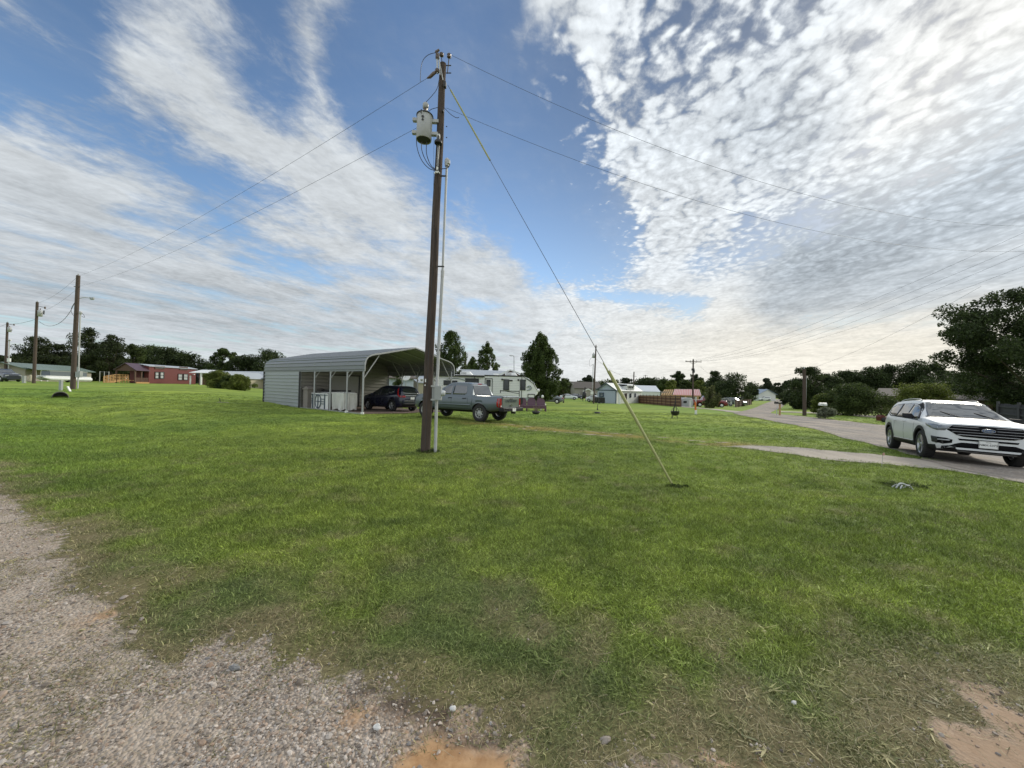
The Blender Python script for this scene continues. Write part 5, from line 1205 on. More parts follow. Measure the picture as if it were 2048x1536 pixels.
e = empty('flower_pot', P(1072, 26.5), 0, 'low dark bowl with dry plant on the lawn before the mauve bench', 'plant pot'); mb = MB(); mb.lathe([(0, 0), (.17, 0), (.26, .10), (.27, .2), (.24, .2), (.2, .15), (0, .15)], seg=16); mb.build('pot', M_DARKM, e)
mb = MB(); [mb.tube([(random.uniform(-.1, .1), random.uniform(-.1, .1), .15), (random.uniform(-.25, .25), random.uniform(-.2, .2), random.uniform(.3, .62))], [.01, .004], 4) for _ in range(26)]; mb.build('stems', pm('dry_stem', (.20, .16, .10), .9), e)
e = empty('side_table', P(1085.5, 31), 0, 'small white round table right of the mauve bench', 'table'); mb = MB(); mb.lathe([(0, .48), (.26, .48), (.26, .54), (0, .54)], seg=16); mb.build('tabletop', M_WHITE, e)
for a_ in (0, 2.1, 4.2): mb = MB(); mb.bar((.2 * math.cos(a_), .2 * math.sin(a_), .5), (.3 * math.cos(a_), .3 * math.sin(a_), 0), .035); mb.build('leg', M_WHITE, e)
# rack behind pickup
e = empty('metal_stand', P(1037, 27), 0, 'dark tubular metal stand with crossbar behind the pickup tailgate', 'stand'); p_ = lambda px, py: W(px, py, 27) - e.location
mb = MB(); mb.bar(p_(1038.5, 812), p_(1038.5, 781), .05); mb.bar(p_(1001, 781.5), p_(1039, 783), .05); mb.bar(p_(1001, 780), p_(1001, 786), .06); mb.bar(p_(1010, 782), p_(1038, 787.5), .04); mb.build('frame', M_DARKM, e)
mb = MB(); [mb.box(p_(1038 + random.uniform(-3, 6), 806 + random.uniform(-8, 4)), (.25, .2, .25), random.random()) for _ in range(8)]; mb.build('base', M_BLACK, e)
# plants and ornaments at trailer nose
e = empty('bird_feeder', P(1078, 32), 0, 'tall thin garden feeder pole with pale pots at the trailer nose', 'feeder'); mb = MB(); mb.bar((0, 0, 0), (0, 0, 1.7), .04); mb.bar((0, 0, 1.7), (.3, 0, 1.6), .03); mb.build('pole', M_DARKM, e)
mb = MB(); [mb.lathe([(0, 0), (.09, .02), (.11, .15), (.05, .24), (0, .25)], (dx, -.1, z_), seg=10) for dx, z_ in ((-.1, 1.5), (.25, 1.0), (.05, .55))]; mb.build('pot', M_WHITE, e)
# kettle tripod (black pot hanging)
kp = P(1349, 25.6); e = empty('hanging_kettle', kp, 0, 'black iron kettle hanging from a tripod on the lawn', 'kettle'); q = lambda px, py, dy=0: W(px, py, kp.y + dy) - kp
mb = MB(); top = q(1351, 801); mb.bar(top + Vector((0, 0, .28)), top, .03)
for t_ in ((1343, 841, -.15), (1346, 838, .25), (1356, 838, .1)): mb.bar(top, Vector((q(t_[0], t_[1]).x, t_[2], 0.0)), .028)
mb.build('tripod', M_DARKM, e)
mb = MB(); c = q(1350, 831.5); mb.lathe([(0, 0), (.14, .02), (.24, .12), (.27, .27), (.29, .30), (.25, .30), (.2, .12), (0, .06)], c, seg=20); mb.tube(sm([c + Vector((-.25, 0, .3)), c + Vector((-.12, 0, .55)), c + Vector((.12, 0, .55)), c + Vector((.25, 0, .3))]), .012, 6); mb.build('kettle', M_BLACK, e)
mb = MB(); mb.box(q(1341.5, 842), (.5, .3, .06)); mb.build('ash_plate', M_DARKM, e)
kp = P(1195, 30); e = empty('ground_fixture', kp, 0, 'flat dark round fixture with short bent rod on the middle lawn', 'fixture'); q = lambda px, py: W(px, py, kp.y) - kp
mb = MB(); mb.lathe([(0, .12), (.20, .12), (.25, .06), (.23, 0)], (0, 0, 0), seg=16); mb.build('disc', M_DARKM, e); mb = MB(); mb.tube([q(1194.5, 818), q(1195, 813), q(1196, 808)], .02, 6); mb.box(q(1195, 818.5), (.1, .1, .1)); mb.build('rod', M_DARKM, e)
kp = P(441, 26.5); e = empty('valve_rod', kp, 0, 'short dark rod beside a pale strip in the left lawn', 'rod'); mb = MB(); mb.bar((0, 0, 0), (-.08, 0, .28), .03); mb.build('rod', M_DARKM, e); mb = MB(); mb.box((.15, 0, .012), (.75, .12, .04)); mb.build('pale_cover', M_BEIGE, e)
# red-white marker and others
kp = P(1391.5, 31.5); e = empty('marker_post', kp, 0, 'orange marker post with white lower sleeve near the road', 'marker'); mb = MB(); mb.bar((0, 0, -.1), (0, 0, .34), .13); mb.build('white_base', M_WHITE, e); mb = MB(); mb.bar((-.02, 0, .34), (-.06, 0, 1.0), .10); mb.build('orange_sleeve', M_ORANGE, e)
for px, Y, h, w_, lb in ((1380, 64, 1.1, .28, 'white square post left of the cross arm pole'), (1391.5, 62, 1.6, .13, 'thin white stake before the red pickup'), (1462, 80, .9, .2, 'small white stake before the covered vehicle'), (1471, 74, 1.0, .22, 'white stake at the corner of the far lawn'), (1238.5, 74, 2.3, .3, 'white post lamp beside the white house')):
    mb = MB(); mb.bar((0, 0, -.1), (0, 0, h), w_); mb.box((0, 0, h), (w_ * 1.3, w_ * 1.3, .1)); o = mb.build('white_post', M_WHITE, None, P(px, Y)); tag(o, lb, 'post', 'small white posts')
mb = MB(); mb.box((0, 0, .38), (.20, .18, .88)); mb.box((0, 0, .83), (.23, .21, .05)); o = mb.build('utility_pedestal', M_BOXG, None, P(121.5, 33.2), bevel=.03); tag(o, 'grey green utility pedestal left of the lamp pole', 'pedestal', 'utility pedestals')
mb = MB(); mb.box((0, 0, .4), (.28, .25, .95)); mb.box((0, 0, .88), (.32, .28, .06)); o = mb.build('utility_pedestal', M_BOXG, None, P(48, 50), bevel=.03); tag(o, 'grey green pedestal between the two poles at far left', 'pedestal', 'utility pedestals')
mb = MB(); mb.bar((.12, 0, 0), (-.12, 0, .42), .14, .06); o = mb.build('tilted_marker', M_WHITE, None, P(138, 32.5)); tag(o, 'short white tilted marker beside the pedestal', 'marker')
mb = MB(); mb.lathe([(0, 0), (.3, 0), (.33, .3), (.15, .7), (.2, .95), (0, 1.1)], seg=10); o = mb.build('garden_ornament', M_BEIGE, None, P(61, 56)); tag(o, 'pale lumpy garden ornament before the green roofed building', 'ornament')
# culvert
kp = Vector((-31.45, 27.2, gzf(-31.45, 27.0))); e = empty('culvert_pipe', (kp.x, kp.y, kp.z + .06), R(49), 'dark round culvert pipe mouth in the left ditch', 'culvert'); mb = MB(); mb.lathe([(.36, -.15), (.40, -.15), (.40, .5), (.36, .5), (.36, -.12)], (0, 0, 0), axis='Y', seg=24); mb.build('pipe', pm('old_concrete', (.12, .11, .10), .9), e)
mb = MB(); mb.lathe([(0, .35), (.37, .35)], (0, 0, 0), axis='Y', seg=24); mb.build('pipe_interior', M_BLACK, e)
# mailboxes
def mailbox(px, Y, label, dark, post=True):
    p = P(px, Y); e = empty('mailbox', p, 0, label, 'mailbox', 'roadside mailboxes'); mb = MB()
    pr = [(-.10, 0), (.10, 0), (.10, .12), (.07, .19), (0, .22), (-.07, .19), (-.10, .12)]
    mb.prism([(-.28, a, 1.0 + b) for a, b in pr], (.56, 0, 0)); mb.build('box', M_BLACK if dark else M_WHITE, e)
    mb = MB(); mb.bar((.15 if dark else .2, 0, -.1), (.15 if dark else .2, 0, 1.0), .10); mb.build('post', M_WOOD if dark else M_BLACK, e); return e
e = mailbox(1556, 33.5, 'black mailbox on a wooden post at the road corner', True); mb = MB(); mb.box((.05, -.115, 1.14), (.22, .02, .06)); mb.build('pale_label', M_BEIGE, e); mb = MB(); mb.tube([(-.1, 0, 0), (-.12, 0, .5), (-.05, 0, .8)], .03, 6); mb.build('side_pipe', M_PVC, e)
e = mailbox(1645, 31, 'white mailbox with dark numbers behind the small grey bush', False)
tx = bpy.data.curves.new('num', 'FONT'); tx.body = '112'; tx.size = .16; tx.extrude = .002
def text_obj(name, body, size, mat, parent, loc, rot, extrude=.002, align='CENTER', bold=0.0, sx=1.0):
    c = bpy.data.curves.new(name, 'FONT'); c.body = body; c.size = size; c.extrude = extrude; c.align_x = align; c.align_y = 'CENTER'; c.offset = bold; c.resolution_u = 3
    t_ = bpy.data.objects.new('tmp', c); COL.objects.link(t_); dg = bpy.context.evaluated_depsgraph_get(); me = bpy.data.meshes.new_from_object(t_.evaluated_get(dg)); bpy.data.objects.remove(t_)
    me.transform(Matrix.Scale(sx, 4, (1, 0, 0))); me.materials.clear(); me.materials.append(mat); o = bpy.data.objects.new(name, me); COL.objects.link(o); o.parent = parent; o.location = loc; o.rotation_euler = rot; return o
text_obj('house_number', '112', .17, M_BLACK, e, (-.1, -.112, 1.1), (R(90), 0, 0))
# survey flag, guy anchor mound, white clod, small rocks
kp = G(1763, 932); e = empty('survey_flag', kp, 0, 'thin wire stake with small pink flag at the gravel strip', 'flag'); mb = MB(); mb.tube([(0, 0, -.05), (.03, 0, .28)], .005, 5); mb.build('wire', M_GALV, e); mb = MB(); mb.prism([(.02, 0, .24), (.085, 0, .29), (.06, 0, .33), (.02, 0, .30)], (0, .004, 0)); mb.build('flag', pm('faded_pink', (.5, .28, .25), .7), e)
mb = MB(); 
for k in range(5): a_ = k * 1.3; mb.tube(sm([(math.cos(a_) * .02, 0, .0), (.10 * math.cos(a_), .08 * math.sin(a_), .08), (.19 * math.cos(a_), .12 * math.sin(a_), .0)]), .012, 5)
mb.tube(sm([(-.14, 0, .0), (-.06, .0, .11), (.08, 0, .06), (.12, 0, 0)]), .016, 6); o = mb.build('pale_root', pm('bleached', (.50, .52, .50), .7), None, G(1806, 978)); tag(o, 'pale bent scraps lying in dark hollow of the right lawn', 'debris')
ro = rock(301, 3, 'rock', pm('grey_rock', (.22, .22, .22), .85, var=.2, scale=8, bump=.4), (1, .7, .45)); COL.objects.link(ro); ro.location = G(469, 1339) + Vector((0, 0, .012)); ro.scale = (.036,) * 3; tag(ro, 'flat grey rock on dry grass at the gravel edge', 'rock', 'loose rocks')
ro = rock(305, 3, 'rock', pm('white_rock', (.62, .61, .58), .8, var=.1, scale=8, bump=.3), (1, .8, .7)); COL.objects.link(ro); ro.location = G(906, 1420) + Vector((0, 0, .01)); ro.scale = (.020,) * 3; tag(ro, 'white rock near the dark soil at the bottom middle', 'rock', 'loose rocks')
ro = rock(309, 3, 'rock', ro.data.materials[0], (1, .8, .6)); COL.objects.link(ro); ro.location = G(1588, 1410) + Vector((0, 0, .014)); ro.scale = (.016,) * 3; tag(ro, 'small white stone alone in the lower right grass', 'rock', 'loose rocks')
ro = rock(312, 3, 'rock', ro.data.materials[0], (1, .8, .5)); COL.objects.link(ro); ro.location = G(755, 1458) + Vector((0, 0, .01)); ro.scale = (.022,) * 3; tag(ro, 'pale grey rounded rock between gravel and orange clay', 'rock', 'loose rocks')
# ================================================================== vehicles
def paint(name, col, rough=.28, metal=0.0): return pm(name, col, rough, metal, var=.03, scale=1.2, spec=.5, coat=.7)
M_CARW = pm('white_car_paint', (.60, .62, .64), .38, var=.02, coat=.35); M_NAVY = paint('navy_paint', (.008, .010, .028), .25, .1); M_TRUCK = paint('grey_blue_paint', (.10, .125, .145), .3, .35)
M_TYRE = pm('tyre_rubber', (.022, .022, .022), .8, var=.15); M_RIM = pm('alloy', (.45, .46, .47), .3, .8, var=.05); M_RIMS = pm('steel_rim', (.50, .51, .51), .35, .6, var=.05)
M_GLASS = pm('car_glass', (.025, .03, .033), .04, var=.02, spec=.9); M_GLASS.node_tree.nodes['Principled BSDF'].inputs['IOR'].default_value = 1.9; M_CHROME = pm('chrome', (.33, .34, .35), .25, .9, var=.02); M_TRIM = pm('black_trim', (.016, .016, .018), .6, var=.08, spec=.25); M_GRL = pm('grille_black', (.006, .006, .007), .8, var=.1, spec=.08)
M_TAIL = pm('tail_lens', (.35, .012, .015), .15, var=.05, spec=.7); M_LENS = pm('lamp_lens', (.20, .22, .24), .08, .3, var=.1, spec=.8); M_PLATE = pm('plate_white', (.70, .71, .70), .4, var=.03); M_UNDER = pm('underbody', (.01, .01, .01), .9, var=.1)
M_SKID = pm('skid_silver', (.13, .13, .13), .6, .0, var=.05); M_LRED = pm('lens_clear', (.6, .6, .6), .1, .2); M_DRL = pm('lamp_bright', (.38, .40, .42), .3, .1)
class Car:
    """top/belt/bot/wid: [(x, value)...] profiles along x (front = +x). z up, y left."""
    def __init__(s, top, belt, bot, wid, inset, crown=.03, roofr=.10, step=.07):
        s.p = {k: np.array(v, float) for k, v in dict(top=top, belt=belt, bot=bot, wid=wid, ins=inset).items()}; s.crown = crown; s.roofr = roofr
        xs = set(np.round(np.arange(s.p['top'][0, 0], s.p['top'][-1, 0], step), 4)) | set(s.p['top'][:, 0]) | {s.p['top'][-1, 0]} | set(s.p['wid'][:, 0])
        s.xs = np.array(sorted(xs)); s.rings = [s.ring(x) for x in s.xs]
    def v(s, k, x):
        a = s.p[k]; return float(np.interp(x, a[:, 0], a[:, 1]))
    def ring(s, x):
        zt, zb, bt, W_, ins_ = s.v('top', x), s.v('bot', x), s.v('belt', x), s.v('wid', x), s.v('ins', x)
        bt = min(bt, zt - .035); h = zt - bt; m = zb + (bt - zb) * .45
        r = [(0, zb), (W_ * .8, zb), (W_ * .945, zb + .05), (W_ * .978, zb + .16), (W_ * .992, m - .06), (W_ * 1.0, m + .06), (W_ * .992, bt - .14), (W_ * .978, bt - .045), (W_ * .955, bt)]
        Wr = W_ * .955 - ins_ * min(1, h / .45)
        for t_ in (.2, .5, .8): r.append((W_ * .955 + (Wr - W_ * .955) * t_, bt + h * t_))
        rr_ = min(s.roofr, h * .8)
        r += [(Wr - .012, zt - rr_ * .30), (Wr - .05, zt - rr_ * .06), (Wr - .14, zt + s.crown * .35), (Wr * .5, zt + s.crown * .85), (0, zt + s.crown)]
        return r
    def side_y(s, x, z):
        r = s.ring(x); zz = [q[1] for q in r[1:13]]; yy = [q[0] for q in r[1:13]]; zz = np.maximum.accumulate(zz); return float(np.interp(z, zz, yy))
    def top_z(s, x, y):
        r = s.ring(x); yy = [q[0] for q in r[:7:-1]]; zz = [q[1] for q in r[:7:-1]]; yy = np.maximum.accumulate(yy); return float(np.interp(abs(y), yy, zz))
    def end_x(s, y, z, sg):
        xs = s.xs[::-1] if sg > 0 else s.xs
        def inside(x):
            r = s.ring(x)
            if z < r[0][1]: return False
            return s.top_z(x, y) >= z and s.side_y(x, z) >= abs(y) - 1e-4
        prev = xs[0]
        if inside(prev): return prev
        for x in xs[1:]:
            if inside(x):
                lo, hi = prev, x
                for _ in range(14):
                    m = (lo + hi) / 2
                    if inside(m): hi = m
                    else: lo = m
                return hi
            prev = x
        return prev
    def body(s, name, mat, parent, arches, arch_r, zc, bed=None):
        mb = MB(); n = len(s.rings[0]); vs = []
        for x, r in zip(s.xs, s.rings):
            full = [(y, z) for y, z in r] + [(-y, z) for y, z in r[-2:0:-1]]
            vs += [(x, y, z) for y, z in full]
        k = 2 * n - 2; fs = [(i * k + j, (i + 1) * k + j, (i + 1) * k + (j + 1) % k, i * k + (j + 1) % k) for i in range(len(s.xs) - 1) for j in range(k)]
        mb.add(vs, fs, 0, True); N = len(s.xs)
        mb.add(vs[:k], [tuple(range(k))], 0); mb.add(vs[(N - 1) * k:], [tuple(range(k))[::-1]], 0)
        me = mb.mesh(name, [mat, M_UNDER]); bm = bmesh.new(); bm.from_mesh(me); bmesh.ops.remove_doubles(bm, verts=bm.verts, dist=1e-4); bmesh.ops.recalc_face_normals(bm, faces=bm.faces); bm.to_mesh(me); bm.free()
        o = bpy.data.objects.new(name, me); COL.objects.link(o); cuts = []
        for ax in arches:
            for sg in (-1, 1):
                c = MB(); c.lathe([(0, -.01), (arch_r, -.01), (arch_r, .40), (0, .40)], (ax, 0, zc), axis='Y', seg=32, mi=0)
                c.v = [(a, sg * (b + s.v('wid', ax) - .30), d) for a, b, d in c.v]; cuts.append(c)
        if bed: c = MB(); c.box(*bed); cuts.append(c)
        for c in cuts:
            cm = c.mesh('cut', [M_UNDER]); bm = bmesh.new(); bm.from_mesh(cm); bmesh.ops.remove_doubles(bm, verts=bm.verts, dist=1e-5); bmesh.ops.recalc_face_normals(bm, faces=bm.faces); bm.to_mesh(cm); bm.free()
            co = bpy.data.objects.new('cut', cm); COL.objects.link(co); md = o.modifiers.new('b', 'BOOLEAN'); md.object = co; md.operation = 'DIFFERENCE'; md.solver = 'EXACT'; md.material_mode = 'TRANSFER'
            c.obj = co
        dg = bpy.context.evaluated_depsgraph_get(); m2 = bpy.data.meshes.new_from_object(o.evaluated_get(dg)); o.modifiers.clear(); o.data = m2; m2.name = name
        for c in cuts: bpy.data.objects.remove(c.obj)
        md = o.modifiers.new('w', 'WEIGHTED_NORMAL'); md.keep_sharp = True
        o.parent = parent; s.main = o; return o
    def _dens(s, poly, n=5):
        out = []
        for a, b in zip(poly, poly[1:] + poly[:1]):
            for k in range(n): out.append((a[0] + (b[0] - a[0]) * k / n, a[1] + (b[1] - a[1]) * k / n))
        return out
    def _fill(s, name, poly, fn, th, mat, parent, cell=.09):
        """triangulated panel following the surface: poly in 2D, fn maps (u,v,off) to 3D"""
        P2 = s._dens(poly, 6); u0, u1 = min(p[0] for p in P2), max(p[0] for p in P2); v0, v1 = min(p[1] for p in P2), max(p[1] for p in P2)
        bm = bmesh.new(); vs = [bm.verts.new((p[0], p[1], 0)) for p in P2]; bm.faces.new(vs)
        for ax, lo, hi in ((0, u0, u1), (1, v0, v1)):
            nn_ = max(1, int((hi - lo) / cell))
            for k in range(1, nn_):
                c = [0, 0, 0]; c[ax] = lo + (hi - lo) * k / nn_; nr = [0, 0, 0]; nr[ax] = 1
                bmesh.ops.bisect_plane(bm, geom=bm.verts[:] + bm.edges[:] + bm.faces[:], plane_co=c, plane_no=nr)
        bmesh.ops.triangulate(bm, faces=[f for f in bm.faces if len(f.verts) > 4])
        bm.normal_update(); bm.verts.index_update(); idx = {v: i for i, v in enumerate(bm.verts)}
        top = [fn(v.co.x, v.co.y, th) for v in bm.verts]; low = [fn(v.co.x, v.co.y, -.02) for v in bm.verts]; n = len(top)
        mb = MB(); mb.add(top + low, [tuple(idx[v] for v in f.verts) for f in bm.faces], 0, True)
        be = [e for e in bm.edges if e.is_boundary]; mb.add(top + low, [(idx[e.verts[0]], idx[e.verts[1]], n + idx[e.verts[1]], n + idx[e.verts[0]]) for e in be], 0)
        bm.free(); me = mb.mesh(name, mat); b2 = bmesh.new(); b2.from_mesh(me); bmesh.ops.remove_doubles(b2, verts=b2.verts, dist=1e-5); bmesh.ops.recalc_face_normals(b2, faces=b2.faces); b2.to_mesh(me); b2.free()
        o = bpy.data.objects.new(name, me); COL.objects.link(o); o.parent = parent; return o
    def side(s, name, poly, mat, parent, th=.005, both=True, sg=1):
        r = None
        for g in ((1, -1) if both else (sg,)): r = s._fill(name, poly, lambda u, v, o, g=g: (u, g * (s.side_y(u, v) + o), v), th, mat, parent)
        return r
    def end(s, name, poly, mat, parent, sg, th=.006, mirror=False, cell=.07):
        r = None
        for m in ((1, -1) if mirror else (1,)): r = s._fill(name, [(m * a, b) for a, b in poly], lambda u, v, o: (s.end_x(u, v, sg) + sg * o, u, v), th, mat, parent, cell)
        return r
    def topp(s, name, poly, mat, parent, th=.006): return s._fill(name, poly, lambda u, v, o: (u, v, s.top_z(u, v) + o), th, mat, parent)
def wheel(parent, x, y, r, rim_r, w_, sg, spokes=5, mat=None, steel=False, cap=True):
    e = bpy.data.objects.new('wheel', None); COL.objects.link(e); e.parent = parent; e.location = (x, y, r)
    mb = MB(); pr = [(rim_r * .98, -w_ / 2 + .01), (rim_r + .02, -w_ / 2), (r - .03, -w_ / 2 + .005), (r - .006, -w_ / 2 + .03), (r, -w_ / 2 + .06), (r, w_ / 2 - .06), (r - .006, w_ / 2 - .03), (r - .03, w_ / 2 - .005), (rim_r + .02, w_ / 2), (rim_r * .98, w_ / 2 - .01)]
    mb.lathe(pr, axis='Y', seg=40)
    for k in range(40): a = k * .157; mb.box((math.cos(a) * (r - .001), 0, math.sin(a) * (r - .001)), (.008, w_ * .8, .02), Matrix.Rotation(-a + math.pi / 2, 3, 'Y'))
    mb.build('tyre', M_TYRE, e)
    m = mat or M_RIM; mb = MB(); yo = w_ / 2 - .012
    mb.lathe([(rim_r * .90, -.6 * w_ / 2), (rim_r * .90, yo - .03), (rim_r * .94, yo - .005), (rim_r, yo), (rim_r, yo - .02)], axis='Y', seg=36)
    if steel:
        mb.lathe([(0, yo - .035), (rim_r * .35, yo - .03), (rim_r * .55, yo - .06), (rim_r * .6, yo - .04)], axis='Y', seg=24)
    for k in range(spokes):
        a = k * 2 * math.pi / spokes + .3
        for da in ((-.13, .13) if spokes <= 6 else (0,)):
            c_, s_ = math.cos(a + da), math.sin(a + da); c0, s0 = math.cos(a), math.sin(a)
            mb.bar((c0 * rim_r * .16, yo - .035, s0 * rim_r * .16), (c_ * rim_r * .93, yo - .018, s_ * rim_r * .93), .032 if spokes <= 6 else .045, .022)
    mb.lathe([(0, yo - .01), (rim_r * .14, yo - .012), (rim_r * .2, yo - .04)], axis='Y', seg=16)
    mb.v = [(a, sg * b, c) for a, b, c in mb.v]; mb.build('rim', m, e)
    mb = MB(); mb.lathe([(0, .0), (rim_r * .88, .0)], axis='Y', seg=24); mb.v = [(a, sg * (b + yo - .09), c) for a, b, c in mb.v]; mb.build('brake_disc', M_DARKM, e)
    return e
def arch_trim(car, parent, ax, zc, r0, r1, mat, z_lo, th=.012):
    pts = []; n = 22; a0 = math.asin(max(-1, min(1, (z_lo - zc) / r0)))
    for i in range(n + 1): a = a0 + (math.pi - 2 * a0) * i / n; pts.append((ax + r1 * math.cos(a), zc + r1 * math.sin(a)))
    for i in range(n + 1): a = math.pi - a0 - (math.pi - 2 * a0) * i / n; pts.append((ax + r0 * math.cos(a), zc + r0 * math.sin(a)))
    for g in (1, -1):
        mb = MB(); N = n + 1; o_ = [(x, g * (car.side_y(x, z) + th), z) for x, z in pts]; i_ = [(x, g * (car.side_y(x, z) - .03), z) for x, z in pts]; M = len(pts)
        mb.add(o_ + i_, [(i, i + 1, M - 2 - i, M - 1 - i) for i in range(n)] + [(i, (i + 1) % M, M + (i + 1) % M, M + i) for i in range(M)], 0); mb.build('arch_trim', mat, parent)
# ------------------------------------------------------------------ white three-row car
def place_car(name, cx, cy, heading, label, cat, group='parked vehicles', sc=1.0):
    e = empty(name, (cx, cy, 0), math.atan2(heading[1], heading[0]), label, cat, group); e.scale = (sc,) * 3; return e
def seat_car(e, wb, half):
    pts = [e.matrix_basis @ Vector((x, y, 0)) for x in (wb / 2, -wb / 2) for y in (half, -half)]
    zs = [float(gmesh(p.x, p.y)) for p in pts]; e.location.z = sum(zs) / 4 + .022
    e.rotation_euler.y = -math.atan2((zs[0] + zs[1] - zs[2] - zs[3]) / 2, wb); e.rotation_euler.x = math.atan2((zs[0] + zs[2] - zs[1] - zs[3]) / 2, half * 2)
hd_ = (-.53, -.85)
fr_w = Vector((11.9, 11.2)); fwd = Vector(hd_).normalized(); left = Vector((-fwd.y, fwd.x)); mid = fr_w + left * .84 - fwd * 1.51   # front right wheel known
SUV = place_car('white_suv', mid.x, mid.y, hd_, 'white sport utility car parked at the gravel road, front grille toward the lawn', 'car'); seat_car(SUV, 3.02, .84)
c = Car(top=[(-2.50, .86), (-2.46, 1.02), (-2.40, 1.14), (-2.30, 1.40), (-2.12, 1.64), (-1.9, 1.72), (-1.2, 1.755), (-.4, 1.765), (.15, 1.74), (.40, 1.69), (.62, 1.585), (.90, 1.42), (1.12, 1.27), (1.27, 1.185), (1.55, 1.155), (1.95, 1.11), (2.25, 1.055), (2.40, 1.00), (2.48, .92), (2.53, .82)],
        belt=[(-2.5, .80), (-2.3, 1.12), (-1.9, 1.16), (-.5, 1.10), (.6, 1.06), (1.2, 1.05), (1.6, 1.06), (2.0, 1.02), (2.4, .93), (2.53, .78)],
        bot=[(-2.50, .48), (-2.35, .34), (-1.9, .27), (1.9, .26), (2.25, .27), (2.42, .30), (2.53, .36)],
        wid=[(-2.50, .70), (-2.44, .82), (-2.3, .92), (-2.0, .965), (-1.5, .99), (-1.0, .985), (1.0, .985), (1.5, .99), (1.95, .975), (2.2, .93), (2.36, .87), (2.46, .78), (2.53, .66)],
        inset=[(-2.5, .12), (-1.8, .24), (-.5, .26), (.6, .26), (1.2, .20), (2.5, .14)], crown=.035, step=.06)
WX, ZC, AR = 1.51, .385, .455
c.body('body', M_CARW, SUV, (WX, -WX), AR, ZC)
c.main.data.materials.append(M_TRIM)
for f_ in c.main.data.polygons:
    if f_.center.z < (.43 if f_.center.x < 2.15 else .385) and f_.material_index == 0: f_.material_index = len(c.main.data.materials) - 1
for sx in (WX, -WX):
    arch_trim(c, SUV, sx, ZC, AR - .015, AR + .07, M_TRIM, .30)
    for sy in (1, -1): wheel(SUV, sx, sy * .845, .385, .268, .25, sy, 5, M_RIM)
# glass
wsx = lambda y0, y1, x0, x1: [(x0, y0), (x1, y1), (x1, -y1), (x0, -y0)]
c.topp('windshield', [(.44, .60), (.80, .685), (1.245, .76), (1.265, .4), (1.275, 0), (1.265, -.4), (1.245, -.76), (.80, -.685), (.44, -.60), (.42, 0)], M_GLASS, SUV, .016)
def tl(x): return c.v('top', x)
def bl(x): return c.v('belt', x)
c.side('front_window', [(1.06, 1.115), (.66, 1.125), (.10, 1.13), (.13, 1.60), (.36, 1.575), (.62, 1.455)], M_GLASS, SUV)
c.side('rear_window', [(.03, 1.13), (-.86, 1.165), (-.82, 1.62), (-.30, 1.635), (.06, 1.61)], M_GLASS, SUV)
c.side('quarter_window', [(-.99, 1.175), (-1.55, 1.225), (-1.98, 1.30), (-1.86, 1.50), (-1.60, 1.585), (-.95, 1.615)], M_GLASS, SUV)
c.side('window_seal', [(1.16, 1.085), (-1.56, 1.185), (-2.02, 1.275), (-2.0, 1.255), (-1.55, 1.155), (1.16, 1.06)], M_TRIM, SUV, .008)
c.side('window_surround', [(1.10, 1.10), (.64, 1.48), (.36, 1.605), (.1, 1.635), (-.3, 1.655), (-.95, 1.64), (-1.62, 1.605), (-1.9, 1.52), (-2.03, 1.29), (-1.55, 1.21), (-.9, 1.15), (.1, 1.115)], M_TRIM, SUV, .002)
c.side('a_pillar', [(1.24, 1.115), (.86, 1.40), (.46, 1.665), (.34, 1.61), (.64, 1.47), (1.10, 1.10)], M_TRIM, SUV, .006)
c.side('rocker_trim', [(1.02, .27), (-1.02, .27), (-1.02, .41), (1.02, .41)], M_TRIM, SUV, .012)
c.side('rocker_chrome', [(.98, .42), (-.98, .42), (-.98, .445), (.98, .445)], M_CHROME, SUV, .014)
for xg in (.98, .06, -.93):
    c.side('door_gap', [(xg, .46), (xg - .012, .46), (xg - .012, 1.09), (xg, 1.09)], M_TRIM, SUV, .0012)
for xh in (.20, -.75):
    r_ = c.side('door_handle', [(xh, .985), (xh - .20, .995), (xh - .20, 1.02), (xh, 1.01)], M_CARW, SUV, .03)
# mirrors
for g in (1, -1):
    mb = MB(); y0 = c.side_y(.88, 1.13)
    mb.prism([(.80, g * (y0 - .02), 1.12), (.88, g * (y0 + .14), 1.10), (.90, g * (y0 + .30), 1.13), (.88, g * (y0 + .29), 1.27), (.80, g * (y0 + .08), 1.28)], (-.11, 0, 0)); mb.build('mirror', M_TRIM, SUV, bevel=.03)
# roof rails
for g in (1, -1):
    mb = MB(); pts = [(.15, g * .60, c.top_z(.15, .6) + .01), (.0, g * .61, c.top_z(0, .61) + .055), (-.8, g * .62, c.top_z(-.8, .62) + .06), (-1.6, g * .61, c.top_z(-1.6, .61) + .055), (-1.85, g * .60, c.top_z(-1.85, .6) + .0)]
    mb.tube(sm(pts, 1), .018, 8); mb.build('roof_rail', M_BOXG, SUV)
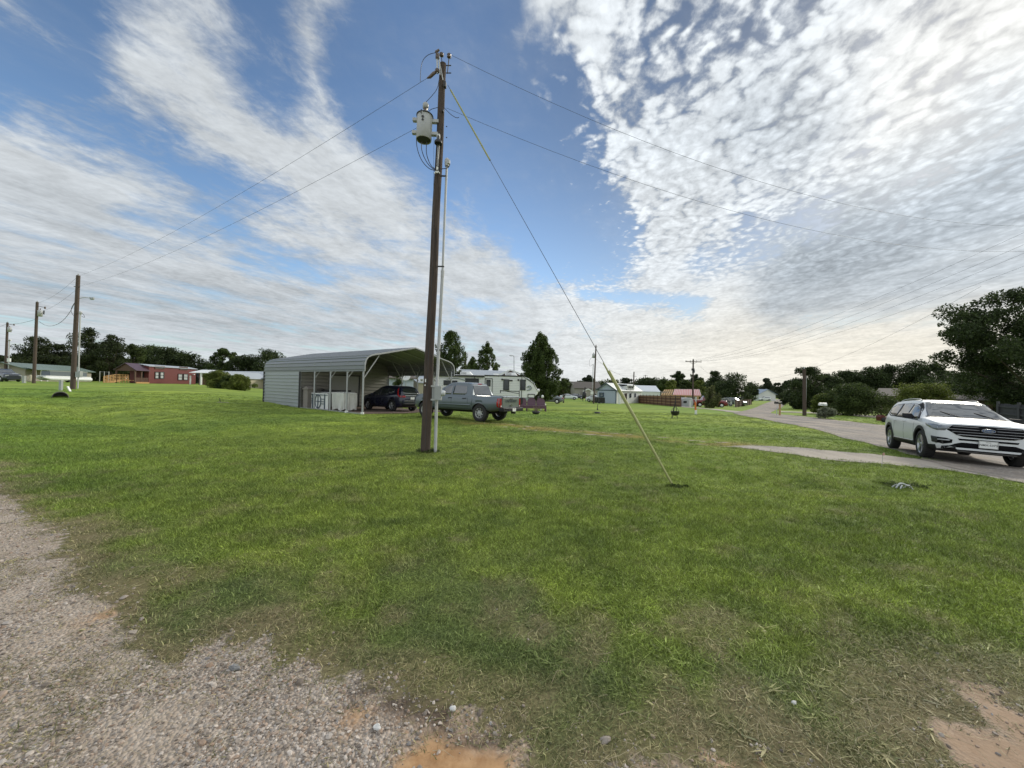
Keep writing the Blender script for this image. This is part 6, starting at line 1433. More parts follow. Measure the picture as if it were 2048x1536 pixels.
# front fascia
c.end('grille', [(.60, .985), (.52, .99), (0, 1.0), (-.52, .99), (-.60, .985), (-.72, .86), (-.56, .74), (-.44, .70), (0, .685), (.44, .70), (.56, .74), (.72, .86)], M_GRL, SUV, 1, .010)
for k, (z_, w_) in enumerate(((.955, .61), (.885, .69), (.815, .64), (.745, .54))):
    if k in (1,): pass
    for s_ in ((1, -1) if k < 3 else (0,)):
        if s_ == 0: poly = [(w_, z_ + .01), (w_, z_ - .008), (-w_, z_ - .008), (-w_, z_ + .01)]
        else:
            i_ = .15 if k in (0, 1) else .0
            poly = [(s_ * i_, z_ - .004), (s_ * w_, z_ - .004), (s_ * w_, z_ + .006), (s_ * i_, z_ + .006)]
        c.end('grille_bar', poly, M_CHROME, SUV, 1, .022)
c.end('lower_slot', [(.52, .645), (-.52, .645), (-.50, .60), (.50, .60)], M_GRL, SUV, 1, .008)
c.end('lower_intake', [(.46, .545), (-.46, .545), (-.58, .50), (-.80, .36), (-.55, .345), (0, .345), (.55, .345), (.80, .36), (.58, .50)], M_GRL, SUV, 1, .010)
for g in (1, -1): c.end('lower_valance', [(g * .56, .45), (g * .70, .44), (g * .79, .42), (g * .79, .335), (g * .56, .33)], M_TRIM, SUV, 1, .012)
c.end('skid_plate', [(.52, .33), (-.52, .33), (-.50, .295), (.50, .295)], M_SKID, SUV, 1, .03)
def corner_panel(name, pts, mat, th, g):
    """polygon given as (x, y, z) hints on the corner: project by moving along the outward direction"""
    mb = MB(); out = []
    for x, z in pts: out.append((x, g * (c.side_y(x, z) + th), z))
    return out
# headlamps wrap the corner: side strip + front piece
for g in (1, -1):
    c._fill('headlamp', [(1.86, .985), (2.10, 1.0), (2.30, .975), (2.47, .93), (2.47, .83), (2.36, .82), (2.15, .87), (1.95, .93)], lambda u, v, o, g=g: (u, g * (c.side_y(u, v) + o), v), .006, M_LENS, SUV, .05)
    c._fill('headlamp', [(g * .62, .975), (g * .80, .965), (g * .84, .93), (g * .84, .83), (g * .76, .835)], lambda u, v, o: (c.end_x(u, v, 1) + o, u, v), .008, M_LENS, SUV, .05)
    c._fill('running_light', [(g * .74, .64), (g * .62, .60), (g * .63, .52), (g * .78, .47), (g * .86, .50), (g * .86, .64)], lambda u, v, o: (c.end_x(u, v, 1) + o, u, v), .008, M_GRL, SUV, .05)
    c._fill('fog_bar', [(g * .66, .60), (g * .86, .595), (g * .86, .57), (g * .68, .565)], lambda u, v, o: (c.end_x(u, v, 1) + o, u, v), .02, M_DRL, SUV, .05)
    c._fill('fog_bezel', [(2.20, .66), (2.46, .64), (2.46, .50), (2.34, .48), (2.22, .50)], lambda u, v, o, g=g: (u, g * (c.side_y(u, v) + o), v), .007, M_BLACK, SUV, .05)
    c._fill('marker_lens', [(1.92, .972), (2.02, .985), (2.05, .93), (1.97, .945)], lambda u, v, o, g=g: (u, g * (c.side_y(u, v) + o), v), .009, M_DRL, SUV, .05)
    mb = MB(); mb.tube([(2.36, g * .52, 1.0), (2.36, g * .50, .99)], .01, 4)
for g in (1, -1): c.topp('hood_crease', [(1.35, g * .52), (2.3, g * .40), (2.3, g * .385), (1.35, g * .50)], M_CARW, SUV, .012)
c.topp('cowl', [(1.24, .80), (1.31, .78), (1.335, .4), (1.34, 0), (1.335, -.4), (1.31, -.78), (1.24, -.80), (1.262, -.4), (1.27, 0), (1.262, .4)], M_TRIM, SUV, .012)
fx_ = c.end_x(0, .87, 1)
mb = MB(); mb.lathe([(0, 0), (.98, 0), (1, -.03)], seg=32); mb.v = [(fx_ + .030 + z * .3, x * .118, .885 + y * .048) for x, y, z in mb.v]; eb = mb.build('emblem', pm('emblem_blue', (.05, .09, .20), .25), SUV)
mb = MB(); ring = [(fx_ + .032, .118 * math.cos(a), .885 + .048 * math.sin(a)) for a in np.linspace(0, 2 * math.pi, 33)]; mb.tube(ring, .007, 6, cap=False); mb.build('emblem_ring', M_CHROME, eb)
text_obj('emblem_text', 'Ford', .085, M_CHROME, eb, (fx_ + .033, 0, .885), (R(90), 0, R(90)), .002, sx=1.0)
pl_x = c.end_x(0, .56, 1) + .035
mb = MB(); mb.box((pl_x, -.0, .535), (.008, .31, .165)); pl = mb.build('licence_plate', M_PLATE, SUV)
text_obj('plate_number', 'NMX-5373', .068, M_BLACK, pl, (pl_x + .0045, 0, .525), (R(90), 0, R(90)), .001, bold=.0012)
text_obj('plate_state', 'TEXAS', .030, M_BLACK, pl, (pl_x + .0045, 0, .592), (R(90), 0, R(90)), .001)
mb = MB(); mb.bar((pl_x, -.165, .622), (pl_x, .165, .622), .014); mb.bar((pl_x, -.165, .448), (pl_x, .165, .448), .014); mb.bar((pl_x, -.16, .45), (pl_x, -.16, .62), .014); mb.bar((pl_x, .16, .45), (pl_x, .16, .62), .014); mb.build('plate_frame', M_GALV, pl)
for y0 in (.55, -.12): 
    mb = MB(); mb.bar((1.30, y0, c.top_z(1.3, y0) + .02), (1.02, y0 - .52 + .2, c.top_z(1.02, y0 - .32) + .02), .016); mb.build('wiper', M_TRIM, SUV)
c.end('tail_window', [(.60, 1.56), (.66, 1.22), (-.66, 1.22), (-.60, 1.56)], M_GLASS, SUV, -1, .004)
for g in (1, -1): c.side('tail_lamp', [(-2.40, 1.10), (-2.22, 1.13), (-2.05, 1.10), (-2.12, 1.0), (-2.42, .95)], M_TAIL, SUV, .008, both=False, sg=g)
for o in SUV.children_recursive:
    if o.type == 'MESH' and (o.parent == SUV or o.parent.parent == SUV) and not o.name.startswith(('tyre', 'rim', 'brake', 'emblem', 'plate')):
        zz_ = [v.co.z for v in o.data.vertices]
        for v in o.data.vertices:
            if v.co.z > .99: v.co.z = .99 + (v.co.z - .99) * .90
# ------------------------------------------------------------------ navy car in the carport
hd2 = (-.806, .592); f2 = Vector(hd2).normalized(); l2 = Vector((-f2.y, f2.x))
rw = G(785, 823); m2_ = Vector((rw.x, rw.y)) - l2 * .79 + f2 * 1.31
NV = place_car('dark_blue_suv', m2_.x, m2_.y, hd2, 'dark navy blue car parked nose first under the carport roof', 'car'); seat_car(NV, 2.62, .79)
c2 = Car(top=[(-2.26, .80), (-2.23, 1.00), (-2.15, 1.10), (-2.0, 1.34), (-1.86, 1.54), (-1.62, 1.63), (-.9, 1.66), (-.2, 1.66), (.2, 1.60), (.5, 1.47), (.8, 1.30), (1.08, 1.12), (1.4, 1.07), (1.8, .99), (2.1, .90), (2.25, .78), (2.28, .66)],
         belt=[(-2.26, .75), (-2.1, 1.06), (-1.7, 1.13), (-1.0, 1.06), (.5, .98), (1.2, .96), (1.8, .88), (2.28, .6)], bot=[(-2.26, .46), (-2.1, .32), (-1.7, .24), (1.8, .23), (2.28, .30)],
         wid=[(-2.26, .66), (-2.2, .78), (-2.05, .86), (-1.7, .90), (-1.2, .91), (1.3, .91), (1.8, .87), (2.1, .78), (2.28, .58)], inset=[(-2.3, .14), (-1.6, .24), (.6, .25), (1.2, .18), (2.3, .12)], crown=.03, step=.08)
c2.body('body', M_NAVY, NV, (1.31, -1.31), .40, .345)
for sx in (1.31, -1.31):
    arch_trim(c2, NV, sx, .345, .385, .44, M_TRIM, .27, .008)
    for sy in (1, -1): wheel(NV, sx, sy * .785, .345, .225, .22, sy, 5, M_RIM)
c2.side('front_window', [(.84, 1.02), (.12, 1.04), (.12, 1.50), (.30, 1.46), (.62, 1.27)], M_GLASS, NV); c2.side('rear_window', [(.04, 1.04), (-.80, 1.10), (-.76, 1.50), (.04, 1.51)], M_GLASS, NV)
c2.side('quarter_window', [(-.88, 1.11), (-1.42, 1.25), (-1.36, 1.42), (-.84, 1.50)], M_GLASS, NV)
c2.side('chrome_strip', [(.90, .995), (.0, 1.02), (-.86, 1.075), (-1.46, 1.225), (-1.46, 1.245), (-.86, 1.095), (.0, 1.04), (.90, 1.015)], M_CHROME, NV, .007)
c2.side('rocker_trim', [(.88, .24), (-.88, .24), (-.88, .36), (.88, .36)], M_TRIM, NV, .010)
c2.topp('windshield', [(.26, .55), (1.05, .68), (1.07, 0), (1.05, -.68), (.26, -.55)], M_GLASS, NV, .004)
c2.end('tail_window', [(.52, 1.50), (.62, 1.18), (.45, 1.13), (-.45, 1.13), (-.62, 1.18), (-.52, 1.50), (0, 1.53)], M_GLASS, NV, -1, .004)
for g in (1, -1):
    c2.side('tail_lamp', [(-2.14, 1.02), (-1.96, 1.06), (-1.82, 1.30), (-1.74, 1.52), (-1.66, 1.52), (-1.74, 1.24), (-1.90, .98), (-2.12, .90)], M_TAIL, NV, .008, both=False, sg=g)
    c2._fill('tail_lamp', [(g * .66, 1.04), (g * .52, 1.0), (g * .54, .92), (g * .76, .90), (g * .78, .98)], lambda u, v, o: (c2.end_x(u, v, -1) - o, u, v), .008, M_TAIL, NV, .06)
    mb = MB(); y0 = c2.side_y(.75, 1.05); mb.box((.76, g * (y0 + .10), 1.08), (.12, .2, .14)); mb.build('mirror', M_NAVY, NV, bevel=.03)
c2.end('chrome_bar', [(.46, 1.10), (.55, 1.07), (.50, 1.0), (-.50, 1.0), (-.55, 1.07), (-.46, 1.10)], M_CHROME, NV, -1, .012)
c2.end('rear_bumper', [(.72, .56), (-.72, .56), (-.72, .36), (.72, .36)], M_TRIM, NV, -1, .02); c2.end('bumper_strip', [(.64, .72), (-.64, .72), (-.64, .66), (.64, .66)], M_SKID, NV, -1, .012)
px_ = c2.end_x(.0, .86, -1) - .02; mb = MB(); mb.box((px_, 0, .87), (.008, .31, .155)); pl = mb.build('licence_plate', M_PLATE, NV)
text_obj('plate_state', 'TEXAS', .04, M_BLACK, pl, (px_ - .005, 0, .915), (R(90), 0, R(-90)), .001)
mb = MB(); mb.bar((-1.0, 0, 1.68), (-1.25, 0, 1.86), .014); mb.build('aerial', M_TRIM, NV)
mb = MB(); mb.bar((.8, .55, 1.20), (.5, .45, 1.35), .02); mb.build('wiper', M_TRIM, NV)
# ------------------------------------------------------------------ pickup
hd3 = (-.862, .507); f3 = Vector(hd3).normalized(); l3 = Vector((-f3.y, f3.x)); rw = G(960, 844.5); SC3 = 1.04
m3 = Vector((rw.x, rw.y)) - l3 * .82 * SC3 + f3 * 1.67 * SC3
TR = place_car('pickup_truck', m3.x, m3.y, hd3, 'grey blue four door pickup parked behind the tall pole, tailgate toward the road', 'pickup truck', sc=SC3); seat_car(TR, 3.34 * SC3, .82 * SC3)
c4 = Car(top=[(-2.78, 1.15), (-2.74, 1.19), (-1.32, 1.19), (-1.26, 1.20), (-1.22, 1.30), (-1.10, 1.60), (-.98, 1.745), (-.80, 1.785), (-.1, 1.795), (.25, 1.76), (.55, 1.62), (.85, 1.43), (1.10, 1.27), (1.30, 1.22), (1.9, 1.19), (2.3, 1.14), (2.48, 1.06), (2.55, .95)],
         belt=[(-2.78, 1.10), (-1.3, 1.15), (-1.2, 1.17), (1.2, 1.14), (1.9, 1.13), (2.3, 1.06), (2.55, .9)], bot=[(-2.78, .62), (-2.6, .56), (-2.2, .48), (2.2, .46), (2.4, .46), (2.55, .5)],
         wid=[(-2.78, .86), (-2.7, .91), (-2.2, .945), (-1.67, .965), (-1.2, .94), (1.1, .94), (1.67, .965), (2.1, .94), (2.35, .87), (2.55, .74)], inset=[(-2.8, .05), (-1.3, .10), (-1.1, .22), (.6, .24), (1.2, .18), (2.5, .12)], crown=.02, step=.07)
c4.body('body', M_TRUCK, TR, (1.67, -1.67), .47, .40, bed=((-2.0, 0, 1.10), (1.38, 1.44, .9)))
for sx in (1.67, -1.67):
    for sy in (1, -1): wheel(TR, sx, sy * .80, .395, .235, .26, sy, 8, M_RIMS, True)
    pts = sx
c4.side('front_window', [(.82, 1.195), (.04, 1.205), (.04, 1.66), (.26, 1.64), (.56, 1.49)], M_GLASS, TR); c4.side('rear_window', [(-.06, 1.205), (-.80, 1.22), (-.88, 1.30), (-.80, 1.64), (-.06, 1.665)], M_GLASS, TR)
c4.topp('windshield', [(.32, .60), (1.08, .74), (1.10, 0), (1.08, -.74), (.32, -.60)], M_GLASS, TR, .004)
c4.end('cab_window', [(.64, 1.26), (.58, 1.64), (-.58, 1.64), (-.64, 1.26)], M_GLASS, TR, -1, .006) if False else None
mb = MB(); mb.prism([(-1.25, -.72, 1.235), (-1.25, .72, 1.235), (-1.085, .62, 1.665), (-1.085, -.62, 1.665)], (-.012, 0, .004)); cwn = mb.build('cab_window', M_GLASS, TR)
mb = MB(); mb.box((-1.0, 0, 1.745), (.05, .30, .04)); mb.build('brake_lamp', M_TAIL, TR)
for xg in (.90, -.01, -.98): c4.side('door_gap', [(xg, .60), (xg - .014, .60), (xg - .014, 1.14), (xg, 1.14)], M_TRIM, TR, .0015)
c4.side('bed_gap', [(-1.235, .56), (-1.255, .56), (-1.255, 1.15), (-1.235, 1.15)], M_TRIM, TR, .0015)
for xh in (.16, -.70): c4.side('door_handle', [(xh, 1.02), (xh - .20, 1.03), (xh - .20, 1.065), (xh, 1.055)], M_TRIM, TR, .03)
c4.side('rocker_trim', [(1.15, .46), (-1.15, .46), (-1.15, .56), (1.15, .56)], M_TRIM, TR, .010)
for sx in (1.67, -1.67): arch_trim(c4, TR, sx, .40, .455, .52, M_TRUCK, .50, .022)
c4.side('body_crease', [(1.1, .70), (-1.15, .70), (-1.15, .78), (1.1, .74)], M_TRUCK, TR, .016)
for g in (1, -1):
    mb = MB(); y0 = c4.side_y(.8, 1.2); mb.box((.78, g * (y0 + .13), 1.26), (.12, .22, .22)); mb.build('mirror', M_TRIM, TR, bevel=.03)
    c4.side('tail_lamp', [(-2.77, 1.10), (-2.60, 1.10), (-2.63, .99), (-2.58, .93), (-2.62, .72), (-2.77, .70)], M_TAIL, TR, .008, both=False, sg=g)
    mb = MB(); mb.box((-2.785, g * .85, .90), (.02, .09, .39)); mb.build('tail_lamp', M_TAIL, TR)
    mb = MB(); mb.box((-2.797, g * .83, .76), (.006, .06, .06)); mb.build('reverse_lamp', M_PLATE, TR)
mb = MB(); mb.prism([(-2.79, -.74, .62), (-2.79, .74, .62), (-2.82, .74, .98), (-2.81, .74, 1.13), (-2.81, -.74, 1.13), (-2.82, -.74, .98)][:1] + [(-2.79, .74, .62), (-2.815, .74, 1.13), (-2.815, -.74, 1.13)], (.05, 0, 0)); tg = mb.build('tailgate', pm('tailgate_paint', (.20, .225, .23), .35, .4, coat=.5), TR, bevel=.012)
mb = MB(); mb.box((-2.76, 0, 1.165), (.14, 1.5, .05)); mb.build('tailgate_cap', M_TRUCK, tg, bevel=.015); mb = MB(); mb.box((-2.824, 0, 1.09), (.012, .24, .05)); mb.build('handle', M_BLACK, tg)
text_obj('tailgate_lettering', 'CHEVROLET', .15, M_TRUCK, tg, (-2.822, 0, .985), (R(90), 0, R(-90)), .006, sx=1.18, bold=.004)
mb = MB(); y = 0; bt = [(-.09, 0), (-.035, 0), (-.035, .035), (.035, .035), (.035, 0), (.09, 0)]; mb.prism([(-2.832, -.12, .80), (-2.832, -.04, .80), (-2.832, -.035, .835), (-2.832, .035, .835), (-2.832, .055, .80), (-2.832, .12, .80), (-2.832, .10, .77), (-2.832, .04, .77), (-2.832, .035, .735), (-2.832, -.035, .735), (-2.832, -.055, .77), (-2.832, -.13, .77)], (.02, 0, 0)); mb.build('emblem', M_CHROME, tg)
mb = MB(); mb.box((-2.88, 0, .60), (.22, 1.05, .16)); mb.box((-2.84, .70, .61), (.26, .42, .18)); mb.box((-2.84, -.70, .61), (.26, .42, .18)); mb.build('rear_bumper', M_TRIM, TR, bevel=.03)
mb = MB(); mb.box((-2.99, 0, .66), (.02, 1.5, .02)); mb.build('bumper_step', M_SKID, TR)
mb = MB(); mb.box((-2.998, .0, .60), (.008, .30, .15)); pl = mb.build('licence_plate', M_PLATE, TR); text_obj('plate_state', 'TEXAS', .04, M_BLACK, pl, (-3.003, 0, .645), (R(90), 0, R(-90)), .001)
mb = MB(); mb.box((-2.95, 0, .46), (.2, .10, .09)); mb.bar((-2.3, .3, .42), (-2.3, -.3, .42), .12); mb.lathe([(0, -.6), (.07, -.6), (.07, .6), (0, .6)], (-1.67, 0, .40), axis='Y', seg=10); mb.box((0, 0, .46), (4.6, 1.1, .14)); mb.build('underbody', M_UNDER, TR)
mb = MB(); mb.box((-1.67, .0, .75), (.9, 1.7, .06)); 
# ------------------------------------------------------------------ distant vehicles: one kit, own proportions
def simple_car(name, px, Y, heading, col, label, cat='car', kind='sedan', sc=1.0, rimm=None):
    p = P(px, Y); e = place_car(name, p.x, p.y, heading, label, cat, sc=sc); e.location.z = p.z + .02
    if kind == 'sedan': T = [(-2.3, .85), (-2.2, 1.02), (-1.7, 1.08), (-1.1, 1.38), (-.5, 1.46), (.1, 1.44), (.9, 1.05), (1.6, .98), (2.15, .86), (2.3, .65)]; Bt = [(-2.3, .8), (-1.5, .98), (.9, .94), (2.3, .6)]
    elif kind == 'suv': T = [(-2.3, .95), (-2.2, 1.35), (-1.9, 1.65), (-.9, 1.75), (.1, 1.72), (.95, 1.15), (1.7, 1.08), (2.2, .95), (2.35, .75)]; Bt = [(-2.3, .9), (-1.5, 1.08), (.9, 1.05), (2.3, .7)]
    else: T = [(-2.8, 1.1), (-2.75, 1.15), (-1.2, 1.15), (-1.1, 1.5), (-.9, 1.78), (.2, 1.78), (.95, 1.25), (1.8, 1.18), (2.5, 1.08), (2.65, .85)]; Bt = [(-2.8, 1.05), (-1.2, 1.1), (.9, 1.12), (2.6, .8)]
    w_ = [(T[0][0], .75), (T[0][0] + .3, .88), (T[-1][0] - .4, .88), (T[-1][0], .68)]; bo_ = [(T[0][0], .4), (T[0][0] + .3, .26), (T[-1][0] - .3, .26), (T[-1][0], .35)]
    cc_ = Car(T, Bt, bo_, w_, [(-3, .2), (3, .2)], step=.25); m = paint(name + '_paint', col); ax = 1.4 if kind != 'pickup' else 1.65
    cc_.body('body', m, e, (ax, -ax), .40, .35)
    for sx in (ax, -ax):
        for sy in (1, -1):
            mb = MB(); mb.lathe([(0, -.11), (.2, -.11), (.34, -.11), (.35, 0), (.34, .11), (.2, .11), (0, .11)], (0, 0, 0), axis='Y', seg=18, smooth=False); wo = mb.build('wheel', M_TYRE, e, (sx, sy * .78, .35))
            mb = MB(); mb.lathe([(0, sy * .12), (.2, sy * .12), (.21, sy * .105)], (0, 0, 0), axis='Y', seg=14); mb.build('rim', rimm or M_RIM, wo)
    if kind == 'sedan': cc_.side('side_window', [(.75, 1.03), (-1.25, 1.08), (-.95, 1.34), (-.3, 1.38), (.15, 1.34)], M_GLASS, e); cc_.topp('windshield', [(.2, .55), (.85, .66), (.85, -.66), (.2, -.55)], M_GLASS, e)
    elif kind == 'suv': cc_.side('side_window', [(.72, 1.18), (-1.95, 1.22), (-1.75, 1.55), (-.4, 1.62), (.15, 1.60)], M_GLASS, e); cc_.topp('windshield', [(.2, .55), (.9, .66), (.9, -.66), (.2, -.55)], M_GLASS, e)
    else: cc_.side('side_window', [(.72, 1.28), (-.95, 1.28), (-.85, 1.62), (.2, 1.64)], M_GLASS, e); cc_.topp('windshield', [(.28, .58), (.9, .7), (.9, -.7), (.28, -.58)], M_GLASS, e)
    x1 = T[-1][0]; mb = MB(); mb.box((x1 - .06, .6, T[-1][1] + .02), (.12, .3, .14)); mb.box((x1 - .06, -.6, T[-1][1] + .02), (.12, .3, .14)); mb.build('headlamp', M_DRL, e)
    mb = MB(); mb.box((T[0][0] + .02, .7, .9), (.1, .2, .2)); mb.box((T[0][0] + .02, -.7, .9), (.1, .2, .2)); mb.build('tail_lamp', M_TAIL, e)
    return e
simple_car('black_pickup', 8, 56, (1, -.35), (.02, .025, .035), 'black pickup with shiny wheels cut by the left picture edge', 'pickup truck', 'pickup')
simple_car('silver_sedan', 1098, 64, (-1, .25), (.13, .14, .16), 'dark silver car on the grass beyond the mauve bench', 'car', 'sedan', rimm=M_WHITE)
simple_car('white_sedan', 1137, 100, (1, -.1), (.62, .65, .66), 'white low car in front of the pale lamp mast', 'car', 'sedan')
simple_car('dark_sedan', 1153, 108, (1, -.3), (.03, .03, .05), 'dark car parked just right of the white low car', 'car', 'sedan')
simple_car('white_hatchback', 1193, 84, (.75, -.66), (.60, .62, .63), 'white small car half hidden by the slim pole', 'car', 'sedan')
simple_car('red_pickup', 1418, 68, (1, -.18), (.16, .012, .014), 'dark red pickup behind the feathery shrub and cross arm pole', 'pickup truck', 'pickup', rimm=M_WHITE, sc=1.06)
simple_car('green_suv', 1469, 84, (.5, -.86), (.06, .08, .07), 'dark green vehicle with pale roof behind the chain link fence', 'car', 'suv')
simple_car('white_van', 1529, 158, (-1, .12), (.66, .68, .66), 'white van parked at the far side of the road', 'van', 'suv')
simple_car('grey_pickup', 1487, 150, (-1, .1), (.25, .26, .28), 'pale grey car left of the blue roofed shed', 'car', 'pickup')
simple_car('dark_parked_car', 1897, 38, (-1, .1), (.05, .05, .06), 'dark car low behind the white car under trees', 'car', 'sedan') if False else None
# covered machine + white camper trailer
kp = P(1379, 66); e = empty('camper_trailer', kp, 0, 'small white camper trailer end beside the cross arm pole', 'trailer'); q = lambda px, py, dy=0: W(px, py, 66 + dy) - kp
mb = MB(); mb.prism([q(1364.5, 813), q(1364.5, 800), q(1367, 796.5), q(1378, 796), q(1384, 799), q(1387, 806), q(1385, 813)], (0, 5.2, 0)); mb.build('body', pm('camper_white', (.42, .43, .45), .5, var=.12, scale=3), e); mb = MB(); mb.prism([q(1367, 806, -.04), q(1367, 802, -.04), q(1373.5, 802, -.04), q(1373.5, 806, -.04)], (0, .03, 0)); mb.build('window', M_PANE, e)
mb = MB(); mb.prism([q(1379, 796, 1), q(1384, 796, 1), q(1387, 805, 1), q(1383, 804, 1)], (0, 2.5, 0)); mb.build('front_cap', M_WHITE, e)
for x in (1369, 1381): mb = MB(); mb.lathe([(0, -.1), (.3, -.1), (.3, .1), (0, .1)], q(x, 814, .3), axis='Y', seg=12); mb.build('wheel', M_BLACK, e)
o = cloth(1.2, 1.9, 1.15, 8, .08).build('covered_machine', M_BLACK, None, P(1199, 76), .3); tag(o, 'black tarpaulin covered machine beside the white house corner', 'machine')
kp = P(1168.5, 92); e = empty('barbecue', kp, 0, 'black upright smoker barbecue on the lawn before the grey house', 'barbecue'); mb = MB(); mb.lathe([(0, .6), (.4, .6), (.5, 1.2), (.45, 2.0), (.2, 2.3), (0, 2.35)], seg=12); mb.build('drum', M_BLACK, e); mb = MB(); [mb.bar((dx, 0, 0), (dx * .8, 0, .7), .12) for dx in (-.35, .35)]; mb.bar((.1, 0, 2.2), (.1, 0, 3.3), .22); mb.build('leg', M_BLACK, e)
kp = P(1183, 86); e = empty('ride_on_mower', kp, 0, 'small dark tractor mower left of the slim pole', 'mower'); mb = MB(); mb.box((0, 0, .7), (1.6, .8, .5)); mb.box((-.4, 0, 1.1), (.5, .6, .5)); mb.build('body', M_BLACK, e); [MB().lathe([(0, -.12), (.38, -.12), (.38, .12), (0, .12)], (dx, -.4, .36), axis='Y', seg=14).build('wheel', M_TYRE, e) for dx in (-.6, .6)]
kp = P(1767, 27); e = empty('red_tractor', kp, 0, 'dark red small tractor just behind the white car', 'tractor'); q = lambda px, py: W(px, py, kp.y) - kp
mb = MB(); mb.prism([q(1762, 842), q(1761, 834), q(1764, 830), q(1770, 831), q(1774, 842)], (0, .35, 0)); mb.build('body', pm('dull_red', (.10, .02, .015), .6), e)
for dx in (-.02, .3): MB().lathe([(0, -.06), (.17, -.06), (.17, .06), (0, .06)], (dx, -.08, .17), axis='Y', seg=14).build('wheel', M_TYRE, e)
# ================================================================== vegetation
def leafmat(name, c1, c2, tr_=.36):
    m, t, b = newmat(name); pb = S(t, attr(t, 'pb').outputs['Fac']); cl = S(t, attr(t, 'cl').outputs['Fac'])
    c = mixc(t, (pb * .6 + cl * .55 - .05).clamp(), c1, c2); k_ = pb * .6 + .7; c = mixc(t, 1.0, c, comb(t, k_, k_, k_), 'MULTIPLY')
    link(t, c, b.inputs['Base Color']); b.inputs['Roughness'].default_value = .6; b.inputs['Specular IOR Level'].default_value = .25
    tr = node(t, 'ShaderNodeBsdfTranslucent'); link(t, c, tr.inputs[0]); mx_ = node(t, 'ShaderNodeMixShader'); mx_.inputs[0].default_value = tr_
    link(t, b.outputs[0], mx_.inputs[1]); link(t, tr.outputs[0], mx_.inputs[2]); link(t, mx_.outputs[0], t.nodes['Material Output'].inputs[0]); return m
L_OAK = leafmat('leaf_oak', (.022, .035, .013), (.060, .085, .028)); L_PINE = leafmat('leaf_pine', (.022, .033, .013), (.058, .075, .026)); L_MID = leafmat('leaf_mid', (.035, .055, .016), (.085, .115, .032))
L_BUSH = leafmat('leaf_bush', (.075, .105, .020), (.17, .20, .045)); L_DEEP = leafmat('leaf_deep', (.036, .058, .016), (.088, .125, .032)); L_GREY = leafmat('leaf_grey', (.10, .12, .07), (.24, .26, .18)); L_FAR = leafmat('leaf_far', (.030, .042, .026), (.065, .080, .044))
L_FEA = leafmat('leaf_feather', (.07, .085, .03), (.18, .19, .08)); L_WHT = leafmat('leaf_bloom', (.10, .12, .08), (.55, .56, .55))
M_BARK = pm('bark', (.07, .055, .042), .9, var=.3, scale=6, bump=.5)
def leaf_object(name, C_, Rr, nper, size, mat, parent, loc, rs, flat=.75, aspect=1.0, up=0.0):
    """leaf quads scattered in cluster ellipsoids; C_ centres, Rr radii"""
    C_ = np.asarray(C_, float); Rr = np.asarray(Rr, float); k = len(C_); N = k * nper; wt = Rr ** 2.0; wt = wt / wt.sum()
    d = rs.randn(N, 3); d /= np.linalg.norm(d, axis=1)[:, None]; r = rs.rand(N) ** .45
    ci = rs.choice(k, N, p=wt); p = C_[ci] + d * (r * Rr[ci])[:, None] * np.array([1, 1, flat])
    nrm = rs.randn(N, 3) + d * .6 + np.array([0, 0, up]); nrm /= np.linalg.norm(nrm, axis=1)[:, None]
    a = np.cross(nrm, rs.randn(N, 3)); a /= np.linalg.norm(a, axis=1)[:, None]; b = np.cross(nrm, a)
    s = size * (.55 + .9 * rs.rand(N)); a = a * s[:, None] * aspect; b = b * s[:, None] * .62
    V = np.stack([p - a, p + b * .8 - a * .1, p + a, p - b * .8 - a * .1], 1).reshape(-1, 3)
    me = bpy.data.meshes.new(name); me.vertices.add(N * 4); me.vertices.foreach_set('co', V.ravel()); me.loops.add(N * 4); me.loops.foreach_set('vertex_index', np.arange(N * 4)); me.polygons.add(N); me.polygons.foreach_set('loop_start', np.arange(N) * 4); me.update(calc_edges=True)
    at = me.attributes.new('pb', 'FLOAT', 'POINT'); at.data.foreach_set('value', np.repeat(rs.rand(N), 4)); cc = rs.rand(k); at = me.attributes.new('cl', 'FLOAT', 'POINT'); at.data.foreach_set('value', np.repeat(cc[ci], 4))
    me.materials.append(mat); o = bpy.data.objects.new(name, me); COL.objects.link(o)
    if parent is not None: o.parent = parent
    o.location = loc; return o
ENV = {   # envelope: normalised height -> radius factor
    'oak': ([0, .12, .3, .5, .7, .85, .95, 1], [.35, .75, .95, 1, .93, .72, .42, .12]),
    'cone': ([0, .08, .2, .4, .6, .8, .93, 1], [.62, .95, 1.05, .98, .80, .54, .30, .08]),
    'pine': ([0, .15, .35, .55, .75, .9, 1], [.45, .85, 1, .85, .68, .42, .10]),
    'bush': ([0, .1, .3, .55, .8, .93, 1], [.72, .92, 1, .96, .72, .42, .12]),
    'wide': ([0, .1, .3, .55, .8, .93, 1], [.8, .95, 1, .97, .82, .55, .2])}
